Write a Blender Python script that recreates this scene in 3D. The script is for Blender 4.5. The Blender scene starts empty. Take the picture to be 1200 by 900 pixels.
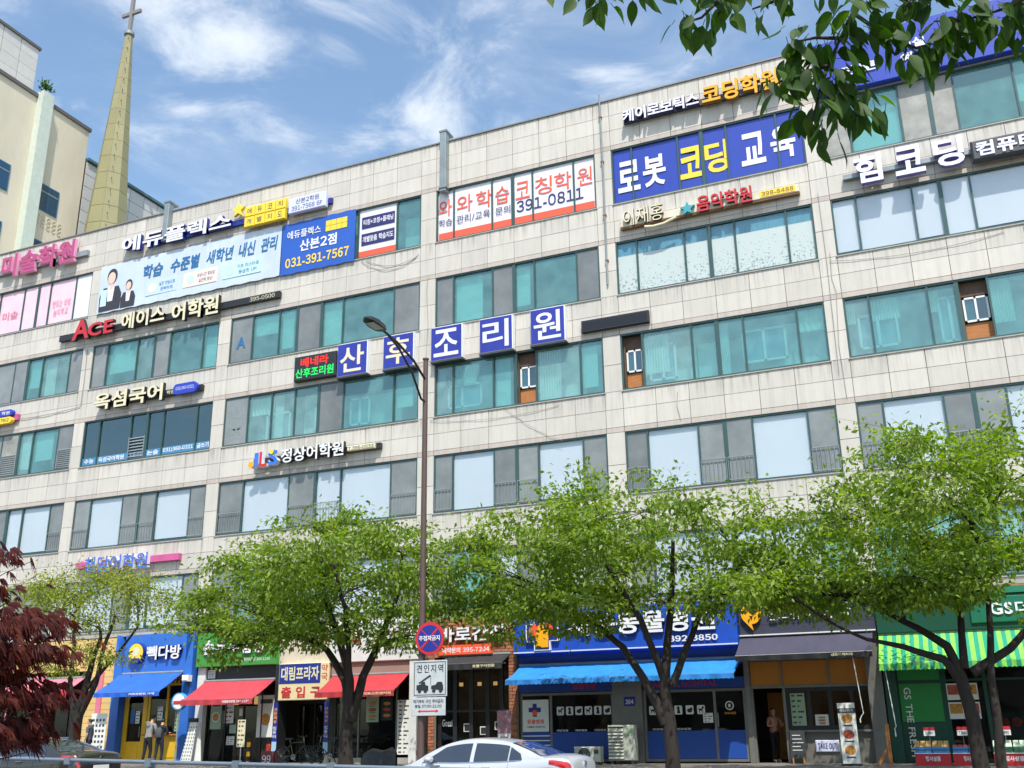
import bpy, bmesh, math, random
import numpy as np
from mathutils import Vector, Matrix

random.seed(7)
rng = np.random.default_rng(7)
S = bpy.context.scene
C = S.collection
R = math.radians

# ------------------------------------------------------------------ camera
cam_data = bpy.data.cameras.new('camera')
cam = bpy.data.objects.new('camera', cam_data)
C.objects.link(cam)
S.camera = cam
cam_data.sensor_fit = 'HORIZONTAL'
cam_data.sensor_width = 36.0
cam_data.lens = 36.155
cam_data.clip_start = 0.1
cam_data.clip_end = 3000
CAM = Vector((13.82, -32.15, 1.70))
FW = Vector((-0.37473, 0.87171, 0.31577)).normalized()
AX = Vector((0.91677, 0.39916, -0.01397)).normalized()
AU = Vector((0.13822, -0.28425, 0.94873)).normalized()
cam.matrix_world = Matrix(((AX.x, AU.x, -FW.x, CAM.x), (AX.y, AU.y, -FW.y, CAM.y),
                           (AX.z, AU.z, -FW.z, CAM.z), (0, 0, 0, 1)))

# ------------------------------------------------------------------ world, sun, exposure
SUN_EL = 59.0
SUN_OFF = 27.0           # sun stands in front of the facade, a little to the right
w = bpy.data.worlds.new('World')
S.world = w
w.use_nodes = True
nt = w.node_tree
for n in list(nt.nodes):
    nt.nodes.remove(n)
N = nt.nodes.new
out = N('ShaderNodeOutputWorld')
bg = N('ShaderNodeBackground')
bg.inputs['Strength'].default_value = 0.145
sky = N('ShaderNodeTexSky')
sky.sky_type = 'NISHITA'
sky.sun_disc = False
sky.sun_elevation = R(SUN_EL)
sky.sun_rotation = R(180 - SUN_OFF)
sky.air_density = 1.0
sky.dust_density = 1.3
sky.ozone_density = 1.6
tc = N('ShaderNodeTexCoord')


def math_node(op, a, b=None, c=None):
    m = N('ShaderNodeMath')
    m.operation = op
    for i, v in enumerate((a, b, c)):
        if v is None:
            continue
        if isinstance(v, (int, float)):
            m.inputs[i].default_value = v
        else:
            nt.links.new(v, m.inputs[i])
    return m.outputs[0]


# clouds: fbm noise over the sky plane (direction / height), fair-weather wisps
sep = N('ShaderNodeSeparateXYZ')
nt.links.new(tc.outputs['Generated'], sep.inputs[0])
zz = math_node('MAXIMUM', sep.outputs['Z'], 0.06)
px = math_node('DIVIDE', sep.outputs['X'], zz)
py = math_node('DIVIDE', sep.outputs['Y'], zz)
comb = N('ShaderNodeCombineXYZ')
nt.links.new(px, comb.inputs[0])
nt.links.new(py, comb.inputs[1])


def noise(scale, detail, rough, dist=0.0, off=(0, 0, 0)):
    mp = N('ShaderNodeMapping')
    mp.inputs['Location'].default_value = off
    nt.links.new(comb.outputs[0], mp.inputs['Vector'])
    t = N('ShaderNodeTexNoise')
    t.inputs['Scale'].default_value = scale
    t.inputs['Detail'].default_value = detail
    t.inputs['Roughness'].default_value = rough
    t.inputs['Distortion'].default_value = dist
    nt.links.new(mp.outputs[0], t.inputs['Vector'])
    return t.outputs['Fac']


def smooth(v, a, b):
    m = N('ShaderNodeMapRange')
    m.interpolation_type = 'SMOOTHSTEP'
    m.inputs['From Min'].default_value = a
    m.inputs['From Max'].default_value = b
    nt.links.new(v, m.inputs['Value'])
    return m.outputs[0]


fine = noise(4.6, 9, 0.63, 0.55, (3.1, 1.7, 0))
broad = noise(1.6, 3, 0.5, 0.2, (1.2, 4.4, 0))
# three cloud banks that stand over the roof line, each a soft patch of sky broken up by the noise
banks = None
for (cx, cy, rad, wgt) in ((-0.90, 1.02, 0.19, 1.05), (-0.72, 1.04, 0.16, 0.6), (-0.78, 1.37, 0.15, 1.3), (-0.42, 1.40, 0.10, 0.85), (-1.10, 1.15, 0.07, 0.6), (-1.02, 1.28, 0.10, 0.55), (0.6, 2.6, 0.5, 0.7), (-3.2, 0.2, 0.8, 0.8), (1.5, -2.0, 0.9, 0.8), (-1.4, -1.6, 0.6, 0.8)):
    dx = math_node('SUBTRACT', px, cx)
    dy = math_node('SUBTRACT', py, cy)
    d2 = math_node('ADD', math_node('MULTIPLY', dx, dx), math_node('MULTIPLY', dy, dy))
    g = math_node('MULTIPLY', smooth(math_node('SQRT', d2), rad, rad * 0.15), wgt)
    banks = g if banks is None else math_node('MAXIMUM', banks, g)
ragged = math_node('MULTIPLY_ADD', fine, 2.0, -0.5)
puff = math_node('MULTIPLY', smooth(math_node('ADD', math_node('MULTIPLY', ragged, 0.95), math_node('MULTIPLY', banks, 0.36)), 0.42, 1.18), 0.92)
wisp = math_node('MULTIPLY', smooth(math_node('ADD', math_node('MULTIPLY', fine, 0.5), math_node('MULTIPLY', broad, 0.5)), 0.44, 0.74), 0.42)
cover = math_node('MINIMUM', math_node('MAXIMUM', puff, wisp), 0.95)
mixc = N('ShaderNodeMix')
mixc.data_type = 'RGBA'
nt.links.new(cover, mixc.inputs['Factor'])
tint = N('ShaderNodeMix')
tint.data_type = 'RGBA'
tint.blend_type = 'MULTIPLY'
tint.inputs['Factor'].default_value = 1.0
nt.links.new(sky.outputs[0], tint.inputs['A'])
tint.inputs['B'].default_value = (1.36, 1.42, 1.34, 1)
nt.links.new(tint.outputs['Result'], mixc.inputs['A'])
mixc.inputs['B'].default_value = (5.2, 5.6, 6.1, 1)
nt.links.new(mixc.outputs['Result'], bg.inputs['Color'])
nt.links.new(bg.outputs[0], out.inputs['Surface'])

sun_data = bpy.data.lights.new('sun', 'SUN')
sun_data.energy = 4.2
sun_data.angle = R(0.53)
sun_data.color = (1.0, 0.955, 0.88)
sun = bpy.data.objects.new('sun', sun_data)
sun.rotation_euler = (R(90 - SUN_EL), 0, R(SUN_OFF))
sun.location = (0, -40, 60)
C.objects.link(sun)

S.view_settings.view_transform = 'Standard'
S.view_settings.look = 'None'
S.view_settings.exposure = 0.38
S.view_settings.gamma = 1.0
S.render.engine = 'CYCLES'
S.cycles.max_bounces = 8
S.cycles.transparent_max_bounces = 16
S.cycles.use_denoising = True


# ------------------------------------------------------------------ helpers
def srgb(h):
    h = h.lstrip('#')
    o = []
    for i in (0, 2, 4):
        c = int(h[i:i + 2], 16) / 255
        o.append(c / 12.92 if c <= 0.04045 else ((c + 0.055) / 1.055) ** 2.4)
    return tuple(o)


def mat(name, col, rough=0.6, metal=0.0, vary=0.0, scale=3.0, bump=0.0, bscale=60.0, coat=0.0, rand=0.0, emit=None, estr=0.0, stretch=None, streak=0.0):
    """principled material with soft world-space colour variation, per-piece variation and fine bump"""
    m = bpy.data.materials.new(name)
    m.use_nodes = True
    t = m.node_tree
    b = t.nodes['Principled BSDF']
    b.inputs['Roughness'].default_value = rough
    b.inputs['Metallic'].default_value = metal
    b.inputs['Coat Weight'].default_value = coat
    b.inputs['Coat Roughness'].default_value = 0.08
    c = (*col, 1)
    b.inputs['Base Color'].default_value = c
    src = None
    if vary or rand or bump or streak:
        geo = t.nodes.new('ShaderNodeNewGeometry')
        pos = geo.outputs['Position']
        if stretch:
            mp = t.nodes.new('ShaderNodeMapping')
            mp.inputs['Scale'].default_value = stretch
            t.links.new(pos, mp.inputs['Vector'])
            pos = mp.outputs[0]
    if vary:
        nz = t.nodes.new('ShaderNodeTexNoise')
        nz.inputs['Scale'].default_value = scale
        nz.inputs['Detail'].default_value = 6
        nz.inputs['Roughness'].default_value = 0.65
        t.links.new(pos, nz.inputs['Vector'])
        mr = t.nodes.new('ShaderNodeMapRange')
        mr.inputs['From Min'].default_value = 0.3
        mr.inputs['From Max'].default_value = 0.7
        mr.inputs['To Min'].default_value = 1 - vary
        mr.inputs['To Max'].default_value = 1 + vary * 0.6
        t.links.new(nz.outputs['Fac'], mr.inputs['Value'])
        src = mr.outputs[0]
    if rand:
        oi = t.nodes.new('ShaderNodeObjectInfo')
        ad = t.nodes.new('ShaderNodeMath')
        ad.operation = 'ADD'
        t.links.new(oi.outputs['Random'], ad.inputs[0])
        t.links.new(geo.outputs['Random Per Island'], ad.inputs[1])
        fr = t.nodes.new('ShaderNodeMath')
        fr.operation = 'FRACT'
        t.links.new(ad.outputs[0], fr.inputs[0])
        mr2 = t.nodes.new('ShaderNodeMapRange')
        mr2.inputs['To Min'].default_value = 1 - rand
        mr2.inputs['To Max'].default_value = 1 + rand
        t.links.new(fr.outputs[0], mr2.inputs['Value'])
        if src is None:
            src = mr2.outputs[0]
        else:
            mu = t.nodes.new('ShaderNodeMath')
            mu.operation = 'MULTIPLY'
            t.links.new(src, mu.inputs[0])
            t.links.new(mr2.outputs[0], mu.inputs[1])
            src = mu.outputs[0]
    if streak:
        mp2 = t.nodes.new('ShaderNodeMapping')
        mp2.inputs['Scale'].default_value = (2.6, 1.0, 0.16)
        t.links.new(geo.outputs['Position'], mp2.inputs['Vector'])
        n3 = t.nodes.new('ShaderNodeTexNoise')
        n3.inputs['Scale'].default_value = 1.6
        n3.inputs['Detail'].default_value = 7
        n3.inputs['Roughness'].default_value = 0.7
        t.links.new(mp2.outputs[0], n3.inputs['Vector'])
        m3 = t.nodes.new('ShaderNodeMapRange')
        m3.inputs['From Min'].default_value = 0.48
        m3.inputs['From Max'].default_value = 0.74
        m3.inputs['To Min'].default_value = 1.0
        m3.inputs['To Max'].default_value = 1 - streak
        t.links.new(n3.outputs['Fac'], m3.inputs['Value'])
        if src is None:
            src = m3.outputs[0]
        else:
            mu3 = t.nodes.new('ShaderNodeMath')
            mu3.operation = 'MULTIPLY'
            t.links.new(src, mu3.inputs[0])
            t.links.new(m3.outputs[0], mu3.inputs[1])
            src = mu3.outputs[0]
    if src is not None:
        vm = t.nodes.new('ShaderNodeVectorMath')
        vm.operation = 'SCALE'
        vm.inputs[0].default_value = col
        t.links.new(src, vm.inputs['Scale'])
        t.links.new(vm.outputs[0], b.inputs['Base Color'])
    if bump:
        nb = t.nodes.new('ShaderNodeTexNoise')
        nb.inputs['Scale'].default_value = bscale
        nb.inputs['Detail'].default_value = 4
        t.links.new(pos, nb.inputs['Vector'])
        bp = t.nodes.new('ShaderNodeBump')
        bp.inputs['Strength'].default_value = bump
        bp.inputs['Distance'].default_value = 0.02
        t.links.new(nb.outputs['Fac'], bp.inputs['Height'])
        t.links.new(bp.outputs[0], b.inputs['Normal'])
    if emit:
        b.inputs['Emission Color'].default_value = (*emit, 1)
        b.inputs['Emission Strength'].default_value = estr
    return m


def glass(name, tint, ior=1.6, dirt=0.0, dcol=(0.5, 0.5, 0.5), rough=0.02):
    """tinted pane: transparent tint + fresnel mirror + a little dust"""
    m = bpy.data.materials.new(name)
    m.use_nodes = True
    t = m.node_tree
    for n in list(t.nodes):
        t.nodes.remove(n)
    o = t.nodes.new('ShaderNodeOutputMaterial')
    tr = t.nodes.new('ShaderNodeBsdfTransparent')
    tr.inputs['Color'].default_value = (*[c ** 0.5 for c in tint], 1)
    gl = t.nodes.new('ShaderNodeBsdfGlossy')
    gl.inputs['Roughness'].default_value = rough
    gl.inputs['Color'].default_value = (0.9, 0.97, 0.97, 1)
    lw = t.nodes.new('ShaderNodeLayerWeight')
    lw.inputs['Blend'].default_value = 0.5
    pw = t.nodes.new('ShaderNodeMath')
    pw.operation = 'POWER'
    pw.inputs[1].default_value = 4.0
    t.links.new(lw.outputs['Facing'], pw.inputs[0])
    fr = t.nodes.new('ShaderNodeMath')
    fr.operation = 'MULTIPLY_ADD'
    f0 = ((ior - 1) / (ior + 1)) ** 2
    fr.inputs[1].default_value = 0.85
    fr.inputs[2].default_value = f0
    t.links.new(pw.outputs[0], fr.inputs[0])
    geo = t.nodes.new('ShaderNodeNewGeometry')
    nz = t.nodes.new('ShaderNodeTexNoise')
    nz.inputs['Scale'].default_value = 1.1
    nz.inputs['Detail'].default_value = 2
    t.links.new(geo.outputs['Position'], nz.inputs['Vector'])
    bp = t.nodes.new('ShaderNodeBump')
    bp.inputs['Strength'].default_value = 0.03
    bp.inputs['Distance'].default_value = 0.12
    t.links.new(nz.outputs['Fac'], bp.inputs['Height'])
    t.links.new(bp.outputs[0], gl.inputs['Normal'])
    mx = t.nodes.new('ShaderNodeMixShader')
    t.links.new(fr.outputs[0], mx.inputs[0])
    if dirt:
        df = t.nodes.new('ShaderNodeBsdfDiffuse')
        df.inputs['Color'].default_value = (*dcol, 1)
        m2 = t.nodes.new('ShaderNodeMixShader')
        n2 = t.nodes.new('ShaderNodeTexNoise')
        n2.inputs['Scale'].default_value = 2.0
        n2.inputs['Detail'].default_value = 5
        t.links.new(geo.outputs['Position'], n2.inputs['Vector'])
        mr = t.nodes.new('ShaderNodeMapRange')
        mr.inputs['From Min'].default_value = 0.3
        mr.inputs['From Max'].default_value = 0.7
        mr.inputs['To Min'].default_value = dirt * 0.7
        mr.inputs['To Max'].default_value = dirt * 1.3
        t.links.new(n2.outputs['Fac'], mr.inputs['Value'])
        t.links.new(mr.outputs[0], m2.inputs[0])
        t.links.new(tr.outputs[0], m2.inputs[1])
        t.links.new(df.outputs[0], m2.inputs[2])
        t.links.new(m2.outputs[0], mx.inputs[1])
    else:
        t.links.new(tr.outputs[0], mx.inputs[1])
    t.links.new(gl.outputs[0], mx.inputs[2])
    t.links.new(mx.outputs[0], o.inputs['Surface'])
    return m


def leaf_mat(name, cols, trans=0.45, rough=0.5, clump=1.1):
    m = bpy.data.materials.new(name)
    m.use_nodes = True
    t = m.node_tree
    b = t.nodes['Principled BSDF']
    o = t.nodes['Material Output']
    geo = t.nodes.new('ShaderNodeNewGeometry')
    oi = t.nodes.new('ShaderNodeObjectInfo')
    ad = t.nodes.new('ShaderNodeMath')
    ad.operation = 'ADD'
    t.links.new(oi.outputs['Random'], ad.inputs[0])
    t.links.new(geo.outputs['Random Per Island'], ad.inputs[1])
    fr = t.nodes.new('ShaderNodeMath')
    fr.operation = 'FRACT'
    t.links.new(ad.outputs[0], fr.inputs[0])
    cr = t.nodes.new('ShaderNodeValToRGB')
    el = cr.color_ramp.elements
    while len(el) < len(cols):
        el.new(0.5)
    for i, (p, c) in enumerate(cols):
        el[i].position = p
        el[i].color = (*c, 1)
    cz = t.nodes.new('ShaderNodeTexNoise')
    cz.inputs['Scale'].default_value = clump
    cz.inputs['Detail'].default_value = 2
    t.links.new(geo.outputs['Position'], cz.inputs['Vector'])
    cm = t.nodes.new('ShaderNodeMapRange')
    cm.inputs['From Min'].default_value = 0.32
    cm.inputs['From Max'].default_value = 0.68
    t.links.new(cz.outputs['Fac'], cm.inputs['Value'])
    cx_ = t.nodes.new('ShaderNodeMix')
    cx_.inputs['Factor'].default_value = 0.45
    t.links.new(fr.outputs[0], cx_.inputs['A'])
    t.links.new(cm.outputs[0], cx_.inputs['B'])
    t.links.new(cx_.outputs['Result'], cr.inputs[0])
    t.links.new(cr.outputs[0], b.inputs['Base Color'])
    b.inputs['Roughness'].default_value = rough
    tl = t.nodes.new('ShaderNodeBsdfTranslucent')
    hs = t.nodes.new('ShaderNodeHueSaturation')
    hs.inputs['Saturation'].default_value = 1.15
    hs.inputs['Value'].default_value = 1.6
    t.links.new(cr.outputs[0], hs.inputs['Color'])
    t.links.new(hs.outputs[0], tl.inputs['Color'])
    mx = t.nodes.new('ShaderNodeMixShader')
    mx.inputs[0].default_value = trans
    t.links.new(b.outputs[0], mx.inputs[1])
    t.links.new(tl.outputs[0], mx.inputs[2])
    t.links.new(mx.outputs[0], o.inputs['Surface'])
    return m


def link(o, parent=None):
    C.objects.link(o)
    if parent is not None:
        o.parent = parent
        o.matrix_parent_inverse = INV[parent.name]
    return o


INV = {}


def thing(name, label, cat, loc=(0, 0, 0), group=None):
    o = bpy.data.objects.new(name, None)
    o.empty_display_size = 0.3
    C.objects.link(o)
    o.location = loc
    INV[o.name] = Matrix.Translation(-Vector(loc))
    o['label'] = label
    o['category'] = cat
    if group:
        o['group'] = group
    return o


def tag(o, label, cat, group=None):
    o['label'] = label
    o['category'] = cat
    if group:
        o['group'] = group
    return o


def structure(o):
    o['kind'] = 'structure'
    return o


class MB:
    """mesh collector in world coordinates"""

    def __init__(s):
        s.v, s.f, s.m = [], [], []

    def add(s, vs, fs, m=0):
        k = len(s.v)
        s.v += [tuple(p) for p in vs]
        s.f += [tuple(i + k for i in f) for f in fs]
        s.m += [m] * len(fs)
        return s

    def box(s, x0, x1, y0, y1, z0, z1, m=0):
        v = [(x, y, z) for z in (z0, z1) for y in (y0, y1) for x in (x0, x1)]
        return s.add(v, [(0, 2, 3, 1), (4, 5, 7, 6), (0, 1, 5, 4), (2, 6, 7, 3), (0, 4, 6, 2), (1, 3, 7, 5)], m)

    def bevbox(s, x0, x1, y0, y1, z0, z1, r, m=0):
        """box with its four front (-Y) and side edges chamfered"""
        a = [(x0 + r, y0, z0 + r), (x1 - r, y0, z0 + r), (x1 - r, y0, z1 - r), (x0 + r, y0, z1 - r)]
        b = [(x0, y0 + r, z0), (x1, y0 + r, z0), (x1, y0 + r, z1), (x0, y0 + r, z1)]
        c = [(x0, y1, z0), (x1, y1, z0), (x1, y1, z1), (x0, y1, z1)]
        f = [(0, 1, 2, 3), (11, 10, 9, 8)]
        for i in range(4):
            j = (i + 1) % 4
            f += [(i, 4 + i, 4 + j, j), (4 + i, 8 + i, 8 + j, 4 + j)]
        return s.add(a + b + c, f, m)

    def prism(s, poly, y0, y1, m=0):
        """polygon of (x,z) extruded along y"""
        n = len(poly)
        v = [(x, y0, z) for x, z in poly] + [(x, y1, z) for x, z in poly]
        f = [tuple(range(n)), tuple(range(2 * n - 1, n - 1, -1))]
        f += [(i, n + i, n + (i + 1) % n, (i + 1) % n) for i in range(n)]
        return s.add(v, f, m)

    def prism_yz(s, poly, x0, x1, m=0):
        n = len(poly)
        v = [(x0, y, z) for y, z in poly] + [(x1, y, z) for y, z in poly]
        f = [tuple(range(n)), tuple(range(2 * n - 1, n - 1, -1))]
        f += [(i, n + i, n + (i + 1) % n, (i + 1) % n) for i in range(n)]
        return s.add(v, f, m)

    def tube(s, pts, rad, n=8, m=0, caps=True):
        pts = [Vector(p) for p in pts]
        if isinstance(rad, (int, float)):
            rad = [rad] * len(pts)
        k = len(s.v)
        up = Vector((0.13, 0.31, 1)).normalized()
        for i, p in enumerate(pts):
            d = (pts[min(i + 1, len(pts) - 1)] - pts[max(i - 1, 0)])
            d = d.normalized() if d.length > 1e-9 else Vector((0, 0, 1))
            a = d.cross(up)
            if a.length < 1e-3:
                a = d.cross(Vector((1, 0, 0)))
            a.normalize()
            b = d.cross(a)
            for j in range(n):
                t = 2 * math.pi * j / n
                q = p + (a * math.cos(t) + b * math.sin(t)) * rad[i]
                s.v.append((q.x, q.y, q.z))
        for i in range(len(pts) - 1):
            for j in range(n):
                jj = (j + 1) % n
                s.f.append((k + i * n + j, k + (i + 1) * n + j, k + (i + 1) * n + jj, k + i * n + jj))
                s.m.append(m)
        if caps:
            s.f.append(tuple(k + j for j in range(n)))
            s.m.append(m)
            e = k + (len(pts) - 1) * n
            s.f.append(tuple(e + n - 1 - j for j in range(n)))
            s.m.append(m)
        return s

    def disc(s, c, r, axis='y', th=0.02, n=24, m=0, rx=None):
        """short cylinder centred at c"""
        rx = rx or r
        vs = []
        for sgn in (-0.5, 0.5):
            for j in range(n):
                t = 2 * math.pi * j / n
                a, b = rx * math.cos(t), r * math.sin(t)
                if axis == 'y':
                    vs.append((c[0] + a, c[1] + sgn * th, c[2] + b))
                elif axis == 'x':
                    vs.append((c[0] + sgn * th, c[1] + a, c[2] + b))
                else:
                    vs.append((c[0] + a, c[1] + b, c[2] + sgn * th))
        f = [tuple(range(n)), tuple(range(2 * n - 1, n - 1, -1))]
        f += [(j, n + j, n + (j + 1) % n, (j + 1) % n) for j in range(n)]
        return s.add(vs, f, m)

    def build(s, name, mats, parent=None, smooth=False, kind=None):
        me = bpy.data.meshes.new(name)
        me.from_pydata(s.v, [], s.f)
        if not isinstance(mats, (list, tuple)):
            mats = [mats]
        for q in mats:
            me.materials.append(q)
        if len(mats) > 1:
            me.polygons.foreach_set('material_index', s.m)
        bm = bmesh.new()
        bm.from_mesh(me)
        bmesh.ops.recalc_face_normals(bm, faces=bm.faces)
        bm.to_mesh(me)
        bm.free()
        if smooth:
            me.polygons.foreach_set('use_smooth', [True] * len(me.polygons))
            try:
                me.set_sharp_from_angle(angle=R(42))
            except Exception:
                pass
        me.update()
        o = bpy.data.objects.new(name, me)
        if kind:
            o['kind'] = kind
        return link(o, parent)


UNIT = {}


def cell(name, material, x0, x1, y0, y1, z0, z1, parent):
    """one box-shaped piece; alike pieces share one unit mesh per material"""
    me = UNIT.get(material.name)
    if me is None:
        me = bpy.data.meshes.new('piece_' + material.name)
        b = MB().box(0, 1, 0, 1, 0, 1)
        me.from_pydata(b.v, [], b.f)
        me.materials.append(material)
        me.update()
        UNIT[material.name] = me
    o = bpy.data.objects.new(name, me)
    o.location = (x0, y0, z0)
    o.scale = (x1 - x0, y1 - y0, z1 - z0)
    return link(o, parent)


# ------------------------------------------------------------------ lettering
BOLD_MAX = 0.026
QUEUE = []          # lettering jobs, set together at the end


def later(fn):
    def put(parent, text, *a, **k):
        text = ''.join(chr(ord(c) - 48 + 0xFF10) if c in '0123456789' else c for c in text)   # wide digits share the hangul typeface
        b = k.get('bold', DEFAULT_BOLD[fn.__name__])
        names = fn.__code__.co_varnames[2:fn.__code__.co_argcount]
        if 'bold' in names and names.index('bold') < len(a):
            b = a[names.index('bold')]
        b = min(b, BOLD_MAX)
        QUEUE.append((text, b, lambda: fn(parent, text, *a, **k)))
    return put


DEFAULT_BOLD = {'letters': 0.02, 'lettering': 0.02, 'column_text': 0.03}
GLYPH = {}
TYPE = bpy.data.scenes.new('typesetting')   # scratch scene for outlines, removed at the end


def typeset(chars, bold):
    """outlines of many characters in one evaluation: one character per line, lines three units apart"""
    c = bpy.data.curves.new('glyph', 'FONT')
    c.body = '\n'.join(chars)
    c.size = 1
    c.align_x = 'CENTER'
    c.space_line = 3
    c.resolution_u = 3
    c.offset = bold
    o = bpy.data.objects.new('glyph', c)
    TYPE.collection.objects.link(o)
    vl = TYPE.view_layers[0]
    vl.update()
    me = bpy.data.meshes.new_from_object(o.evaluated_get(vl.depsgraph))
    rows = [round((0.35 - q.co.y) / 3.0) for q in me.vertices]
    got = {i: ([], {}, []) for i in range(len(chars))}
    for q, r_ in zip(me.vertices, rows):
        v, ix, f = got[r_]
        ix[q.index] = len(v)
        v.append((q.co.x, q.co.y + 3.0 * r_))
    for p in me.polygons:
        v, ix, f = got[rows[p.vertices[0]]]
        f.append(tuple(ix[k] for k in p.vertices))
    bpy.data.objects.remove(o)
    bpy.data.curves.remove(c)
    bpy.data.meshes.remove(me)
    for i, ch in enumerate(chars):
        v, ix, f = got[i]
        v = v or [(0, 0)]
        xs = [q[0] for q in v]
        hang = 0x2000 < ord(ch) < 0xFF00
        adv = 0.92 if hang else max(xs) - min(xs) + 0.10
        cx = 0 if hang else (max(xs) + min(xs)) / 2
        GLYPH[(ch, bold)] = ([(a - cx, b) for a, b in v], f, adv)


def glyph(ch, bold):
    bold = min(bold, BOLD_MAX)
    if ch == ' ':
        return [(0, 0)], [], 0.34
    if (ch, bold) not in GLYPH:
        typeset([ch], bold)
    return GLYPH[(ch, bold)]


def layout(text, bold, track=1.0):
    """list of (char verts, faces) in font units"""
    x = 0
    res = []
    for ch in text:
        v, f, adv = glyph(ch, bold)
        adv *= track
        if ch != ' ' and f:
            res.append(([(a + x + adv / 2, b) for a, b in v], f))
        x += adv
    return res


def fit_text(text, x0, x1, z0, z1, bold, track=1.0):
    L = layout(text, bold, track)
    xs = [a for v, f in L for a, b in v]
    zs = [b for v, f in L for a, b in v]
    sx = (x1 - x0) / (max(xs) - min(xs))
    sz = (z1 - z0) / (max(zs) - min(zs))
    mx, mz = min(xs), min(zs)
    return [([(x0 + (a - mx) * sx, z0 + (b - mz) * sz) for a, b in v], f) for v, f in L]


def solid(mb, v, f, y, depth, to3):
    """front face at y, extruded back by depth; slot 0 front, slot 1 returns"""
    n = len(v)
    k = len(mb.v)
    mb.v += [to3(a, b, y) for a, b in v]
    cnt = {}
    for q in f:
        mb.f.append(tuple(k + i for i in q))
        mb.m.append(0)
        for i in range(len(q)):
            e = (q[i], q[(i + 1) % len(q)])
            cnt[e] = 1
    if depth:
        mb.v += [to3(a, b, y + depth) for a, b in v]
        for (a, b) in cnt:
            if (b, a) not in cnt:
                mb.f.append((k + a, k + n + a, k + n + b, k + b))
                mb.m.append(1)


@later
def letters(parent, text, x0, x1, z0, z1, y, depth, front, side, bold=0.02, track=1.0):
    """channel letters: every letter its own part"""
    for v, f in fit_text(text, x0, x1, z0, z1, bold, track):
        b = MB()
        solid(b, v, f, y, depth, lambda a, c, yy: (a, yy, c))
        me = bpy.data.meshes.new('letter')
        me.from_pydata(b.v, [], b.f)
        me.materials.append(front)
        me.materials.append(side)
        me.polygons.foreach_set('material_index', b.m)
        me.update()
        link(bpy.data.objects.new('letter', me), parent)


@later
def lettering(parent, text, x0, x1, z0, z1, y, m, bold=0.02, track=1.0, name='lettering', vertical=False, depth=0.004, slant=0.0):
    """flat print: one line of text as one part (vertical: reads downwards, turned)"""
    b = MB()
    if vertical:
        for v, f in fit_text(text, 0, z1 - z0, 0, x1 - x0, bold, track):
            solid(b, v, f, y, depth, lambda a, c, yy: (x0 + c, yy, z1 - a))
    else:
        for v, f in fit_text(text, x0, x1, z0, z1, bold, track):
            solid(b, v, f, y, depth, lambda a, c, yy: (a + slant * (c - z0), yy, c))
    me = bpy.data.meshes.new(name)
    me.from_pydata(b.v, [], b.f)
    me.materials.append(m)
    me.update()
    return link(bpy.data.objects.new(name, me), parent)


@later
def column_text(parent, text, xc, w_, z1, step, y, m, bold=0.03):
    """upright characters stacked downwards as one printed part"""
    b = MB()
    for i, ch in enumerate(text):
        if ch == ' ':
            continue
        z = z1 - (i + 1) * step
        for v, f in fit_text(ch, xc - w_ / 2, xc + w_ / 2, z + step * 0.12, z + step * 0.92, bold):
            solid(b, v, f, y, 0.004, lambda a, c, yy: (a, yy, c))
    me = bpy.data.meshes.new('lettering')
    me.from_pydata(b.v, [], b.f)
    me.materials.append(m)
    me.update()
    return link(bpy.data.objects.new('lettering', me), parent)


# ------------------------------------------------------------------ materials
GRANITE = mat('granite', srgb('#c8c2b8'), 0.55, vary=0.055, scale=1.3, bump=0.08, bscale=90, rand=0.075, streak=0.2)
GRANITE_PINK = mat('granite_lintel', srgb('#bbb0a6'), 0.55, vary=0.09, scale=1.6, bump=0.08, bscale=90, rand=0.05, streak=0.25)


def drip_stains(m, sills):
    """rain streaks below every sill and coping: fine vertical runs that fade within half a metre"""
    t = m.node_tree
    bsdf = t.nodes['Principled BSDF']
    src = bsdf.inputs['Base Color'].links[0].from_socket
    g = t.nodes.new('ShaderNodeNewGeometry')
    sp = t.nodes.new('ShaderNodeSeparateXYZ')
    t.links.new(g.outputs['Position'], sp.inputs[0])
    acc = None

    def mth(op, a, b):
        k = t.nodes.new('ShaderNodeMath')
        k.operation = op
        for i, v in enumerate((a, b)):
            if isinstance(v, (int, float)):
                k.inputs[i].default_value = v
            else:
                t.links.new(v, k.inputs[i])
        return k.outputs[0]

    for s_ in sills:
        r_ = t.nodes.new('ShaderNodeMapRange')
        r_.inputs['From Min'].default_value = s_ - 0.75
        r_.inputs['From Max'].default_value = s_
        t.links.new(sp.outputs['Z'], r_.inputs['Value'])
        q = mth('MULTIPLY', r_.outputs[0], mth('LESS_THAN', sp.outputs['Z'], s_ + 0.02))
        acc = q if acc is None else mth('MAXIMUM', acc, q)
    mp = t.nodes.new('ShaderNodeMapping')
    mp.inputs['Scale'].default_value = (5.0, 1.0, 0.22)
    t.links.new(g.outputs['Position'], mp.inputs['Vector'])
    n = t.nodes.new('ShaderNodeTexNoise')
    n.inputs['Scale'].default_value = 2.0
    n.inputs['Detail'].default_value = 5
    t.links.new(mp.outputs[0], n.inputs['Vector'])
    r_ = t.nodes.new('ShaderNodeMapRange')
    r_.inputs['From Min'].default_value = 0.46
    r_.inputs['From Max'].default_value = 0.70
    t.links.new(n.outputs['Fac'], r_.inputs['Value'])
    f = mth('SUBTRACT', 1.0, mth('MULTIPLY', mth('MULTIPLY', acc, r_.outputs[0]), 0.42))
    v = t.nodes.new('ShaderNodeVectorMath')
    v.operation = 'SCALE'
    t.links.new(src, v.inputs[0])
    t.links.new(f, v.inputs['Scale'])
    t.links.new(v.outputs[0], bsdf.inputs['Base Color'])


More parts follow.
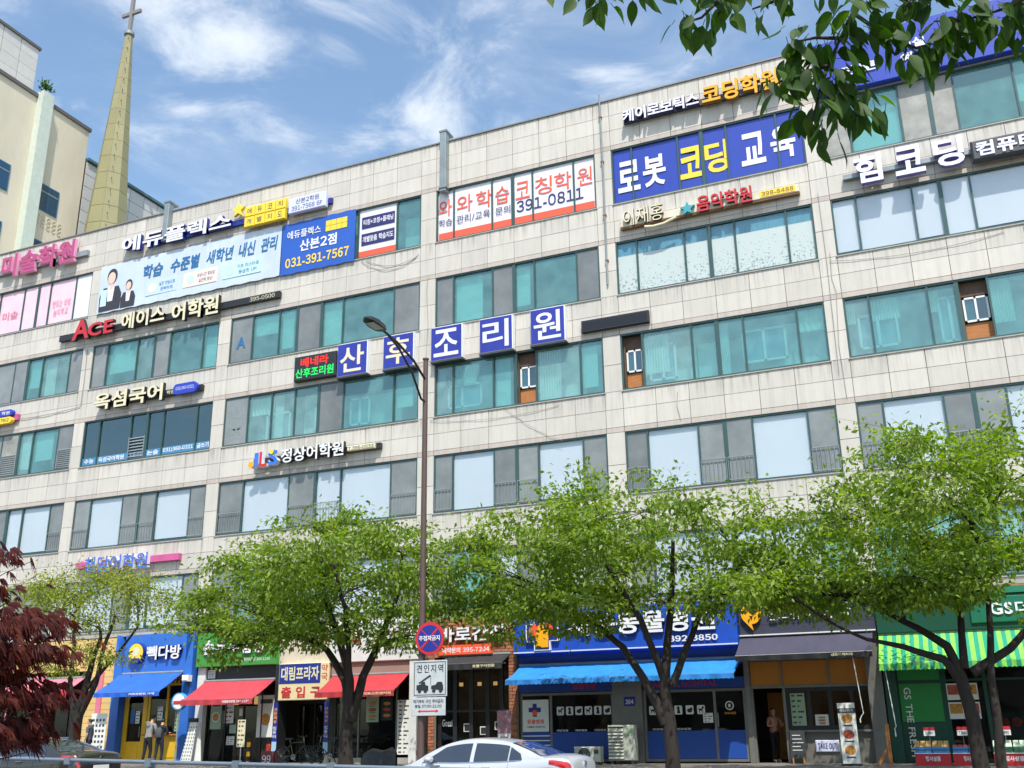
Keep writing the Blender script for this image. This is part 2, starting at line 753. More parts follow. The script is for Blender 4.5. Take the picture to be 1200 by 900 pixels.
drip_stains(GRANITE, (24.0, 19.60, 16.04, 12.51, 8.92))
JOINT = mat('joint_mortar', srgb('#7a746c'), 0.9)
COPING = mat('coping_metal', srgb('#8a8680'), 0.45, 0.3, vary=0.1)
FRAME = mat('window_frame_green', srgb('#3f5a58'), 0.4, 0.3, vary=0.12, scale=2)
SILL = mat('sill_stone', srgb('#a9a399'), 0.6, vary=0.2, scale=4)
INTERIOR = mat('interior_paint', srgb('#b9b9b0'), 0.8)
INT_DARK = mat('shop_interior', srgb('#3a332c'), 0.8, vary=0.2)
TEAL = glass('teal_glass', (0.46, 0.78, 0.76), 1.85, 0.18, (0.31, 0.62, 0.61))
TEAL2 = glass('teal_glass_pale', (0.60, 0.84, 0.82), 1.8, 0.20, (0.42, 0.68, 0.66))
DARKGLASS = glass('dark_blue_glass', (0.17, 0.38, 0.40), 2.1, 0.05, (0.1, 0.2, 0.24))
CLEAR = glass('clear_glass', (0.90, 0.925, 0.935), 1.55)
SHOPGLASS = glass('shop_glass', (0.5, 0.53, 0.51), 1.4)
SCREEN = mat('insect_screen', srgb('#7c807f'), 0.3, 0.0, vary=0.3, scale=0.9, coat=0.5, rand=0.2)
SCREEN_L = mat('dusty_screen', srgb('#97968f'), 0.5, 0.0, vary=0.35, scale=1.8, coat=0.2)
BLIND = mat('teal_blind', srgb('#c9dcd6'), 0.7, vary=0.06)
BLIND_W = mat('white_blind', srgb('#d3d8de'), 0.55, vary=0.04, scale=0.6, coat=0.35)
CURT_TOP = mat('blue_curtain', srgb('#5b9cb0'), 0.7, vary=0.3, scale=6, stretch=(6, 1, 0.3))
FILM_BLUE = mat('film_blue', srgb('#2740a6'), 0.35, coat=0.35, vary=0.1, scale=0.8, streak=0.12)
FILM_WHITE = mat('film_white', srgb('#e2e0e6'), 0.35, coat=0.3, vary=0.05, streak=0.1)
FILM_PINK = mat('film_pink', srgb('#eec8d4'), 0.35, coat=0.3, vary=0.12, scale=0.9)
FILM_STRIP = mat('film_strip_blue', srgb('#3f7fa8'), 0.35, coat=0.3)
ORANGE = mat('print_orange', srgb('#ef5a3c'), 0.45, coat=0.2)
RED = mat('sign_red', srgb('#c22a33'), 0.45, vary=0.12)
WHITE = mat('sign_white', srgb('#e6e6ea'), 0.45, vary=0.06, streak=0.12)
PVC = mat('white_pvc', srgb('#e3e5e6'), 0.35, vary=0.05)
PALEBLUE = mat('sign_pale', srgb('#cfd2ec'), 0.4)
YELLOW = mat('sign_yellow', srgb('#f2cf3a'), 0.45)
CREAM = mat('sign_cream', srgb('#dcd3b2'), 0.5, vary=0.1)
DKBLUE = mat('sign_dark_blue', srgb('#1f2f86'), 0.45)
BLUE = mat('sign_blue', srgb('#2b3fb0'), 0.45, vary=0.05)
MIDBLUE = mat('print_blue', srgb('#2b6a9c'), 0.5)
NAVY = mat('print_navy', srgb('#2c2866'), 0.5)
BLACK = mat('black_metal', srgb('#26262a'), 0.45, vary=0.15)
DKGREY = mat('dark_grey_metal', srgb('#4a4c4f'), 0.5, 0.3, vary=0.15)
GREYM = mat('grey_metal', srgb('#8d9698'), 0.45, 0.3, vary=0.18, scale=2)
PINKM = mat('pink_paint', srgb('#c4588c'), 0.5, vary=0.15)
WOOD = mat('raw_wood', srgb('#b0713c'), 0.7, vary=0.3, scale=8, stretch=(1, 1, 8))
BROWNWOOD = mat('old_brown_wood', srgb('#5c4636'), 0.7, vary=0.3, scale=8)
GREEN = mat('sign_green', srgb('#3f8f3c'), 0.45, vary=0.08)
GOLD = mat('sign_gold', srgb('#f0a818'), 0.45)
RUST = mat('rusty_steel', srgb('#8f6848'), 0.8, vary=0.3)
CONCRETE = mat('concrete', srgb('#a8a49b'), 0.8, vary=0.18, scale=1.2, bump=0.15)
PANELG = mat('inner_panel_grey', srgb('#6f7c78'), 0.8, vary=0.1)
LAMP_ON = mat('ceiling_lamp', srgb('#f4f6f2'), 0.4, emit=(0.95, 1.0, 0.97), estr=1.2)

# ------------------------------------------------------------------ ground, road, pavement
ASPHALT = mat('asphalt', srgb('#4b4b4d'), 0.9, vary=0.2, scale=1.5, bump=0.4, bscale=120)
PAVE = mat('pavement_block', srgb('#7c756f'), 0.85, vary=0.15, scale=2.0, bump=0.25, bscale=40, rand=0.08)
EARTH = mat('ground_soil', srgb('#6f6a60'), 0.95, vary=0.25, scale=0.2)
KERB = mat('kerb_stone', srgb('#a3a19b'), 0.75, vary=0.12, scale=3)
PAINT = mat('road_paint', srgb('#d9d9d4'), 0.7, vary=0.15, scale=5)

structure(MB().box(-1500, 1500, -1500, 1500, -0.6, -0.02).build('ground', EARTH))
b = MB()          # the carriageway climbs a little towards the left
b.prism([(-160, -0.3), (160, -0.3), (160, 0.0), (2, 0.0), (-6, 0.13), (-160, 0.13)], -25.5, -9.35)
structure(b.build('road', ASPHALT))
b = MB()
for i in range(-40, 41):
    zr = 0.134 if i * 4 < -7.3 else 0.004
    if not -8 < i * 4 < 3.5:
        b.box(i * 4 - 1.2, i * 4 + 1.2, -20.2, -20.08, zr - 0.003, zr)
structure(b.build('road_marking', PAINT))
# the far pavement climbs from its kerb to the shop thresholds
b = MB().prism_yz([(-9.2, -0.3), (-9.2, 0.195), (-2.2, 0.56), (0.4, 0.58), (0.4, -0.3)], -60, 60)
pav = structure(b.build('pavement', PAVE))
structure(MB().box(-60, 60, -9.35, -9.2, -0.02, 0.20).build('kerb', KERB))
structure(MB().box(-60, 60, -45, -25.65, -0.02, 0.14).build('near_pavement', PAVE))
structure(MB().box(-60, 60, -25.65, -25.5, -0.02, 0.15).build('near_kerb', KERB))

# ------------------------------------------------------------------ the commercial building
ROWS = {6: (21.86, 19.60), 5: (18.09, 16.04), 4: (14.56, 12.51), 3: (11.06, 8.92), 2: (7.56, 5.50)}
BAYS = {'L': (-29.9, -20.92), 'A': (-20.33, -13.38), 'B': (-12.77, -3.81), 'C': (-3.14, 3.47), 'D': (4.10, 10.97), 'E': (11.55, 20.3)}
TOP = 23.96
X0, X1 = -30.5, 21.5
BLD = thing('commercial_building', 'six storey grey granite tiled commercial block with green framed windows', 'building', (-4.5, 4, 0.58))

wb = MB()
zs = [TOP]
bands = []            # (z0, z1) solid bands between window rows
prev = TOP
for r_ in (6, 5, 4, 3, 2):
    t_, b_ = ROWS[r_]
    bands.append((t_, prev))
    prev = b_
bands.append((5.26, prev))
for z0, z1 in bands:
    wb.box(X0, X1, 0.03, 0.42, z0, z1)
edges = [X0] + [e for k in 'LABCDE' for e in BAYS[k]] + [X1]
piers = [(edges[i], edges[i + 1]) for i in range(0, len(edges), 2)]
for r_ in ROWS:
    t_, b_ = ROWS[r_]
    for a, c in piers:
        wb.box(a, c, 0.03, 0.42, b_, t_)
wb.box(X0 - 0.3, X0, 0.0, 14, 0.3, TOP)
wb.box(X1, X1 + 0.3, 0.0, 14, 0.3, TOP)
WALL = wb.build('wall', JOINT, BLD)
INV[WALL.name] = Matrix.Identity(4)
WALL.matrix_parent_inverse = INV[BLD.name]
INV['wall_parent'] = INV[BLD.name]

b = MB()
for z in (4.75, 8.02, 11.55, 15.08, 18.66):
    b.box(X0, X1, 0.43, 7.0, z - 0.55, z - 0.0)
b.box(X0, X1, 0.43, 14, 23.1, 23.4)
b.box(X0, X1, 7.0, 7.2, 4.2, 23.1)
for x in [c for a in piers for c in (sum(a) / 2,)][1:-1]:
    b.box(x - 0.08, x + 0.08, 0.43, 7.0, 4.75, 23.1)
b.build('interior', INTERIOR, BLD)
b = MB().box(X0, X1, 4.0, 4.2, 0.5, 4.15)
b.box(X0, X1, 0.05, 4.0, 0.50, 0.56)
b.build('shop_back_wall', INT_DARK, BLD)
MB().box(X0, X1, 7.3, 14, 0.5, 23.0).build('rear_block', CONCRETE, BLD)
MB().box(X0 - 0.35, X1 + 0.35, -0.05, 0.48, TOP, TOP + 0.05).build('coping', COPING, BLD)
MB().box(X0, X1, -0.06, 0.028, 5.27, 5.40).build('ledge', CONCRETE, BLD)

# granite slabs, each its own piece
tiles = []
J = 0.009


def split(a, c, n):
    return [(a + (c - a) * i / n, a + (c - a) * (i + 1) / n) for i in range(n)]


cols = []
for k, n in (('L', 8), ('A', 6), ('B', 8), ('C', 6), ('D', 6), ('E', 8)):
    cols += split(*BAYS[k], n)
cols += piers
for bi, (z0, z1) in enumerate(bands):
    H = z1 - z0
    if bi == 0:
        rows_ = [(z0, z0 + 0.18, 1)] + [(z0 + 0.18 + (H - 0.18) * i / 3, z0 + 0.18 + (H - 0.18) * (i + 1) / 3, 0) for i in range(3)]
    elif bi == 5:
        rows_ = [(5.41, z1, 0)]
    else:
        rows_ = [(z0, z0 + 0.18, 1)] + [(z0 + 0.18 + (H - 0.18) * i / 2, z0 + 0.18 + (H - 0.18) * (i + 1) / 2, 0) for i in range(2)]
    for a, c in cols:
        for q0, q1, pk in rows_:
            tiles.append((a + J, c - J, q0 + J * 0.8, q1 - J * 0.8, pk))
for r_ in ROWS:
    t_, b_ = ROWS[r_]
    for a, c in piers:
        m_ = (t_ + b_) / 2 - 0.05
        tiles.append((a + 0.004, c - 0.004, b_ + J, m_ - J, 0))
        tiles.append((a + 0.004, c - 0.004, m_ + J, t_ - J, 0))


def shown(x0, x1, z0, z1):
    v = Vector(((x0 + x1) / 2, 0, (z0 + z1) / 2)) - CAM
    d = v.dot(FW)
    u_, v_ = v.dot(AX) / d * 1205 / 600, v.dot(AU) / d * 1205 / 450
    if abs(u_) > 1.02 or abs(v_) > 1.02 or z1 < 8.4:
        return 0
    return (x1 - x0) * (z1 - z0) / d ** 2


tiles.sort(key=lambda q: -shown(*q[:4]))
rest = MB()
for i, (a, c, z0, z1, pk) in enumerate(tiles):
    yj = random.uniform(-0.003, 0.003)
    if i < 298 and shown(a, c, z0, z1) > 0:
        o = cell('tile', GRANITE_PINK if pk else GRANITE, a, c, yj, 0.028, z0, z1, None)
        o.parent = WALL
        o.matrix_parent_inverse = WALL.matrix_parent_inverse.inverted() @ INV[BLD.name]
    else:
        rest.box(a, c, yj, 0.028, z0, z1, pk)
o = rest.build('tile_field', [GRANITE, GRANITE_PINK], None, kind='stuff')
o.parent = WALL

# ---- windows
Y0 = 0.10            # glass plane
mid_gap = 0.0


def window(row, bay, bounds, types, heavy=None, blinds=True):
    """frame part with one sub-part for every pane; types: one letter per pane"""
    t_, b_ = ROWS[row]
    a, c = BAYS[bay]
    f = MB()
    fw_ = 0.055
    f.box(a, c, 0.032, 0.17, t_ - fw_, t_)
    f.box(a, c, 0.032, 0.17, b_, b_ + fw_ + 0.02)
    f.box(a, a + fw_, 0.032, 0.17, b_ + fw_ + 0.02, t_ - fw_)
    f.box(c - fw_, c, 0.032, 0.17, b_ + fw_ + 0.02, t_ - fw_)
    for i, x in enumerate(bounds):
        h = 0.065 if heavy is not None and i in heavy else 0.03
        f.box(x - h, x + h, 0.045, 0.165, b_ + fw_ + 0.02, t_ - fw_)
    W = f.build('window', FRAME, BLD)
    INV[W.name] = Matrix.Identity(4)
    s_ = MB().box(a - 0.03, c + 0.03, -0.035, 0.10, b_ - 0.032, b_ + 0.004)
    s_.build('sill', SILL, W)
    xs = [a + 0.0] + list(bounds) + [c - 0.0]
    z0, z1 = b_ + fw_ + 0.02, t_ - fw_
    for i, ty in enumerate(types):
        p, q = xs[i] + 0.03, xs[i + 1] - 0.03
        if i == 0:
            p += 0.025
        if i == len(types) - 1:
            q -= 0.025
        pane(W, ty, p, q, z0, z1, row)
    return W


def pane(W, ty, p, q, z0, z1, row):
    H = z1 - z0
    y = Y0 + random.uniform(-0.012, 0.012)
    if ty == 't' or ty == 'k' or ty == 'i':
        cell('pane', DARKGLASS if ty == 'k' else random.choice((TEAL, TEAL, TEAL2)), p, q, y, y + 0.01, z0, z1, W)
        if ty == 't':
            r_ = random.random()
            if r_ < 0.75:
                h = random.choice((0.45, 0.7, 0.85, 1.0, 1.0)) * H
                cell('blind', BLIND, p + 0.02, q - random.choice((0.02, 0.02, 0.3)) * (q - p), y + 0.14, y + 0.155, z1 - h, z1, W)
            if r_ > 0.45:
                zc = z1 - 0.12
                row < 6 and cell('ceiling_light', LAMP_ON, (p + q) / 2 - 0.06, (p + q) / 2 + 0.06, 1.2, 2.4, zc + 0.5, zc + 0.53, W)
        elif ty == 'i':
            r_ = random.random()
            cell('back_panel', BLIND if r_ < 0.6 else PANELG, p, q, y + 0.62, y + 0.66, z0, z1 - random.choice((0.0, 0.25, 0.5)), W)
            if r_ > 0.3:
                n_ = int((q - p) / 0.09)
                m = MB()
                zt, zb = z1 - 0.02, z0 + random.choice((0.02, 0.25, 0.6)) * H
                vs = []
                x_end = p + (q - p) * random.choice((0.35, 0.5, 1.0))
                for i_ in range(n_ + 1):
                    xx = p + (x_end - p) * i_ / n_
                    yy = y + 0.22 + 0.03 * (1 if i_ % 2 else -1)
                    vs += [(xx, yy, zb), (xx, yy, zt)]
                m.add(vs, [(2 * i_, 2 * i_ + 2, 2 * i_ + 3, 2 * i_ + 1) for i_ in range(n_)])
                m.build('curtain', BLIND, W)
    elif ty == 'd':
        cell('screen', SCREEN, p, q, y - 0.03, y - 0.02, z0, z1, W)
        if row == 3:
            rail_mesh(W, p, q, z0 + 0.04, z0 + 0.40 * H)
    elif ty == 's':
        cell('screen', SCREEN_L, p, q, y - 0.03, y - 0.02, z0, z1, W)
    elif ty == 'w':
        cell('blind', BLIND_W, p, q, y + 0.03, y + 0.035, z0 + random.choice((0, 0, 0.08)), z1, W)
        cell('pane', CLEAR, p, q, y, y + 0.008, z0, z1, W)
    elif ty == 'c':
        h = 0.26 * H
        cell('curtain', CURT_TOP, p, q, y + 0.04, y + 0.05, z1 - h, z1, W)
        cell('pane', SPECK, p, q, y + 0.005, y + 0.015, z0, z1 - h, W)
        cell('pane', CLEAR, p, q, y - 0.01, y - 0.004, z1 - h, z1, W)
    elif ty == 'p':
        cell('printed_film', FILM_PINK, p, q, y, y + 0.01, z0, z1, W)
    elif ty == 'f':
        cell('printed_film', FILM_WHITE, p, q, y, y + 0.01, z0, z1, W)
    elif ty == 'b':
        cell('printed_film', FILM_BLUE, p, q, y, y + 0.01, z0, z1, W)
    elif ty == 'o':
        # outer sash slid open: an inner white window in a raw timber reveal
        m = MB()
        m.box(p, q, 0.30, 0.34, z0, z0 + 0.30 * H)
        m.build('reveal_board', WOOD, W)
        m = MB().box(p, q, 0.25, 0.40, z1 - 0.24 * H, z1)
        m.box(p, p + 0.06, 0.2, 0.4, z0, z1)
        m.build('reveal_frame', BROWNWOOD, W)
        m = MB()
        a0, a1, h0, h1 = p + 0.08, q - 0.02, z0 + 0.32 * H, z1 - 0.26 * H
        for bx in ((a0, a1, h0, h0 + 0.06), (a0, a1, h1 - 0.06, h1), (a0, a0 + 0.06, h0, h1), (a1 - 0.06, a1, h0, h1), ((a0 + a1) / 2 - 0.03, (a0 + a1) / 2 + 0.03, h0, h1)):
            m.box(bx[0], bx[1], 0.24, 0.30, bx[2], bx[3])
        m.build('inner_window', PVC, W)
        cell('pane', DARKGLASS, a0 + 0.06, a1 - 0.06, 0.265, 0.275, h0 + 0.06, h1 - 0.06, W)
        cell('net_curtain', BLIND, a0 + 0.06, (a0 + a1) / 2, 0.31, 0.32, h0, h1, W)


def rail_mesh(W, p, q, z0, z1):
    m = MB()
    m.box(p, q, 0.0, 0.02, z1 - 0.03, z1)
    m.box(p, q, 0.0, 0.02, z0, z0 + 0.03)
    n = max(3, int((q - p) / 0.12))
    for i in range(n + 1):
        x = p + (q - p) * i / n
        m.box(x - 0.008, x + 0.008, 0.003, 0.017, z0 + 0.03, z1 - 0.03)
    m.build('railing', GREYM, W)


def inner_window(W, x0, x1, z0, z1, y=0.34, split_at=0.5):
    """white inner casement seen through the teal glass"""
    m = MB()
    xm = x0 + (x1 - x0) * split_at
    for bx in ((x0, x1, z0, z0 + 0.07), (x0, x1, z1 - 0.07, z1), (x0, x0 + 0.07, z0, z1), (x1 - 0.07, x1, z0, z1), (xm - 0.045, xm + 0.045, z0, z1)):
        m.box(bx[0], bx[1], y, y + 0.06, bx[2], bx[3])
    m.build('inner_window', PVC, W)
    cell('net_curtain', CURT_TOP, x0 + 0.07, x1 - 0.07, y + 0.07, y + 0.08, z0, z1, W)


# speckled white film (row 5, bay D)
SPECK = mat('speckled_film', srgb('#b9c4c2'), 0.5, coat=0.3)
t = SPECK.node_tree
geo = t.nodes.new('ShaderNodeNewGeometry')
nz = t.nodes.new('ShaderNodeTexNoise')
nz.inputs['Scale'].default_value = 16
nz.inputs['Detail'].default_value = 3
sp = t.nodes.new('ShaderNodeSeparateXYZ')
t.links.new(geo.outputs['Position'], nz.inputs['Vector'])
t.links.new(geo.outputs['Position'], sp.inputs[0])
mr = t.nodes.new('ShaderNodeMapRange')
mr.inputs['From Min'].default_value = 16.1
mr.inputs['From Max'].default_value = 17.4
mr.inputs['To Min'].default_value = 0.56
mr.inputs['To Max'].default_value = 0.70
t.links.new(sp.outputs['Z'], mr.inputs['Value'])
gt = t.nodes.new('ShaderNodeMath')
gt.operation = 'GREATER_THAN'
t.links.new(nz.outputs['Fac'], gt.inputs[0])
t.links.new(mr.outputs[0], gt.inputs[1])
mx = t.nodes.new('ShaderNodeMix')
mx.data_type = 'RGBA'
t.links.new(gt.outputs[0], mx.inputs['Factor'])
mx.inputs['A'].default_value = (*srgb('#b9c4c2'), 1)
mx.inputs['B'].default_value = (*srgb('#7f8d90'), 1)
t.links.new(mx.outputs['Result'], t.nodes['Principled BSDF'].inputs['Base Color'])

WB = {'L': [-28.1, -26.8, -25.15, -24.27, -23.4, -21.85], 'A': [-19.46, -17.72, -16.83, -15.95, -14.2], 'C': [-2.39, -0.75, 0.12, 0.94, 2.6],
      'D': [4.87, 6.59, 7.46, 8.34, 10.08], 'E': [12.33, 14.06, 14.9, 15.78, 17.52, 18.4]}
B6 = [-11.62, -10.4, -9.4, -8.25, -7.13, -4.93]
win = {}
win['6L'] = window(6, 'L', [-28.1, -26.75, -25.19, -24.27, -23.52, -21.94], 'ppppppf', (3,))
win['6A'] = window(6, 'A', WB['A'], 'tttttt', (2,))
win['6B'] = window(6, 'B', [-11.62, -10.4, -9.4, -8.25, -6.72, -4.93], 'tttttfi', (3,))
win['6C'] = window(6, 'C', WB['C'], 'ffffff', (2,))
win['6D'] = window(6, 'D', WB['D'], 'bbbbbb', (2,))
win['6E'] = window(6, 'E', [12.45, 14.08, 15.01, 15.78, 17.55, 18.4], 'stssttt', (2,))
win['5L'] = window(5, 'L', [-28.1, -26.8, -25.1, -24.27, -23.36, -21.71], 'ttidtid'.replace('i', 'd', 1), (3,))
win['5A'] = window(5, 'A', [-19.51, -17.8, -16.83, -15.99, -14.22], 'dttdtt', (2,))
win['5B'] = window(5, 'B', [-11.67, -10.34, -9.46, -8.3, -7.3, -4.97], 'dttdttd', (2, 3))
win['5C'] = window(5, 'C', WB['C'], 'dtdttd', (2,))
win['5D'] = window(5, 'D', WB['D'], 'cccccc', (2,))
win['5E'] = window(5, 'E', WB['E'], 'wwwwwww', (2,))
win['4L'] = window(4, 'L', [-28.1, -26.8, -25.22, -24.18, -23.35, -21.83], 'ttdsttd', (3,))
win['4A'] = window(4, 'A', WB['A'], 'kkkkkk', (2,))
win['4B'] = window(4, 'B', B6[:1] + [-10.48, -9.37, -8.25, -7.13, -4.9], 'diiidit', (3,))
win['4C'] = window(4, 'C', WB['C'], 'iitott'.replace('tt', 'it'), (2,))
win['4D'] = window(4, 'D', WB['D'], 'oiiiii', (2,))
win['4E'] = window(4, 'E', WB['E'], 'iiioiii', (2,))
win['3L'] = window(3, 'L', [-28.1, -27.0, -25.2, -24.27, -23.36, -21.75], 'dwddddd'.replace('ddddd', 'ddwd'[:0] + 'ddwwd'), (3,))
win['3A'] = window(3, 'A', WB['A'], 'dwddwd', (2,))
win['3B'] = window(3, 'B', [-11.6, -9.44, -8.24, -7.1, -4.94], 'dwdwwd', (2,))
win['3C'] = window(3, 'C', WB['C'], 'dwddwd', (2,))
win['3D'] = window(3, 'D', WB['D'], 'dwddwd', (2,))
win['3E'] = window(3, 'E', WB['E'], 'dwddwdd', (2,))
for k, ty in (('L', 'wwdwwdd'), ('A', 'wwdwwd'), ('B', 'dtdwwd'), ('C', 'dtwdwd'), ('D', 'dwwwwt'), ('E', 'ttttttt')):
    window(2, k, B6[:4] + [-4.93] if k == 'B' else WB[k], ty, (2,))
rail_mesh(win['3B'], -8.2, -7.15, 9.05, 9.8)

inner_window(win['4B'], -10.9, -9.75, 12.6, 13.75)
inner_window(win['4B'], -8.6, -7.4, 12.75, 13.85)
inner_window(win['4B'], -7.0, -6.1, 12.75, 13.85)
inner_window(win['4C'], -2.75, -1.35, 12.85, 13.75, split_at=0.42)
inner_window(win['4D'], 5.0, 5.95, 12.8, 14.1)
inner_window(win['4D'], 8.2, 9.65, 12.95, 14.1)
inner_window(win['4E'], 11.9, 13.1, 12.85, 14.0)
inner_window(win['4E'], 14.3, 14.95, 12.7, 14.2)

# rolled AC louvre screens
def louvre(W, p, q, z0, z1, y=0.02, n=9):
    m = MB()
    for i in range(n):
        z = z0 + (z1 - z0) * (i + 0.5) / n
        m.prism_yz([(y, z - 0.02), (y + 0.04, z + 0.035), (y + 0.05, z + 0.035), (y + 0.01, z - 0.02)], p, q)
    m.box(p - 0.02, p + 0.02, y, y + 0.05, z0, z1)
    m.box(q - 0.02, q + 0.02, y, y + 0.05, z0, z1)
    m.build('louvre', GREYM, W)


louvre(win['4A'], -17.72, -16.9, 12.62, 13.55, 0.03, 7)
louvre(win['4L'], -21.75, -20.98, 12.62, 13.5, 0.03, 10)
louvre(win['4L'], -25.15, -24.25, 12.62, 13.6, 0.03, 10)

# window lettering (films are the glass of their windows: the print is a sub-part of the window)
W6C = win['6C']
yF = 0.076
for i, (x, ch) in enumerate(zip((-2.78, -1.93, -1.1, -0.33, 0.52, 1.38, 2.16, 3.03), '와와학습코칭학원')):
    hw = 0.34 if i not in (0, 3, 4, 7) else 0.29
    lettering(W6C, ch, x - hw, x + hw, 20.72, 21.45 - (0.03 if i == 0 else 0), yF, ORANGE, 0.002)
lettering(W6C, '학습', -3.05, -2.48, 20.27, 20.58, yF, NAVY, 0.0)
lettering(W6C, '관리/교육', -2.28, -0.85, 20.25, 20.6, yF, NAVY, 0.0)
lettering(W6C, '문의', -0.62, 0.0, 20.25, 20.58, yF, NAVY, 0.0)
lettering(W6C, '391-0811', 0.26, 2.95, 20.18, 20.66, yF, NAVY, 0.008)
xs = [-3.08] + WB['C'] + [3.41]
for i in range(6):
    cell('film_stripe', ORANGE, xs[i] + 0.035, xs[i + 1] - 0.035, yF, yF + 0.004, 19.69, 19.98, W6C)
W6D = win['6D']
for x, ch, m_ in zip((4.72, 5.68, 7.02, 7.95, 9.22, 10.25), '로봇코딩교육', (WHITE, WHITE, YELLOW, YELLOW, WHITE, WHITE)):
    lettering(W6D, ch, x - 0.42, x + 0.42, 20.05, 21.30, yF, m_, 0.035)
W6B = win['6B']
cell('film_stripe', ORANGE, -6.68, -4.97, yF, yF + 0.004, 19.69, 19.95, W6B)
for z in (20.95, 20.2):
    cell('film_stripe', NAVY, -6.58, -5.05, yF, yF + 0.004, z, z + 0.52, W6B)
lettering(W6B, '티칭+코칭+플래닝', -6.5, -5.12, 21.1, 21.35, yF - 0.006, WHITE, 0.015)
lettering(W6B, '개별맞춤 학습지도', -6.52, -5.1, 20.33, 20.6, yF - 0.006, WHITE, 0.015)
W4A = win['4A']
for i, (x0, x1) in enumerate(((-20.27, -19.5), (-19.42, -17.76), (-17.68, -16.9), (-16.76, -15.99), (-15.9, -14.24), (-14.16, -13.44))):
    cell('film_stripe', FILM_STRIP, x0, x1, yF, yF + 0.004, 12.60, 12.90, W4A)
for s_, x0, x1 in (('수능', -20.15, -19.62), ('옥섬국어학원', -19.35, -17.95), ('내신', -17.6, -17.0), ('논술', -16.7, -16.1), ('031)360-0321', -15.85, -14.3), ('글쓰기', -14.1, -13.5)):
    lettering(W4A, s_, x0, x1, 12.65, 12.86, yF - 0.006, WHITE, 0.02)
W4B = win['4B']
lettering(W4B, '산', -12.42, -11.88, 13.68, 14.22, 0.055, GREYM, 0.02)
lettering(W4B, '조', -12.42, -11.88, 12.82, 13.30, 0.055, GREYM, 0.02)
lettering(win['5B'], 'A', -12.45, -12.0, 16.7, 17.2, 0.055, MIDBLUE, 0.03)
W6L = win['6L']
SOFTPINK = mat('print_rose', srgb('#d98fa8'), 0.5)
lettering(W6L, '미술', -26.5, -25.5, 20.4, 20.8, yF, SOFTPINK, 0.01)
lettering(W6L, '만드는 상상', -23.3, -22.2, 20.5, 20.85, yF, SOFTPINK, 0.0)
lettering(W6L, '놀이학교', -23.2, -22.3, 20.05, 20.4, yF, SOFTPINK, 0.0)


# ------------------------------------------------------------------ signs on the facade
def sign(name, label, x, z, y=-0.2, cat='sign'):
    return thing(name, label, cat, (x, y, z))


DEEPPINK = mat('letter_rose', srgb('#b04a7a'), 0.45)
ROSE_SIDE = mat('letter_rose_side', srgb('#e7a3c0'), 0.5)
s_ = sign('wall_sign', 'rose pink channel letters on a grey rail above the pink window films', -24.5, 22.4)
MB().box(-28.5, -21.28, -0.16, -0.02, 22.72, 22.98).build('rail', GREYM, s_)
letters(s_, '미술학원', -26.55, -21.9, 22.45, 23.62, -0.34, 0.17, DEEPPINK, ROSE_SIDE, 0.03)

s_ = sign('wall_sign', 'white letters with blue sides, yellow tiles and star above the long banner', -13.5, 22.1)
MB().box(-17.3, -7.95, -0.15, -0.02, 22.38, 22.62).build('rail', DKBLUE, s_)
letters(s_, '에듀플렉스', -19.02, -12.93, 22.24, 22.98, -0.34, 0.19, WHITE, DKBLUE, 0.03)
b = MB()
pts = []
for i in range(10):
    r_ = 0.34 if i % 2 == 0 else 0.15
    a = math.pi / 2 + i * math.pi / 5
    pts.append((-12.62 + r_ * math.cos(a), 23.02 + r_ * math.sin(a)))
b.prism(pts, -0.3, -0.16)
b.build('star', YELLOW, s_)
for r_, row in enumerate(('에듀코치', '개별지도')):
    for k, ch in enumerate(row):
        x = -12.22 + k * 0.53
        z = 22.56 - r_ * 0.49
        MB().bevbox(x, x + 0.5, -0.34, -0.16, z, z + 0.46, 0.02).build('yellow_tile', YELLOW, s_)
        lettering(s_, ch, x + 0.13, x + 0.37, z + 0.11, z + 0.36, -0.346, NAVY, 0.0)
MB().bevbox(-9.97, -8.12, -0.34, -0.16, 22.2, 22.9, 0.03).build('name_box', PALEBLUE, s_)
lettering(s_, '산본2학원', -9.6, -8.45, 22.58, 22.82, -0.346, NAVY, 0.0)
lettering(s_, '391-7568 6F', -9.8, -8.3, 22.29, 22.5, -0.346, NAVY, 0.0)

# long printed banner, hung over the top-floor windows
BANNER = mat('banner_cloth', srgb('#c3d0e2'), 0.6, vary=0.1, scale=0.7, streak=0.1)
BANNER_B = mat('banner_cloth_blue', srgb('#2458b4'), 0.6, vary=0.08, scale=0.7)
SUITDK = mat('print_charcoal', srgb('#33343c'), 0.6)
SKINP = mat('print_skin', srgb('#e6bfae'), 0.6)
PASTEL = [mat('print_pastel_blue', srgb('#bcd0ee'), 0.6), mat('print_pastel_peach', srgb('#f0d3c8'), 0.6), mat('print_pastel_mint', srgb('#bedfe2'), 0.6)]


def cloth(parent, x0, x1, z0, z1, y, m, name='cloth', amp=0.01, n=40):
    b = MB()
    vs = []
    for j in range(7):
        for i in range(n + 1):
            x = x0 + (x1 - x0) * i / n
            z = z0 + (z1 - z0) * j / 6
            dz = 0.02 * math.sin(i * 1.9) if j in (0, 6) else 0
            vs.append((x, y + amp * (math.sin(x * 2.1 + z * 1.3) * 0.3 + math.sin(x * 0.9 - z * 2.2) * 0.3), z + dz))
    fs = [(j * (n + 1) + i, j * (n + 1) + i + 1, (j + 1) * (n + 1) + i + 1, (j + 1) * (n + 1) + i) for j in range(6) for i in range(n)]
    b.add(vs, fs)
    o = b.build(name, m, parent, smooth=True)
    return o


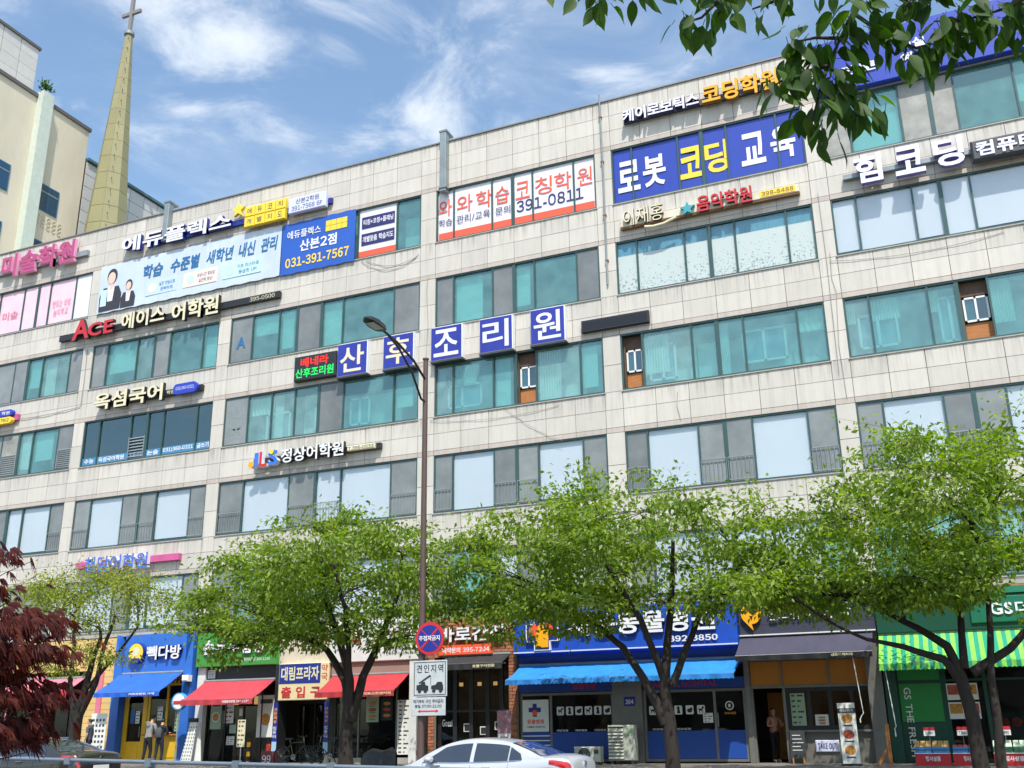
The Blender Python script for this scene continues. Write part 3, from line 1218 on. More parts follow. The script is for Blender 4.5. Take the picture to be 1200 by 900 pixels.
s_ = sign('banner', 'long pale blue cloth banner with two printed women over the top windows', -15.3, 19.5, -0.1, 'banner')
cloth(s_, -20.33, -10.40, 19.58, 21.90, -0.09, BANNER, 'cloth', 0.012)
yb = -0.106
for txt, x0, x1 in (('학습', -17.95, -16.72), ('수준별', -16.38, -14.72), ('새학년', -14.42, -12.92), ('내신', -12.7, -11.78), ('관리', -11.55, -10.65)):
    lettering(s_, txt, x0 + 0.1, x1, 20.82, 21.48, yb, MIDBLUE, 0.035, slant=0.12)
for i, (x0, x1, l1, l2) in enumerate(((-17.55, -15.8, '실전 연습으로', '완벽하게!'), (-15.45, -13.65, '순공시간 확보로', '실전력 향상!'), (-13.35, -11.35, '기초 마스터로', '등급컷 UP!'))):
    cell('print_box', PASTEL[i], x0, x1, yb - 0.002, yb + 0.02, 19.95, 20.62, s_)
    lettering(s_, l1, x0 + 0.75, x1 - 0.12, 20.32, 20.50, yb - 0.008, MIDBLUE, 0.0)
    lettering(s_, l2, x0 + 0.85, x1 - 0.22, 20.06, 20.24, yb - 0.008, MIDBLUE, 0.0)
    MB().disc((x0 + 0.38, yb - 0.004, 20.28), 0.22, 'y', 0.004, 20).build('print_icon', PASTEL[(i + 1) % 3], s_)


def printed_woman(px_, pz, k):
    b = MB()
    b.prism([(px_ - 0.42 * k, pz), (px_ + 0.42 * k, pz), (px_ + 0.44 * k, pz + 0.5 * k), (px_ + 0.3 * k, pz + 0.78 * k), (px_ - 0.3 * k, pz + 0.78 * k), (px_ - 0.44 * k, pz + 0.5 * k)], yb, yb + 0.004, 0)
    b.prism([(px_ - 0.1 * k, pz + 0.3 * k), (px_ + 0.1 * k, pz + 0.3 * k), (px_ + 0.14 * k, pz + 0.78 * k), (px_ - 0.14 * k, pz + 0.78 * k)], yb - 0.004, yb, 1)
    b.prism([(px_ - 0.07 * k, pz + 0.7 * k), (px_ + 0.07 * k, pz + 0.7 * k), (px_ + 0.07 * k, pz + 0.95 * k), (px_ - 0.07 * k, pz + 0.95 * k)], yb - 0.008, yb - 0.004, 2)
    b.disc((px_ + 0.01 * k, yb - 0.012, pz + 1.15 * k), 0.25 * k, 'y', 0.004, 20, 3, rx=0.2 * k)
    b.disc((px_, yb - 0.018, pz + 1.08 * k), 0.2 * k, 'y', 0.004, 20, 2, rx=0.15 * k)
    b.build('printed_figure', [SUITDK, WHITE, SKINP, SUITDK], s_)


printed_woman(-19.6, 19.66, 1.45)
printed_woman(-18.55, 19.64, 0.95)
cell('print_box', PASTEL[2], -20.15, -19.8, yb - 0.012, yb - 0.008, 19.9, 20.7, s_)

s_ = sign('banner', 'royal blue cloth banner with white and yellow print and phone number', -8.6, 19.5, -0.1, 'banner')
cloth(s_, -10.37, -6.78, 19.54, 21.86, -0.09, BANNER_B, 'cloth', 0.010, 16)
lettering(s_, '에듀플렉스', -10.1, -8.45, 21.13, 21.5, yb, WHITE, 0.012)
for r_ in range(2):
    for k in range(4):
        x = -8.2 + k * 0.26
        cell('print_tile', YELLOW, x, x + 0.24, yb - 0.004, yb + 0.01, 21.12 + r_ * 0.25, 21.35 + r_ * 0.25, s_)
lettering(s_, '산본2점', -9.45, -7.65, 20.47, 20.98, yb, WHITE, 0.03)
lettering(s_, '031-391-7567', -10.12, -7.05, 19.82, 20.25, yb, YELLOW, 0.03)

s_ = sign('wall_sign', 'white and amber channel letters on a dark rail below the parapet', 7.5, 22.5)
MB().box(4.7, 10.5, -0.15, -0.02, 22.74, 22.98).build('rail', DKGREY, s_)
LILAC = mat('letter_lilac_white', srgb('#e4e2f6'), 0.4)
letters(s_, '케이로보틱스', 4.72, 7.56, 22.66, 23.20, -0.34, 0.19, LILAC, NAVY, 0.035)
letters(s_, '코딩학원', 7.69, 10.38, 22.57, 23.36, -0.36, 0.2, GOLD, mat('letter_amber_side', srgb('#8a5a10'), 0.5), 0.035)

s_ = sign('wall_sign', 'big lilac white channel letters on a steel rail with dark name plate', 15.2, 18.2)
MB().box(12.05, 19.5, -0.2, -0.03, 18.62, 18.78).build('rail', GREYM, s_)
for x0, x1, ch in ((12.45, 13.3, '힘'), (13.68, 14.58, '코'), (14.86, 15.74, '딩')):
    letters(s_, ch, x0, x1, 18.24, 19.25, -0.42, 0.2, LILAC, mat('letter_violet_side', srgb('#7a70b4'), 0.5), 0.035)
MB().bevbox(15.94, 19.2, -0.44, -0.2, 18.22, 18.92, 0.06).build('name_plate', DKGREY, s_)
letters(s_, '컴퓨터학원', 16.08, 19.0, 18.33, 18.82, -0.47, 0.03, LILAC, LILAC, 0.035)

s_ = sign('roof_sign', 'deep blue roof board with white and yellow letters behind the leaves', 16, 21.9)
MB().bevbox(11.62, 21.4, -0.28, -0.02, 21.9, 23.92, 0.03).build('board', mat('roof_board_blue', srgb('#1f3eaa'), 0.4, vary=0.08, streak=0.12), s_)
letters(s_, '매실', 14.35, 15.15, 22.86, 23.22, -0.32, 0.04, WHITE, WHITE, 0.03)
letters(s_, '예수', 14.35, 15.15, 22.36, 22.72, -0.32, 0.04, WHITE, WHITE, 0.03)
letters(s_, '학원', 17.9, 20.4, 22.5, 23.6, -0.36, 0.08, GOLD, GOLD, 0.03)
letters(s_, '전문', 12.3, 13.6, 22.4, 22.75, -0.32, 0.04, WHITE, WHITE, 0.03)

s_ = sign('wall_sign', 'weathered cream sign box with red letters and a teal star under blue films', 7.5, 18.5)
AGED = mat('aged_cream_box', srgb('#d8cfbb'), 0.6, vary=0.2, scale=3)
b = MB().bevbox(4.38, 10.64, -0.22, -0.02, 18.52, 18.82, 0.02)
b.build('box', AGED, s_)
MB().box(4.38, 10.62, -0.19, -0.03, 18.46, 18.519).build('rusty_edge', RUST, s_)
letters(s_, '이재홍', 4.55, 6.0, 18.46, 19.12, -0.36, 0.12, CREAM, BLACK, -0.004)
MB().tube([(5.3, -0.3, 18.32), (5.6, -0.3, 18.27), (6.0, -0.3, 18.30), (6.45, -0.3, 18.45)], 0.05, 8).build('swash', CREAM, s_)
pts = []
for i in range(10):
    r_ = 0.27 if i % 2 == 0 else 0.12
    a = math.pi / 2 + i * math.pi / 5
    pts.append((6.86 + r_ * math.cos(a), 18.68 + r_ * math.sin(a)))
MB().prism(pts, -0.34, -0.22).build('star', mat('teal_paint', srgb('#3f9aa5'), 0.5), s_)
letters(s_, '음악학원', 7.2, 9.1, 18.44, 19.05, -0.36, 0.12, RED, BLACK, 0.02)
cell('number_plate', YELLOW, 9.34, 10.52, -0.232, -0.222, 18.56, 18.79, s_)
lettering(s_, '398-8488', 9.4, 10.46, 18.60, 18.76, -0.24, RUST, 0.01)

s_ = sign('wall_sign', 'red and cream letters on a long black rail above the fifth floor', -16.5, 18.4)
MB().box(-22.3, -10.27, -0.18, -0.02, 18.56, 18.84).build('rail', BLACK, s_)
letters(s_, 'A', -21.35, -20.35, 18.38, 19.36, -0.36, 0.18, RED, BLACK, 0.06)
letters(s_, 'CE', -20.42, -18.98, 18.42, 19.06, -0.36, 0.18, RED, BLACK, 0.06)
letters(s_, '에이스', -18.5, -16.1, 18.42, 19.2, -0.36, 0.18, CREAM, BLACK, 0.03)
letters(s_, '어학원', -15.7, -13.22, 18.3, 19.16, -0.36, 0.18, CREAM, BLACK, 0.03)
lettering(s_, '395-0500', -11.75, -10.5, 18.61, 18.79, -0.186, CREAM, 0.0)

s_ = sign('led_sign', 'blank black sign panel beside the last blue letter square', 4, 14.8, -0.1)
MB().bevbox(2.75, 5.21, -0.16, -0.01, 14.79, 15.24, 0.02).build('panel', BLACK, s_)
MB().box(2.82, 5.14, -0.164, -0.161, 14.86, 15.17).build('face', mat('dead_led', srgb('#17171b'), 0.35), s_)

FADED = mat('faded_letter', srgb('#e0d3b4'), 0.5)
SIGNBLUE = mat('square_sign_blue', srgb('#2d379c'), 0.4, vary=0.12, scale=1.5, streak=0.2)
for i, (ch, x0, x1, m_, lab) in enumerate((('산', -7.27, -5.92, FADED, 'blue square letter sign with faded cream letter next to the LED panel'),
                                           ('후', -5.22, -3.90, FADED, 'blue square letter sign behind the street lamp head'),
                                           ('조', -3.17, -1.87, WHITE, 'blue square letter sign just right of the lamp pole top'),
                                           ('리', -1.16, 0.16, WHITE, 'blue square letter sign, fourth of the row of five'),
                                           ('원', 0.86, 2.18, WHITE, 'blue square letter sign nearest the blank black panel'))):
    s_ = thing('letter_sign', lab, 'sign', ((x0 + x1) / 2, -0.1, 14.6), 'blue square letter signs')
    MB().bevbox(x0, x1, -0.26, -0.01, 14.60, 15.93, 0.015).build('box', PVC, s_)
    MB().box(x0 + 0.02, x1 - 0.025, -0.266, -0.2605, 14.62, 15.91).build('face', SIGNBLUE, s_)
    MB().box(x0 - 0.02, x1 + 0.02, -0.25, -0.0, 14.535, 14.598).build('base_rail', DKGREY, s_)
    lettering(s_, ch, x0 + 0.13, x1 - 0.15, 14.74, 15.80, -0.274, m_, 0.014)

s_ = sign('led_sign', 'black LED panel with red and green letters left of the blue squares', -8.3, 14.7, -0.1)
MB().bevbox(-9.3, -7.36, -0.22, -0.01, 14.72, 15.74, 0.02).build('panel', BLACK, s_)
lettering(s_, '베네라', -9.0, -7.7, 15.27, 15.65, -0.226, mat('led_red', srgb('#e8281c'), 0.5, emit=srgb('#ff2a1a'), estr=0.35), 0.02)
lettering(s_, '산후조리원', -9.22, -7.45, 14.83, 15.22, -0.226, mat('led_green', srgb('#1fd05a'), 0.5, emit=srgb('#18e860'), estr=0.35), 0.02)

s_ = sign('wall_sign', 'cream channel letters with blue phone plate above the dark fourth floor windows', -17, 14.8)
MB().box(-19.5, -13.88, -0.18, -0.02, 15.06, 15.32).build('rail', BLACK, s_)
letters(s_, '옥섬국어', -19.55, -15.78, 14.86, 15.62, -0.36, 0.18, CREAM, BLACK, 0.03)
lettering(s_, '학원', -15.72, -15.3, 15.12, 15.28, -0.186, CREAM, 0.01)
b = MB()
pts = []
for i in range(24):
    a = 2 * math.pi * i / 24
    sx = 0.42 if math.cos(a) > 0 else -0.42
    pts.append((-14.63 + sx + 0.2 * math.cos(a), 15.21 + 0.23 * math.sin(a)))
b.prism(pts, -0.34, -0.18)
b.build('phone_plate', BLUE, s_)
lettering(s_, '031)360-0321', -15.1, -14.15, 15.12, 15.3, -0.346, PALEBLUE, 0.0)

s_ = sign('wall_sign', 'small blue and yellow pill plates with pink end at the left edge', -25.5, 15, -0.1)
for z, m_, tx in ((15.34, BLUE, '학원'), (15.0, YELLOW, '7902')):
    pts = []
    for i in range(24):
        a = 2 * math.pi * i / 24
        sx = 0.8 if math.cos(a) > 0 else -0.8
        pts.append((-25.4 + sx + 0.16 * math.cos(a), z + 0.14 + 0.15 * math.sin(a)))
    MB().prism(pts, -0.32, -0.14).build('plate', m_, s_)
    lettering(s_, tx, -25.1, -24.6, z + 0.06, z + 0.22, -0.326, WHITE if m_ is BLUE else NAVY, 0.01)
MB().box(-27, -24.25, -0.14, -0.02, 15.15, 15.42).build('rail', PINKM, s_)

s_ = sign('wall_sign', 'white letters with red, blue and yellow initials on a black rail', -8.2, 11.4)
MB().box(-11.0, -5.28, -0.18, -0.02, 11.56, 11.78).build('rail', BLACK, s_)
letters(s_, 'J', -11.0, -10.62, 11.38, 11.96, -0.38, 0.2, mat('letter_sky', srgb('#3f6fd0'), 0.45), WHITE, 0.07)
letters(s_, 'L', -10.58, -10.22, 11.38, 11.98, -0.38, 0.2, RED, WHITE, 0.07)
letters(s_, 'S', -10.18, -9.72, 11.40, 11.99, -0.38, 0.2, mat('letter_azure', srgb('#2f6fd6'), 0.45), WHITE, 0.07)
MB().disc((-10.95, -0.39, 11.5), 0.13, 'y', 0.03, 16).build('dot', GOLD, s_)
MB().disc((-10.02, -0.39, 11.93), 0.10, 'y', 0.03, 16).build('dot', YELLOW, s_)
letters(s_, '정상어학원', -9.59, -6.76, 11.42, 11.98, -0.36, 0.18, WHITE, BLACK, 0.02)
MB().bevbox(-6.65, -5.46, -0.30, -0.18, 11.57, 11.76, 0.02).build('phone_plate', CREAM, s_)
lettering(s_, 'T.396-0533', -6.6, -5.5, 11.60, 11.73, -0.306, DKGREY, 0.0)

s_ = sign('wall_sign', 'blue letters with white outlines on a pink rail above the left tree', -17, 7.9)
MB().box(-19.65, -14.3, -0.2, -0.02, 8.1, 8.36).build('rail', PINKM, s_)
letters(s_, '청담어학원', -19.02, -15.70, 7.88, 8.50, -0.36, 0.16, mat('letter_cobalt', srgb('#3a6ec8'), 0.45), WHITE, 0.015)

# ducts hung over the parapet, rain pipe, cables
for x, z0, z1, lab in ((-2.72, 21.62, 24.28, 'grey metal duct hung over the parapet beside the orange film window'), (-16.65, 22.4, 24.3, 'grey metal duct crossing the parapet above the long banner')):
    s_ = thing('roof_duct', lab, 'duct', (x, -0.15, z0), 'ducts over the parapet')
    MB().bevbox(x - 0.14, x + 0.14, -0.30, -0.02, z0, z1, 0.02).build('casing', GREYM, s_)
    MB().box(x - 0.17, x + 0.17, -0.32, 0.3, z1, z1 + 0.08).build('cap', GREYM, s_)
    MB().box(x - 0.16, x + 0.16, -0.31, -0.01, z0 + 0.1, z0 + 0.16).build('bracket', DKGREY, s_)
s_ = thing('rain_pipe', 'thin rusty rain pipe running down the pier beside the blue film window', 'pipe', (3.78, -0.05, 16))
MB().tube([(3.78, -0.06, 24.3), (3.79, -0.06, 20.5), (3.77, -0.06, 16.5)], 0.035, 8).build('pipe', GREYM, s_, smooth=True)
for z in (23.3, 21.4, 19.2, 17.4):
    MB().box(3.72, 3.84, -0.10, -0.003, z, z + 0.05).build('clip', RUST, s_)

CABLE = mat('cable_rubber', srgb('#8f8a83'), 0.7)


def sag(p, q, d, n=14):
    p, q = Vector(p), Vector(q)
    return [p.lerp(q, i / n) + Vector((0.03 * math.sin(i * 2.1), -0.01 * math.sin(i * 1.3), -d * 4 * (i / n) * (1 - i / n))) for i in range(n + 1)]


def cable(label, runs, r_=0.012):
    r_ *= 0.7
    b = MB()
    for pts in runs:
        b.tube(pts, r_, 5)
    o = b.build('cable', CABLE, None, smooth=True)
    tag(o, label, 'cable', 'loose cables on the wall')


cable('loose looping cables hanging under the blue banner on the wall', [sag((-6.3, -0.03, 19.5), (-3.9, -0.03, 19.2), 0.35), sag((-6.5, -0.03, 19.5), (-3.85, -0.03, 19.25), 0.55)])
cable('black cable bundle running along the wall under the left fourth floor windows', [sag((-24.2, -0.04, 15.2), (-20.65, -0.04, 15.3), 0.06), [(-20.65, -0.03, 15.3), (-20.62, -0.03, 16.4), (-20.66, -0.03, 18.0)]], 0.018)
cable('tangled thin cables on the wall below the open middle window', [sag((-3.3, -0.03, 12.4), (1.8, -0.03, 12.3), 0.2), sag((-0.3, -0.03, 12.5), (1.9, -0.03, 11.0), 0.15)], 0.009)
cable('thin cables dropping down the pier left of the white blind windows', [[(11.35, -0.03, 16.2), (11.31, -0.03, 15.3), (11.4, -0.03, 14.8), (11.28, -0.03, 13.0), (11.33, -0.03, 11.2)], [(11.2, -0.03, 18.4), (11.22, -0.03, 16.0), (11.18, -0.03, 12.0)], sag((11.3, -0.03, 15.9), (16.5, -0.03, 15.85), 0.2)], 0.010)
cable('thin cable dropping down the wall right of the middle open window', [[(6.0, -0.02, 12.2), (5.95, -0.02, 11.7), (6.05, -0.02, 11.2)], [(-3.45, -0.03, 18.2), (-3.5, -0.03, 17.6), (-3.42, -0.03, 16.2), (-3.5, -0.03, 14.6)]], 0.012)


# ------------------------------------------------------------------ ground floor: shop fronts
GZ = 0.58
STEEL = mat('shop_steel_frame', srgb('#7d7d78'), 0.45, 0.4, vary=0.15)
DSTEEL = mat('dark_frame', srgb('#2c2a28'), 0.5, 0.2, vary=0.15)
YEL = mat('yellow_paint', srgb('#e2b41c'), 0.5, vary=0.08)
COBALT = mat('cobalt_paint', srgb('#2f6bc4'), 0.45, vary=0.06)
BEIGE = mat('beige_siding', srgb('#d9b877'), 0.6, vary=0.08, rand=0.04)
PINKP = mat('bubblegum_paint', srgb('#d8788c'), 0.5, vary=0.1)
HOSP = mat('hospital_blue', srgb('#1d4db4'), 0.4, vary=0.1, streak=0.15)
HOSPD = mat('hospital_panel_blue', srgb('#1b479c'), 0.45, vary=0.06)
ORANGEP = mat('orange_panel', srgb('#c07a1e'), 0.5, vary=0.06)
NAVYW = mat('navy_boards', srgb('#3a3c4e'), 0.55, vary=0.15, scale=2)
GSG = mat('deep_green_panel', srgb('#12493a'), 0.45, vary=0.06)
GSL = mat('leaf_green_panel', srgb('#1f8a3c'), 0.45, vary=0.05)
MARBLE = mat('white_fascia', srgb('#d8d8d6'), 0.5, vary=0.07)
BRICKM = mat('brick_clay', srgb('#a5694c'), 0.8, vary=0.3, scale=9, rand=0.28)
MORTAR = mat('brick_mortar', srgb('#8f877c'), 0.9)
PAPER = mat('paper_white', srgb('#e2e3de'), 0.7, vary=0.05)
POSTGRN = mat('poster_green', srgb('#9fb79a'), 0.6, vary=0.15)
FOOD = mat('print_food', srgb('#c98a3c'), 0.6, vary=0.45, scale=14)
FOODR = mat('print_food_red', srgb('#b4503c'), 0.6, vary=0.5, scale=14)
DARKB = mat('chalkboard', srgb('#23272a'), 0.7, vary=0.1)
WARM = mat('lamp_glow', srgb('#f0c070'), 0.5, emit=(1.0, 0.62, 0.22), estr=0.7)


def glassfront(T, x0, x1, z0, z1, y, mull, frame, fw_=0.05, g=None, hbar=None, name='pane'):
    m = MB()
    m.box(x0, x1, y - 0.04, y + 0.04, z0, z0 + fw_)
    m.box(x0, x1, y - 0.04, y + 0.04, z1 - fw_, z1)
    xs = [x0 + fw_ / 2] + list(mull) + [x1 - fw_ / 2]
    for x in xs:
        m.box(x - fw_ / 2, x + fw_ / 2, y - 0.037, y + 0.037, z0 + fw_, z1 - fw_)
    if hbar:
        for i in range(len(xs) - 1):
            m.box(xs[i] + fw_ / 2, xs[i + 1] - fw_ / 2, y - 0.034, y + 0.034, hbar - 0.03, hbar + 0.03)
    m.build('frame', frame, T)
    for i in range(len(xs) - 1):
        cell(name, g or SHOPGLASS, xs[i] + fw_ / 2, xs[i + 1] - fw_ / 2, y - 0.004, y + 0.004, z0 + fw_, z1 - fw_, T)


def awning(label, x0, x1, yt, zt, yf, zf, val, m, vm=None, text=None, tx=None, tm=None, stripes=None, n=24, frame=None, sag_=0.075):
    T = thing('awning', label, 'awning', ((x0 + x1) / 2, yt, zt), 'shop awnings')
    b = MB()
    k = 8
    vs = []
    for j in range(k + 1):
        u = j / k
        for i in range(n + 1):
            x = x0 + (x1 - x0) * i / n
            s1 = sag_ * math.sin(math.pi * u) * (0.65 + 0.35 * math.cos(i * 1.7) * math.sin(i * 0.61))
            vs.append((x, yt + (yf - yt) * u, zt + (zf - zt) * u - s1))
    k0 = len(vs)
    vs += [(a, c + 0.004, z - 0.014) for a, c, z in vs]
    W = n + 1
    fs, ms = [], []
    for j in range(k):
        for i in range(n):
            q = (j * W + i, j * W + i + 1, (j + 1) * W + i + 1, (j + 1) * W + i)
            fs.append(q)
            fs.append(tuple(k0 + e for e in reversed(q)))
            mi = (i % 2) if stripes else 0
            ms += [mi, mi]
    b.v, b.f, b.m = vs, fs, ms
    b.build('canopy', [m, stripes] if stripes else m, T, smooth=True)
    # valance
    v = MB()
    vs = []
    N_ = n * 2
    for j in range(4):
        for i in range(N_ + 1):
            x = x0 + (x1 - x0) * i / N_
            z = zf - 0.01 - val * j / 3 - (0.012 * (1 + math.cos(i * math.pi)) if j == 3 else 0)
            vs.append((x, yf + 0.02 * math.sin(i * 0.8) * j / 3 - 0.008, z))
    W = N_ + 1
    fs = [(j * W + i, j * W + i + 1, (j + 1) * W + i + 1, (j + 1) * W + i) for j in range(3) for i in range(N_)]
    ms = [((i // 2) % 2 if stripes else 0) for j in range(3) for i in range(N_)]
    v.v, v.f, v.m = vs, fs, ms
    v.build('valance', [vm or m, stripes] if stripes else (vm or m), T, smooth=True)
    f = frame or GREYM
    MB().tube([(x0, yf + 0.02, zf - 0.02), (x1, yf + 0.02, zf - 0.02)], 0.025, 8).build('front_bar', f, T, smooth=True)
    MB().tube([(x0 - 0.02, yt + 0.03, zt + 0.02), (x1 + 0.02, yt + 0.03, zt + 0.02)], 0.055, 10).build('roller', f, T, smooth=True)
    for x in (x0 + 0.12 * (x1 - x0), x1 - 0.12 * (x1 - x0)):
        MB().tube([(x, yt, zt - 0.12), (x + 0.25, (yt + yf) / 2, (zt + zf) / 2 - 0.16), (x, yf + 0.03, zf - 0.05)], 0.02, 6).build('arm', f, T)
    if text:
        lettering(T, text, tx[0], tx[1], zf - val * 0.82, zf - val * 0.28, yf - 0.034, tm or WHITE, 0.03, depth=0.002)
    return T


def poster(T, x0, x1, z0, z1, y, m, kind=None, name='poster'):
    """printed sheet with a simple picture and text lines"""
    o = MB().box(x0, x1, y, y + 0.006, z0, z1)
    mats = [m, FOOD, FOODR, DKGREY, WHITE]
    w_, h_ = x1 - x0, z1 - z0
    yy = y - 0.003
    if kind == 'bowl':
        o.disc(((x0 + x1) / 2, yy, z0 + h_ * 0.42), 0.36 * min(w_, h_), 'y', 0.004, 18, 4)
        o.disc(((x0 + x1) / 2, yy - 0.004, z0 + h_ * 0.42), 0.28 * min(w_, h_), 'y', 0.004, 18, 1)
        o.box(x0 + 0.15 * w_, x1 - 0.15 * w_, yy, yy + 0.002, z0 + h_ * 0.80, z0 + h_ * 0.90, 3)
    elif kind == 'menu':
        n = max(4, int(h_ / 0.13))
        for i in range(n):
            z = z0 + h_ * (i + 0.4) / n
            o.box(x0 + 0.12 * w_, x0 + 0.35 * w_, yy, yy + 0.002, z, z + h_ / n * 0.35, 3)
            o.box(x0 + 0.5 * w_, x0 + (0.75 + 0.15 * ((i * 7) % 3 - 1)) * w_, yy, yy + 0.002, z, z + h_ / n * 0.35, 3)
    elif kind == 'food':
        n = 3
        for i in range(n):
            z = z0 + h_ * (0.14 + 0.26 * i)
            o.disc(((x0 + x1) / 2, yy, z + h_ * 0.08), h_ * 0.075, 'y', 0.004, 18, 1 + i % 2, rx=w_ * 0.32)
            o.box(x0 + 0.25 * w_, x1 - 0.25 * w_, yy, yy + 0.002, z - h_ * 0.05, z - h_ * 0.025, 3)
    elif kind == 'grid':
        for i in range(4):
            for j in range(7):
                a = x0 + w_ * (0.1 + 0.22 * i)
                z = z0 + h_ * (0.06 + 0.125 * j)
                o.box(a, a + 0.13 * w_, yy, yy + 0.002, z, z + h_ * 0.06, 3)
    return o.build(name, mats, T)


# --- far left shop: beige boards and pink posts
T = thing('corner_shop', 'beige boarded shop front with pink posts beside the blue coffee shop', 'shop', (-20, 0, GZ), 'ground floor shops')
zz_ = GZ
while zz_ < 5.2:
    for a, c in ((-18.42, -16.95), (-22.5, -18.45)):
        if a < -20 and zz_ < 4.0:
            continue
        cell('plank', BEIGE, a, c, -0.10 + random.uniform(-0.004, 0.004), 0.02, zz_, min(zz_ + 0.235, 5.25), T)
    zz_ += 0.245
MB().box(-17.80, -17.55, -0.16, -0.104, GZ, 3.95).build('post', PINKP, T)
MB().box(-21.15, -20.6, -0.2, 0.05, GZ, 3.9).build('post', PINKP, T)
MB().box(-30, -22.55, -0.12, 0.02, 4.0, 5.25).build('fascia', PINKP, T)
MB().box(-30, -26.5, -0.05, 0.02, GZ, 3.98).build('wall_panel', BEIGE, T)
glassfront(T, -26.4, -21.2, GZ, 3.9, 0.2, [-24.6, -22.9], PINKP)
glassfront(T, -20.55, -18.5, GZ, 3.9, 0.2, [-19.5], DSTEEL)
awning('pink awning with darker red valance on the far left shop', -22.4, -18.5, -0.15, 3.75, -1.0, 3.25, 0.25, PINKP, RED)

# --- coffee shop
T = thing('coffee_shop', 'cobalt blue and yellow coffee shop front with arched door and serving window', 'shop', (-15, 0, GZ), 'ground floor shops')
MB().prism([(-16.85, GZ), (-16.45, GZ), (-16.45, 3.9), (-16.85, 5.3)], -0.36, 0.02).build('pier', COBALT, T)
b = MB()
b.prism([(-13.45, GZ), (-13.06, GZ), (-13.06, 5.3), (-13.45, 3.9)], -0.36, 0.02)
b.build('pier', COBALT, T)
MB().box(-16.449, -13.451, -0.30, 0.02, 3.75, 5.28).build('fascia', COBALT, T)
MB().box(-16.449, -13.451, -0.02, 0.06, 3.35, 3.749).build('transom', YEL, T)
MB().box(-15.3, -13.451, -0.08, 0.10, GZ, 1.55).build('counter', YEL, T)
for x in (-15.1, -14.25):
    MB().box(x, x + 0.7, -0.10, -0.081, GZ + 0.2, 1.40).build('counter_panel', YEL, T)
MB().box(-15.35, -13.40, -0.22, 0.12, 1.555, 1.61).build('counter_top', WOOD, T)
b = MB()
for x in (-15.28, -14.42, -13.62):
    b.box(x, x + 0.1, -0.02, 0.06, 1.612, 3.349)
b.build('window_post', YEL, T)
for x0, x1 in ((-15.18, -14.42), (-14.32, -13.62)):
    cell('pane', SHOPGLASS, x0, x1, 0.01, 0.02, 1.615, 3.345, T)
D = MB()
outer = [(-16.40, GZ), (-15.40, GZ), (-15.40, 3.34), (-16.40, 3.34)]
D.box(-16.42, -16.22, -0.04, 0.04, GZ, 3.345)
D.box(-15.50, -15.30, -0.04, 0.04, GZ, 3.345)
D.box(-16.219, -15.501, -0.04, 0.04, GZ, 1.35)
arch = [(-16.219, 3.345), (-16.219, 2.75)]
for i in range(13):
    a = math.pi - math.pi * i / 12
    arch.append((-15.86 + 0.36 * math.cos(a), 2.75 + 0.42 * math.sin(a)))
arch += [(-15.501, 2.75), (-15.501, 3.345)]
D.prism(arch, -0.035, 0.035)
dr = D.build('door', YEL, T)
cell('pane', SHOPGLASS, -16.215, -15.505, -0.005, 0.005, 1.351, 3.3, T)
MB().box(-16.12, -15.60, -0.056, -0.041, GZ + 0.12, 1.25).build('door_panel', YEL, T)
MB().tube([(-15.55, -0.09, 1.5), (-15.55, -0.09, 1.9)], 0.015, 6).build('door_handle', GREYM, T)
poster(T, -16.1, -15.9, 2.0, 2.5, -0.02, MIDBLUE)
poster(T, -15.85, -15.65, 2.0, 2.45, -0.02, PAPER, 'menu')
poster(T, -13.95, -13.7, 1.7, 2.4, -0.02, POSTGRN, 'menu')
poster(T, -14.8, -14.55, 2.1, 2.6, -0.02, PAPER, 'menu')
lettering(T, 'COFFEE', -14.75, -13.5, 3.42, 3.66, -0.03, BLACK, 0.05)
awning('bright blue awning over the yellow coffee shop counter', -16.6, -13.5, -0.32, 3.80, -1.5, 3.10, 0.15, mat('awning_blue', srgb('#2160c8'), 0.75, vary=0.16, scale=1.6, streak=0.2), None, '커피전문점 카페', (-14.9, -13.7))
s_ = sign('shop_sign', 'white letters with a round yellow disc on the cobalt coffee fascia', -14.6, 4.3, -0.35)
letters(s_, '빽다방', -15.22, -13.58, 4.30, 4.82, -0.44, 0.12, WHITE, NAVY, 0.035)
MB().disc((-15.72, -0.40, 4.58), 0.38, 'y', 0.16, 32).build('rim', DKBLUE, s_)
MB().disc((-15.72, -0.487, 4.58), 0.35, 'y', 0.012, 32).build('disc', YELLOW, s_)
MB().disc((-15.72, -0.496, 4.62), 0.17, 'y', 0.006, 24).build('plain_dot', CREAM, s_)
MB().box(-15.95, -15.49, -0.50, -0.494, 4.26, 4.38).build('disc_band', DKBLUE, s_)
s_ = sign('projecting_sign', 'round blue projecting sign on a pole beside the coffee shop awning', -12.9, 0.6, -1.2)
MB().disc((-12.78, -1.2, 2.72), 0.30, 'y', 0.16, 28).build('rim', mat('sky_blue_paint', srgb('#3f9fd8'), 0.4), s_)
MB().disc((-12.75, -1.288, 2.72), 0.26, 'y', 0.012, 28).build('face', WHITE, s_)
MB().box(-12.98, -12.5, -1.302, -1.294, 2.62, 2.74).build('band', RED, s_)
MB().tube([(-12.78, -1.2, 0.55), (-12.78, -1.2, 2.44)], 0.03, 8).build('pole', GREYM, s_)
MB().disc((-12.78, -1.2, 0.60), 0.24, 'z', 0.08, 20).build('base', DKGREY, s_)
s_ = thing('floodlight', 'small white lamp box on the blue pier of the coffee shop', 'lamp', (-13.2, -0.5, 3.5))
MB().bevbox(-13.3, -13.0, -0.62, -0.37, 3.45, 3.68, 0.04).build('housing', PVC, s_)
MB().box(-13.2, -13.1, -0.40, -0.34, 3.3, 3.46).build('bracket', DKGREY, s_)

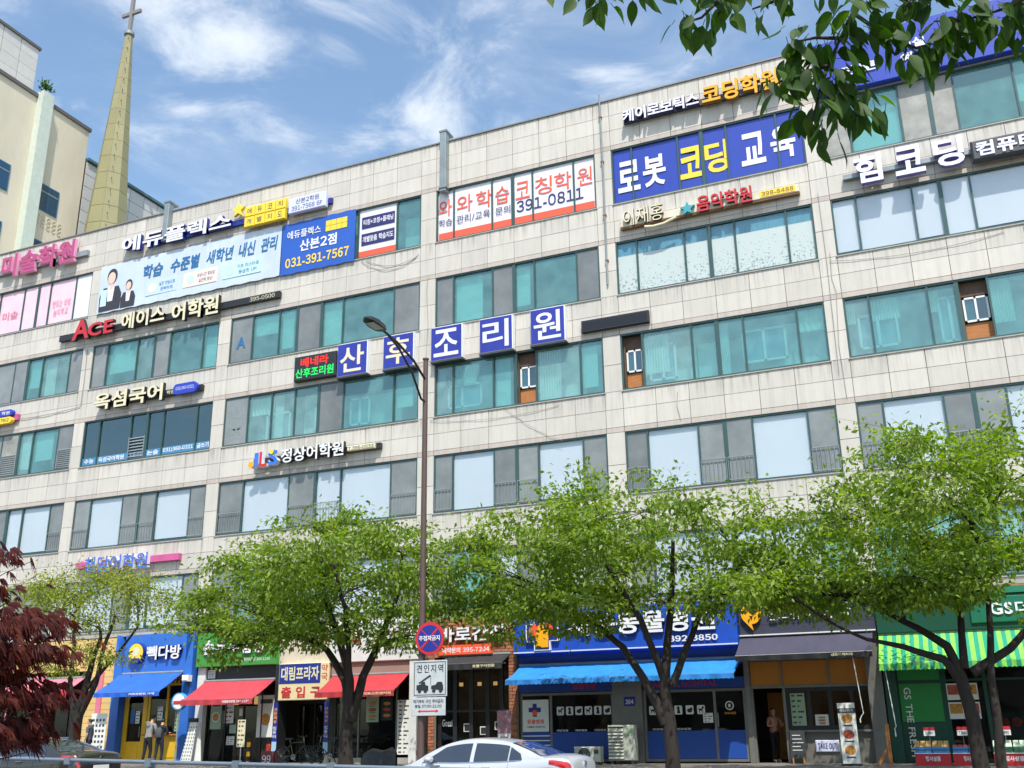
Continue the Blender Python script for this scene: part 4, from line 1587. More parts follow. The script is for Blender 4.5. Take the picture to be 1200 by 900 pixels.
# --- green sign shop with red awning
T = thing('rice_restaurant', 'glass fronted restaurant with pasted menus under the green fascia', 'shop', (-11.2, 0, GZ), 'ground floor shops')
MB().box(-12.93, -12.58, -0.14, 0.1, GZ, 3.94).build('pier', MARBLE, T)
MB().box(-12.579, -9.36, -0.02, 0.06, 3.42, 3.94).build('transom', BLACK, T)
b = MB().box(-12.5, -12.2, -0.08, -0.021, 3.55, 3.85)
b.build('vent_box', PVC, T)
for i in range(5):
    MB().box(-12.47, -12.23, -0.10, -0.081, 3.58 + i * 0.05, 3.60 + i * 0.05).build('vent_slat', GREYM, T)
glassfront(T, -12.579, -9.36, GZ, 3.418, 0.12, [-11.7, -10.9, -10.1], DSTEEL)
poster(T, -12.4, -11.9, 1.75, 2.75, 0.10, POSTGRN, 'bowl')
poster(T, -11.75, -11.35, 1.95, 2.7, 0.10, PAPER, 'menu')
poster(T, -11.6, -11.25, 1.2, 1.5, 0.10, PAPER, 'menu')
poster(T, -11.5, -11.2, 1.6, 1.9, 0.10, POSTGRN)
poster(T, -11.1, -10.95, 2.2, 2.45, 0.10, PAPER)
poster(T, -10.3, -9.55, 1.45, 2.9, 0.10, PAPER, 'bowl')
for x in (-11.9, -10.8):
    MB().disc((x, 0.8, 2.75), 0.16, 'z', 0.28, 16).build('pendant_lamp', WARM, T)
awning('plain red awning under the green fascia', -12.56, -9.42, -0.18, 3.42, -1.4, 2.76, 0.17, mat('awning_red', srgb('#b83c48'), 0.75, vary=0.16, scale=1.6, streak=0.2), None, '비빔밥전문점 394-1234', (-10.7, -9.55), WHITE)
s_ = sign('shop_sign', 'leaf green fascia board with white letters partly behind leaves', -11, 3.95, -0.2)
MB().bevbox(-12.95, -9.34, -0.30, 0.02, 3.95, 5.2, 0.02).build('board', GREEN, s_)
letters(s_, '손두부밥상', -12.6, -9.75, 4.38, 4.92, -0.38, 0.08, WHITE, GREEN, 0.03)
lettering(s_, '생생한우곰탕 394-1234', -10.9, -9.6, 4.10, 4.22, -0.304, WHITE, 0.0)
s_ = thing('menu_stand', 'slim white menu stand outside the red awning restaurant', 'stand', (-9.85, -1.3, GZ))
poster(s_, -10.05, -9.72, 1.15, 2.05, -1.3, CREAM, 'menu', 'board')
MB().tube([(-9.88, -1.27, 0.55), (-9.88, -1.27, 1.15)], 0.02, 6).build('pole', GREYM, s_)
MB().disc((-9.88, -1.27, 0.58), 0.17, 'z', 0.05, 16).build('base', DKGREY, s_)
for k, x in enumerate((-11.2, -10.3)):
    s_ = thing('chair', ('plain wooden chair behind the restaurant glass, left one' if k == 0 else 'plain wooden chair behind the restaurant glass, right one'), 'chair', (x, 0.8, 0.56), 'chairs behind the restaurant glass')
    for dx in (-0.18, 0.18):
        for dy in (-0.18, 0.18):
            MB().box(x + dx - 0.02, x + dx + 0.02, 0.8 + dy - 0.02, 0.8 + dy + 0.02, 0.56, 1.0 if dx < 0 else 1.42).build('leg', WOOD, s_)
    MB().box(x - 0.21, x + 0.21, 0.58, 1.02, 1.0, 1.04).build('seat', WOOD, s_)
    MB().box(x + 0.165, x + 0.195, 0.64, 0.96, 1.2, 1.4).build('backrest', WOOD, s_)

# wobbling fabric cone display by the coffee shop: a draped A-board
s_ = thing('menu_board', 'white A-frame board covered in small drink pictures beside the coffee shop', 'board', (-12.35, -0.9, GZ))
b = MB()
b.prism([(-12.78, GZ), (-12.30, GZ), (-12.12, 2.0), (-12.42, 2.0)], -0.95, -0.92)
b.build('board', PAPER, s_)
b = MB()
b.prism([(-12.26, GZ), (-11.95, GZ), (-12.1, 2.0), (-12.14, 2.0)], -0.8, -0.77)
b.build('back_board', PAPER, s_)
for j in range(10):
    for i in range(4):
        z = 0.75 + j * 0.12
        x = -12.72 + i * 0.11 + (z - GZ) * 0.2
        MB().disc((x, -0.955, z), 0.03, 'y', 0.006, 8, rx=0.02).build('print_cup', DKGREY, s_)
MB().box(-12.5, -12.1, -0.97, -0.9, 2.0, 2.14).build('header', DSTEEL, s_)
s_ = thing('menu_board', 'tall white menu board standing left of the blue coffee shop pier', 'board', (-16.6, -1.0, GZ))
poster(s_, -17.08, -16.33, 0.85, 2.38, -1.0, PAPER, 'grid', 'board')
MB().box(-17.0, -16.95, -0.96, -0.9, GZ, 0.86).build('leg', GREYM, s_)
MB().box(-16.46, -16.41, -0.96, -0.9, GZ, 0.86).build('leg', GREYM, s_)

# --- entrance
T = thing('building_entrance', 'dark open building entrance with narrow striped side plates', 'entrance', (-8.2, 0, GZ))
MB().box(-9.35, -9.16, -0.22, 0.3, GZ, 3.94).build('pier', BLACK, T)
MB().box(-7.2, -7.02, -0.22, 0.3, GZ, 3.94).build('pier', STEEL, T)
glassfront(T, -9.159, -7.201, GZ, 2.62, 1.0, [-8.4, -7.9], DSTEEL)
MB().box(-9.159, -7.201, 0.9, 1.1, 2.621, 3.94).build('header', BLACK, T)
MB().box(-9.9, -6.6, -0.06, 0.02, 3.945, 5.25).build('wall_panel', mat('cream_panel', srgb('#cbbfae'), 0.7, vary=0.15), T)
s_ = sign('entrance_sign', 'blue over cream entrance sign with white and red letters', -8.3, 2.68, -0.3)
MB().bevbox(-9.16, -7.05, -0.30, -0.02, 2.68, 3.95, 0.02).build('box', mat('cream_box', srgb('#e0cfa2'), 0.5, vary=0.06), s_)
MB().box(-9.13, -7.39, -0.308, -0.301, 3.25, 3.93).build('blue_field', DKBLUE, s_)
lettering(s_, '대림프라자', -9.05, -7.45, 3.36, 3.83, -0.314, CREAM, 0.035)
lettering(s_, '출입구', -9.02, -7.35, 2.76, 3.15, -0.308, RED, 0.03, 1.35)
column_text(s_, '약국', -7.22, 0.26, 3.9, 0.3, -0.308, RED, 0.0)
for x, lab in ((-9.25, 'narrow dark plate with stacked letters left of the building entrance'), (-7.11, 'narrow dark plate with stacked letters right of the building entrance')):
    s_ = thing('side_plate', lab, 'sign', (x, -0.25, 1.0), 'entrance side plates')
    MB().box(x - 0.1, x + 0.1, -0.245, -0.222, 0.9, 2.62).build('plate', DKBLUE, s_)
    MB().box(x - 0.098, x + 0.098, -0.25, -0.2455, 0.92, 1.3).build('foot_panel', mat('pale_cyan', srgb('#9fc4dc'), 0.5), s_)
    column_text(s_, '산본피부', x, 0.13, 2.45, 0.14, -0.252, GOLD, 0.02)
    column_text(s_, '컴퓨터', x, 0.13, 1.82, 0.14, -0.252, WHITE, 0.02)

# --- toast shop
T = thing('toast_shop', 'toast shop front with glass window and white post beside the tree', 'shop', (-5.3, 0, GZ), 'ground floor shops')
MB().box(-3.84, -3.56, -0.26, 0.1, GZ, 3.9).build('post', MARBLE, T)
MB().box(-7.0, -3.845, -0.2, 0.04, 3.48, 3.9).build('transom', mat('dusty_pink_panel', srgb('#9a7f76'), 0.6, vary=0.1), T)
glassfront(T, -7.0, -3.85, GZ, 3.475, 0.1, [-6.0, -4.5], STEEL)
poster(T, -5.7, -5.2, 1.9, 2.75, 0.06, POSTGRN, 'food')
poster(T, -5.1, -4.65, 1.95, 2.7, 0.06, DARKB, 'food')
poster(T, -4.45, -3.95, 0.85, 2.6, 0.04, PAPER, 'menu')
MB().box(-7.0, -3.85, -0.06, 0.05, 0.56, 0.75).build('plinth', CONCRETE, T)
awning('red awning dappled with tree shade at the toast shop', -6.95, -3.9, -0.2, 3.46, -1.2, 2.90, 0.17, mat('awning_scarlet', srgb('#b8333a'), 0.75, vary=0.18, scale=1.6, streak=0.2), None, '이삭토스트앤커피', (-5.2, -4.0), CREAM)
s_ = sign('shop_sign', 'white fascia with outlined red letters spelling toast', -5.3, 3.9, -0.2)
MB().bevbox(-7.05, -3.5, -0.30, 0.02, 3.905, 5.28, 0.02).build('board', MARBLE, s_)
letters(s_, 'TOAST', -5.45, -3.82, 4.46, 4.92, -0.36, 0.06, WHITE, RED, 0.05)
letters(s_, '이삭', -6.7, -5.7, 4.46, 4.98, -0.36, 0.06, RED, WHITE, 0.04)
lettering(s_, '단체주문 T.393-1234', -4.75, -3.6, 4.08, 4.18, -0.304, DKGREY, 0.01)
lettering(s_, '배달가능', -4.2, -3.6, 4.22, 4.32, -0.304, DKGREY, 0.01)

# --- brick grill restaurant
T = thing('grill_restaurant', 'brick framed restaurant front with tall dark glass doors', 'shop', (-1.7, 0, GZ), 'ground floor shops')
b = MB().box(-3.5, 0.06, -0.12, 0.02, 3.95, 5.26)
b.box(-3.5, -2.95, -0.12, 0.02, GZ, 3.949)
b.box(-0.2, 0.06, -0.12, 0.02, GZ, 3.949)
b.build('mortar_bed', MORTAR, T)
nb = 0
zc = GZ
row_i = 0
bricks = []
while zc < 5.2:
    spans = [(-3.5, 0.06)] if zc > 3.93 else [(-3.16, -2.95), (-0.2, 0.06)]
    for a, c in spans:
        x = a - (0.13 if row_i % 2 else 0)
        while x < c:
            x0, x1 = max(x, a), min(x + 0.25, c)
            if x1 - x0 > 0.05:
                bricks.append((x0, x1, zc))
            x += 0.265
    zc += 0.105
    row_i += 1
bricks.sort(key=lambda q: -(q[1] - q[0]) - (1 if q[2] > 3.9 else 0))
rest = MB()
for i, (x0, x1, z) in enumerate(bricks):
    pr = random.uniform(0.0, 0.018)
    if i < 250:
        cell('brick', BRICKM, x0, x1, -0.15 - pr, -0.121, z, z + 0.088, T)
    else:
        rest.box(x0, x1, -0.15 - pr, -0.121, z, z + 0.088)
rest.build('brick_field', BRICKM, T, kind='stuff')
MB().box(-3.49, -3.17, -0.3, -0.13, GZ, 3.6).build('dark_post', BLACK, T)
glassfront(T, -2.94, -0.21, GZ, 3.9, 0.15, [-2.3, -1.7, -1.1, -0.6], BLACK, 0.14, hbar=2.2)
b = MB()
b.box(-2.9, -0.25, 1.6, 1.65, 0.6, 3.8)
b.build('inner_screen', mat('warm_wall', srgb('#8a6a3c'), 0.7, vary=0.2), T)
for x in (-2.6, -1.9, -1.3, -0.7):
    MB().disc((x, 1.2, 3.1), 0.07, 'z', 0.12, 12).build('pendant_lamp', WARM, T)
lettering(T, 'Gossi', -2.78, -2.4, 1.72, 1.95, 0.13, WHITE, 0.02)
for x, z in ((-1.98, 1.55), (-1.38, 1.45), (-0.85, 1.6)):
    MB().box(x, x + 0.24, 0.128, 0.134, z, z + 0.26).build('sticker', PAPER, T)
    MB().box(x + 0.03, x + 0.21, 0.12, 0.127, z + 0.03, z + 0.23).build('sticker_face', DARKB, T)
awning('short black awning below the brick fascia', -2.5, -0.16, -0.16, 3.96, -0.8, 3.68, 0.18, mat('awning_black', srgb('#2b2b2e'), 0.7, vary=0.15), None, '숯불구이전문', (-1.2, -0.4), CREAM)
s_ = sign('shop_sign', 'white brush letters over an orange strip on brick', -1.5, 4.0, -0.25)
letters(s_, '바로간장', -2.72, -0.22, 4.42, 4.92, -0.30, 0.1, WHITE, BLACK, 0.03)
MB().box(-2.75, -0.75, -0.26, -0.175, 4.0, 4.32).build('strip', ORANGE, s_)
lettering(s_, '예약문의 395-7204', -2.6, -0.85, 4.06, 4.24, -0.264, WHITE, 0.02)

# --- animal hospital
T = thing('animal_hospital', 'blue panelled animal hospital front with pet stickers on dark glass', 'shop', (3.8, 0, GZ), 'ground floor shops')
MB().box(0.10, 7.42, -0.02, 0.06, 3.40, 3.9).build('transom', HOSPD, T)
MB().box(0.10, 3.3, -0.03, 0.05, 2.72, 3.02).build('name_band', HOSPD, T)
MB().box(4.3, 7.42, -0.03, 0.05, 2.72, 3.02).build('name_band', HOSPD, T)
lettering(T, '동물병원', 1.95, 2.75, 2.78, 2.96, -0.036, RED, 0.03)
lettering(T, 'ANIMAL HOSPITAL', 4.6, 6.6, 2.78, 2.95, -0.036, RED, 0.03)
MB().box(3.3, 4.25, -0.12, 0.1, GZ, 3.4).build('pier', STEEL, T)
glassfront(T, 0.12, 3.29, 0.62, 2.70, 0.05, [1.18], STEEL, 0.08)
glassfront(T, 4.26, 7.42, 0.62, 2.70, 0.05, [6.48], STEEL, 0.08)
MB().box(0.2, 1.1, 0.0, 0.04, 1.52, 2.5).build('poster_panel', PAPER, T)
b = MB()
b.box(0.56, 0.70, -0.008, -0.002, 1.98, 2.38)
b.box(0.42, 0.559, -0.008, -0.002, 2.12, 2.26)
b.box(0.701, 0.84, -0.008, -0.002, 2.12, 2.26)
b.build('cross', DKBLUE, T)
MB().disc((0.63, -0.012, 2.1), 0.09, 'y', 0.006, 14).build('cross_mark', ORANGE, T)
lettering(T, '동물병원', 0.36, 0.94, 1.76, 1.90, -0.006, ORANGE, 0.03)
lettering(T, 'ANIMAL HOSPITAL', 0.36, 0.98, 1.64, 1.70, -0.006, DKBLUE, 0.01)
for x0, x1 in ((0.2, 1.14), (1.22, 3.21), (4.34, 6.44), (6.52, 7.34)):
    MB().box(x0, x1, 0.0, 0.035, 0.71, 1.50).build('lower_panel', HOSPD, T)
for z in (1.38, 1.24, 1.10):
    MB().box(0.2, 1.14, -0.006, -0.001, z, z + 0.03).build('stripe', PAPER, T)
for k in range(3):
    lettering(T, '예방접종', 1.35 + k * 0.63, 1.75 + k * 0.63, 1.52, 1.58, 0.03, PAPER, 0.02)
for k in range(2):
    lettering(T, '건강검진', 4.5 + k * 0.75, 4.95 + k * 0.75, 1.52, 1.58, 0.03, PAPER, 0.02)


def pet_sticker(x, z, k):
    b = MB()
    b.prism([(x - 0.12, z - 0.1), (x - 0.1, z - 0.13), (x + 0.1, z - 0.13), (x + 0.12, z - 0.1), (x + 0.12, z + 0.1), (x + 0.1, z + 0.13), (x - 0.1, z + 0.13), (x - 0.12, z + 0.1)], 0.02, 0.03, 0)
    y = 0.015
    if k % 3 == 0:      # standing dog
        b.box(x - 0.06, x + 0.05, y, y + 0.004, z - 0.03, z + 0.03, 1)
        b.box(x - 0.06, x - 0.035, y, y + 0.004, z - 0.09, z - 0.031, 1)
        b.box(x + 0.025, x + 0.05, y, y + 0.004, z - 0.09, z - 0.031, 1)
        b.disc((x + 0.06, y, z + 0.06), 0.035, 'y', 0.004, 10, 1)
        b.box(x - 0.075, x - 0.061, y, y + 0.004, z, z + 0.07, 1)
    elif k % 3 == 1:    # sitting cat
        b.prism([(x - 0.05, z - 0.1), (x + 0.06, z - 0.1), (x + 0.04, z + 0.02), (x - 0.02, z + 0.04)], y, y + 0.004, 1)
        b.disc((x, y, z + 0.06), 0.045, 'y', 0.004, 10, 1)
    else:               # curled pet
        b.disc((x, y, z - 0.02), 0.06, 'y', 0.004, 14, 1, rx=0.08)
        b.disc((x + 0.05, y - 0.002, z + 0.03), 0.04, 'y', 0.004, 10, 1)
    b.build('pet_sticker', [PAPER, DARKB], T)


for k in range(6):
    pet_sticker(1.5 + k * 0.315, 2.14, k)
for k, x in enumerate((4.55, 5.35, 5.7, 6.05)):
    pet_sticker(x, 2.10, k)
poster(T, 6.1, 6.4, 1.72, 2.0, 0.02, PAPER, 'menu')
MB().disc((6.92, 0.03, 2.2), 0.13, 'y', 0.006, 20).build('emblem', PAPER, T)
MB().disc((6.92, 0.024, 2.2), 0.10, 'y', 0.006, 20).build('emblem_face', DARKB, T)
MB().disc((6.92, 0.018, 2.2), 0.05, 'y', 0.006, 20, rx=0.035).build('emblem_mark', PAPER, T)
lettering(T, '24시간', 6.75, 7.1, 1.95, 2.02, 0.03, GOLD, 0.02)
MB().tube([(6.56, -0.02, 1.6), (6.56, -0.02, 2.0)], 0.015, 6).build('door_handle', GREYM, T)
s_ = sign('number_plate', 'small dark house number plate reading 394 on the grey pier', 3.86, 2.3, -0.13)
MB().box(3.68, 4.04, -0.14, -0.121, 2.24, 2.52).build('plate', DKBLUE, s_)
lettering(s_, '394', 3.73, 3.99, 2.30, 2.44, -0.146, WHITE, 0.02)
awning('long sky blue awning across the animal hospital', 0.22, 7.42, -0.2, 3.55, -1.4, 3.08, 0.13, mat('awning_sky', srgb('#2482d2'), 0.75, vary=0.14, scale=1.6, streak=0.2), n=48)
s_ = sign('shop_sign', 'wide royal blue hospital fascia with white letters and a cross emblem', 3.8, 3.85, -0.4)
b = MB()
b.prism_yz([(-0.50, 5.12), (-0.55, 3.95), (-0.10, 3.86), (-0.02, 3.86), (-0.02, 5.26), (-0.46, 5.26)], 0.16, 7.44)
b.build('board', HOSP, s_)
MB().box(0.16, 7.44, -0.57, -0.553, 3.93, 3.97).build('edge_trim', PALEBLUE, s_)


def plus(x, z, a, w_, y0, y1):
    return MB().prism([(x - w_, z - a), (x + w_, z - a), (x + w_, z - w_), (x + a, z - w_), (x + a, z + w_), (x + w_, z + w_), (x + w_, z + a), (x - w_, z + a), (x - w_, z + w_), (x - a, z + w_), (x - a, z - w_), (x - w_, z - w_)], y0, y1)


plus(1.2, 4.55, 0.56, 0.28, -0.66, -0.50).build('cross_outline', WHITE, s_)
plus(1.2, 4.55, 0.52, 0.24, -0.672, -0.661).build('cross', DKBLUE, s_)
b = MB()
b.disc((0.96, -0.68, 4.62), 0.2, 'y', 0.008, 18, 0)
b.disc((1.38, -0.68, 4.62), 0.22, 'y', 0.008, 18, 0)
b.prism([(1.0, 4.08), (1.42, 4.08), (1.44, 4.6), (1.3, 4.85), (1.14, 4.85), (1.0, 4.5)], -0.692, -0.685, 1)
b.disc((1.2, -0.70, 4.72), 0.06, 'y', 0.004, 12, 2, rx=0.035)
b.disc((1.32, -0.70, 4.74), 0.06, 'y', 0.004, 12, 2, rx=0.035)
b.build('cross_picture', [ORANGE, GOLD, DARKB], s_)
letters(s_, '세종동물병원', 2.08, 6.82, 4.38, 5.06, -0.66, 0.14, WHITE, NAVY, 0.04)
letters(s_, '392-3850', 5.35, 6.85, 4.08, 4.26, -0.60, 0.06, WHITE, WHITE, 0.035)

# --- sandwich shop
T = thing('sandwich_shop', 'grey sandwich shop front with orange panels and dark serving windows', 'shop', (9.4, 0, GZ), 'ground floor shops')
MB().box(7.44, 7.60, -0.08, 0.08, GZ, 4.1).build('pier', STEEL, T)
for x0, x1 in ((7.62, 8.50), (8.56, 9.85), (9.91, 11.0)):
    MB().box(x0, x1, 0.02, 0.05, 2.74, 3.42).build('orange_panel', ORANGEP, T)
MB().box(7.60, 11.02, 0.051, 0.08, 2.66, 3.5).build('panel_back', STEEL, T)
b = MB()
b.box(7.60, 11.02, -0.02, 0.05, 2.66, 2.735)
for x in (8.505, 9.855):
    b.box(x, x + 0.05, -0.01, 0.05, 2.736, 3.5)
b.build('panel_frame', STEEL, T)
b = MB()
b.box(8.52, 8.60, -0.04, 0.1, GZ, 2.659)
b.box(7.601, 7.66, -0.04, 0.1, GZ, 2.659)
b.build('door_frame', STEEL, T)
b = MB()
b.box(8.601, 11.02, 0.0, 0.1, GZ, 1.42)
b.build('counter', mat('counter_grey', srgb('#6a6862'), 0.6, vary=0.12), T)
MB().box(8.6, 11.04, -0.10, 0.1, 1.421, 1.48).build('counter_top', STEEL, T)
glassfront(T, 8.601, 11.02, 1.481, 2.658, 0.05, [9.25, 9.85, 10.45], BLACK, 0.12)
poster(T, 8.70, 9.13, 1.6, 2.5, 0.02, POSTGRN, 'menu')
poster(T, 9.38, 9.75, 1.6, 1.9, 0.02, PAPER, 'food')
MB().box(7.6, 11.0, 2.6, 2.65, 0.6, 2.6).build('inner_wall', ORANGEP, T)
MB().bevbox(9.32, 9.98, -0.06, -0.001, 0.88, 1.2, 0.02).build('takeout_plate', PALEBLUE, T)
lettering(T, 'TAKE OUT', 9.39, 9.91, 0.96, 1.12, -0.066, NAVY, 0.02)
MB().box(10.95, 11.36, -0.2, 0.1, GZ, 4.2).build('pier', STEEL, T)
awning('dark slate awning dappled with leaf shade at the sandwich shop', 7.46, 11.26, -0.22, 4.16, -1.2, 3.56, 0.14, mat('awning_slate', srgb('#3f3e52'), 0.75, vary=0.14, scale=1.6, streak=0.2), BLACK, '샌드위치하다', (10.15, 10.75), CREAM, frame=PVC)
s_ = sign('shop_sign', 'dark slate boarded fascia with white script letters and an orange bird disc', 9.4, 4.2, -0.2)
for j in range(4):
    cell('board', NAVYW, 7.47, 11.38, -0.30 + 0.004 * (j % 2), -0.02, 4.2 + j * 0.28, 4.2 + j * 0.28 + 0.272, s_)
b = MB()
pts = []
for i in range(22):
    a = math.pi * 1.5 + 2 * math.pi * i / 22 * 0.93
    pts.append((7.87 + 0.30 * math.cos(a), 4.80 + 0.30 * math.sin(a)))
pts.append((7.90, 4.32))
b.prism(pts, -0.42, -0.34)
b.build('disc', GOLD, s_)
MB().disc((7.93, -0.424, 4.84), 0.05, 'y', 0.006, 12).build('eye', BLACK, s_)
MB().prism([(7.82, 4.74), (7.88, 4.60), (7.92, 4.74)], -0.43, -0.424).build('beak', BLACK, s_)
letters(s_, '샌드위치', 8.35, 9.6, 4.58, 4.95, -0.40, 0.05, WHITE, WHITE, -0.004)
letters(s_, '하다', 9.85, 10.75, 4.56, 5.0, -0.40, 0.05, WHITE, WHITE, 0.0)
MB().box(7.47, 11.36, -0.34, -0.22, 4.165, 4.198).build('trim', PVC, s_)
s_ = thing('standing_banner', 'tall white banner with three pictured sandwiches in front of the counter', 'banner', (10.4, -1.5, GZ))
poster(s_, 10.2, 10.66, 0.62, 2.18, -1.5, PAPER, 'food', 'sheet')
MB().box(10.2, 10.66, -1.51, -1.502, 1.92, 2.04).build('heading', DARKB, s_)
lettering(s_, '샌드위치', 10.25, 10.61, 1.94, 2.02, -1.514, PAPER, 0.03)
MB().tube([(10.43, -1.47, 0.55), (10.43, -1.47, 2.15)], 0.015, 6).build('pole', GREYM, s_)
MB().box(10.18, 10.68, -1.62, -1.36, 0.555, 0.615).build('base', DSTEEL, s_)
s_ = thing('chalkboard', 'black chalkboard stand left of the take out plate', 'board', (8.86, -0.3, GZ))
MB().prism_yz([(-0.42, 0.72), (-0.39, 0.72), (-0.20, 1.46), (-0.23, 1.46)], 8.66, 9.08).build('slate', DARKB, s_)
for k in range(5):
    z = 1.35 - k * 0.1
    MB().box(8.72, 8.95 + 0.04 * (k % 3), -0.245 - (1.46 - z) * 0.257, -0.238 - (1.46 - z) * 0.257, z - 0.02, z).build('chalk_line', PAPER, s_)
for x in (8.70, 9.0):
    MB().box(x, x + 0.04, -0.43, -0.40, GZ, 0.73).build('leg', WOOD, s_)

# --- green supermarket
T = thing('supermarket', 'deep green supermarket front with leaf green panels and produce displays', 'shop', (14, 0, GZ), 'ground floor shops')
MB().box(11.40, 11.72, -0.15, 0.1, GZ, 4.0).build('pier', GSG, T)
MB().box(11.721, 18.5, -0.05, 0.06, 3.35, 4.0).build('transom', GSG, T)
MB().box(11.76, 12.86, -0.02, 0.03, 2.78, 3.3).build('light_panel', GSL, T)
MB().box(11.76, 12.86, -0.02, 0.03, 1.66, 2.68).build('light_panel', GSL, T)
MB().box(11.721, 12.92, 0.031, 0.08, GZ, 3.349).build('panel_back', GSG, T)
lettering(T, 'GS THE FRESH', 11.88, 12.06, 0.75, 2.58, -0.028, PAPER, 0.01, vertical=True)
glassfront(T, 12.921, 18.5, GZ, 3.348, 0.1, [14.0, 15.1, 16.3], GSG, 0.1, hbar=2.75)
for i in range(2):
    for j in range(2):
        poster(T, 13.0 + i * 0.42, 13.38 + i * 0.42, 1.72 + j * 0.5, 2.16 + j * 0.5, 0.05, PAPER, None, 'photo_card')
        MB().box(13.03 + i * 0.42, 13.35 + i * 0.42, 0.044, 0.049, 1.86 + j * 0.5, 2.12 + j * 0.5).build('food_photo', FOODR if (i + j) % 2 else FOOD, T)
MB().box(14.3, 17.5, 0.5, 0.9, 1.1, 1.9).build('chiller', mat('chiller', srgb('#22302c'), 0.4), T)
for k in range(7):
    MB().disc((14.35 + k * 0.32, 0.46, 1.62), 0.13, 'y', 0.03, 14).build('meat_pack', FOODR, T)
awning('green and lime striped awning of the supermarket', 11.42, 18.0, -0.32, 4.02, -1.5, 3.18, 0.16, mat('awning_lime', srgb('#7fce4e'), 0.7, vary=0.15, scale=3), None, stripes=mat('awning_green', srgb('#169070'), 0.7, vary=0.1), n=56)
s_ = sign('shop_sign', 'deep green supermarket fascia with white letters', 14.5, 4.05, -0.3)
MB().bevbox(11.40, 18.6, -0.40, -0.02, 4.06, 5.0, 0.02).build('board', GSG, s_)
MB().bevbox(13.9, 18.6, -0.46, -0.401, 4.22, 4.92, 0.02).build('name_panel', mat('panel_green', srgb('#1d6a52'), 0.4), s_)
MB().box(11.40, 18.6, -0.44, -0.02, 5.001, 5.18).build('top_trim', mat('trim_green', srgb('#1f7a5c'), 0.5), s_)
letters(s_, 'GS', 14.42, 14.98, 4.42, 4.74, -0.50, 0.04, WHITE, WHITE, 0.03)
letters(s_, '더프레시', 15.05, 16.6, 4.40, 4.76, -0.50, 0.04, WHITE, WHITE, 0.02)
b = MB().box(11.45, 16.0, -0.06, -0.001, 5.185, 5.26)
b.build('brick_band', BRICKM, s_)

# produce crates on a red skirted table
CRATE_B = mat('crate_blue', srgb('#3f86c4'), 0.5)
CRATE_G = mat('crate_green', srgb('#3c6a4a'), 0.5)
PAPERBAG = mat('snack_bag', srgb('#b08a4c'), 0.6, vary=0.3, scale=10)
GREENBAG = mat('pale_green_bag', srgb('#b9cbb0'), 0.5, vary=0.2, scale=8)
for k, (x0, x1) in enumerate(((12.05, 12.92), (12.98, 13.75), (13.95, 14.9))):
    s_ = thing('display_table', ('red skirted display table, %s' % ('left one below the leaf green panel', 'middle one left of the tree trunk', 'right one beside the tree trunk')[k]), 'table', ((x0 + x1) / 2, -1.2, GZ), 'supermarket display tables')
    MB().box(x0, x1, -1.5, -0.9, 0.56, 0.86).build('skirt', RED, s_)
    MB().box(x0, x1, -1.52, -0.88, 0.861, 0.88).build('top', PVC, s_)
    lettering(s_, '행사상품', x0 + 0.25, x1 - 0.25, 0.68, 0.80, -1.506, WHITE, 0.03)
    n = 2
    for i in range(n):
        a = x0 + (x1 - x0) * i / n + 0.01
        c = x0 + (x1 - x0) * (i + 1) / n - 0.01
        kinds = ('blue plastic crate of brown snack bags', 'blue plastic crate of red fruit packs', 'green plastic crate of pale green bags')
        q = thing('produce_crate', kinds[k] + (', left of its pair' if i == 0 else ', right of its pair'), 'crate', ((a + c) / 2, -1.2, 0.88), 'produce crates')
        m = MB()
        m.box(a, c, -1.48, -0.94, 0.881, 0.90)
        for y in (-1.48, -0.96):
            m.box(a, c, y, y + 0.02, 0.901, 0.94)
            m.box(a, c, y, y + 0.02, 0.97, 1.03)
        for x in (a, c - 0.02):
            m.box(x, x + 0.02, -1.459, -0.961, 0.901, 1.03)
        for t_ in range(6):
            x = a + (c - a) * (t_ + 0.5) / 6
            m.box(x - 0.01, x + 0.01, -1.478, -1.462, 0.94, 0.97)
        m.build('basket', CRATE_G if k == 2 else CRATE_B, q)
        for t_ in range(3):
            x = a + (c - a) * (t_ + 0.5) / 3
            m = MB()
            hw = (c - a) / 6 * 0.92
            zt = 1.18 if k != 1 else 1.08
            m.add([(x - hw, -1.42, 0.905), (x + hw, -1.42, 0.905), (x + hw, -1.2, 0.905), (x - hw, -1.2, 0.905), (x - hw * 1.05, -1.44, 1.02), (x + hw * 1.05, -1.44, 1.02), (x + hw * 1.05, -1.18, 1.02), (x - hw * 1.05, -1.18, 1.02), (x - hw * 0.9, -1.32, zt), (x + hw * 0.9, -1.32, zt), (x + hw * 0.9, -1.28, zt), (x - hw * 0.9, -1.28, zt)],
                  [(0, 1, 5, 4), (1, 2, 6, 5), (2, 3, 7, 6), (3, 0, 4, 7), (4, 5, 9, 8), (5, 6, 10, 9), (6, 7, 11, 10), (7, 4, 8, 11), (8, 9, 10, 11), (3, 2, 1, 0)])
            m.build('pack', (PAPERBAG, FOODR, GREENBAG)[k], q)
for k, (x, lab) in enumerate(((12.45, 'small red and white price card above the brown snack bags'), (13.28, 'small red and white price card beside the tree trunk'), (14.3, 'small red and white price card above the pale green bags'))):
    s_ = thing('price_card', lab, 'sign', (x, -1.0, 0.9), 'price cards')
    MB().box(x - 0.14, x + 0.14, -1.0, -0.992, 1.3, 1.52).build('card', PAPER, s_)
    MB().box(x - 0.14, x + 0.14, -1.005, -1.001, 1.44, 1.52).build('band', RED, s_)
    lettering(s_, '7,980', x - 0.1, x + 0.1, 1.33, 1.41, -1.005, NAVY, 0.02)
    MB().tube([(x, -0.985, 0.86), (x, -0.985, 1.31)], 0.008, 5).build('stem', GREYM, s_)
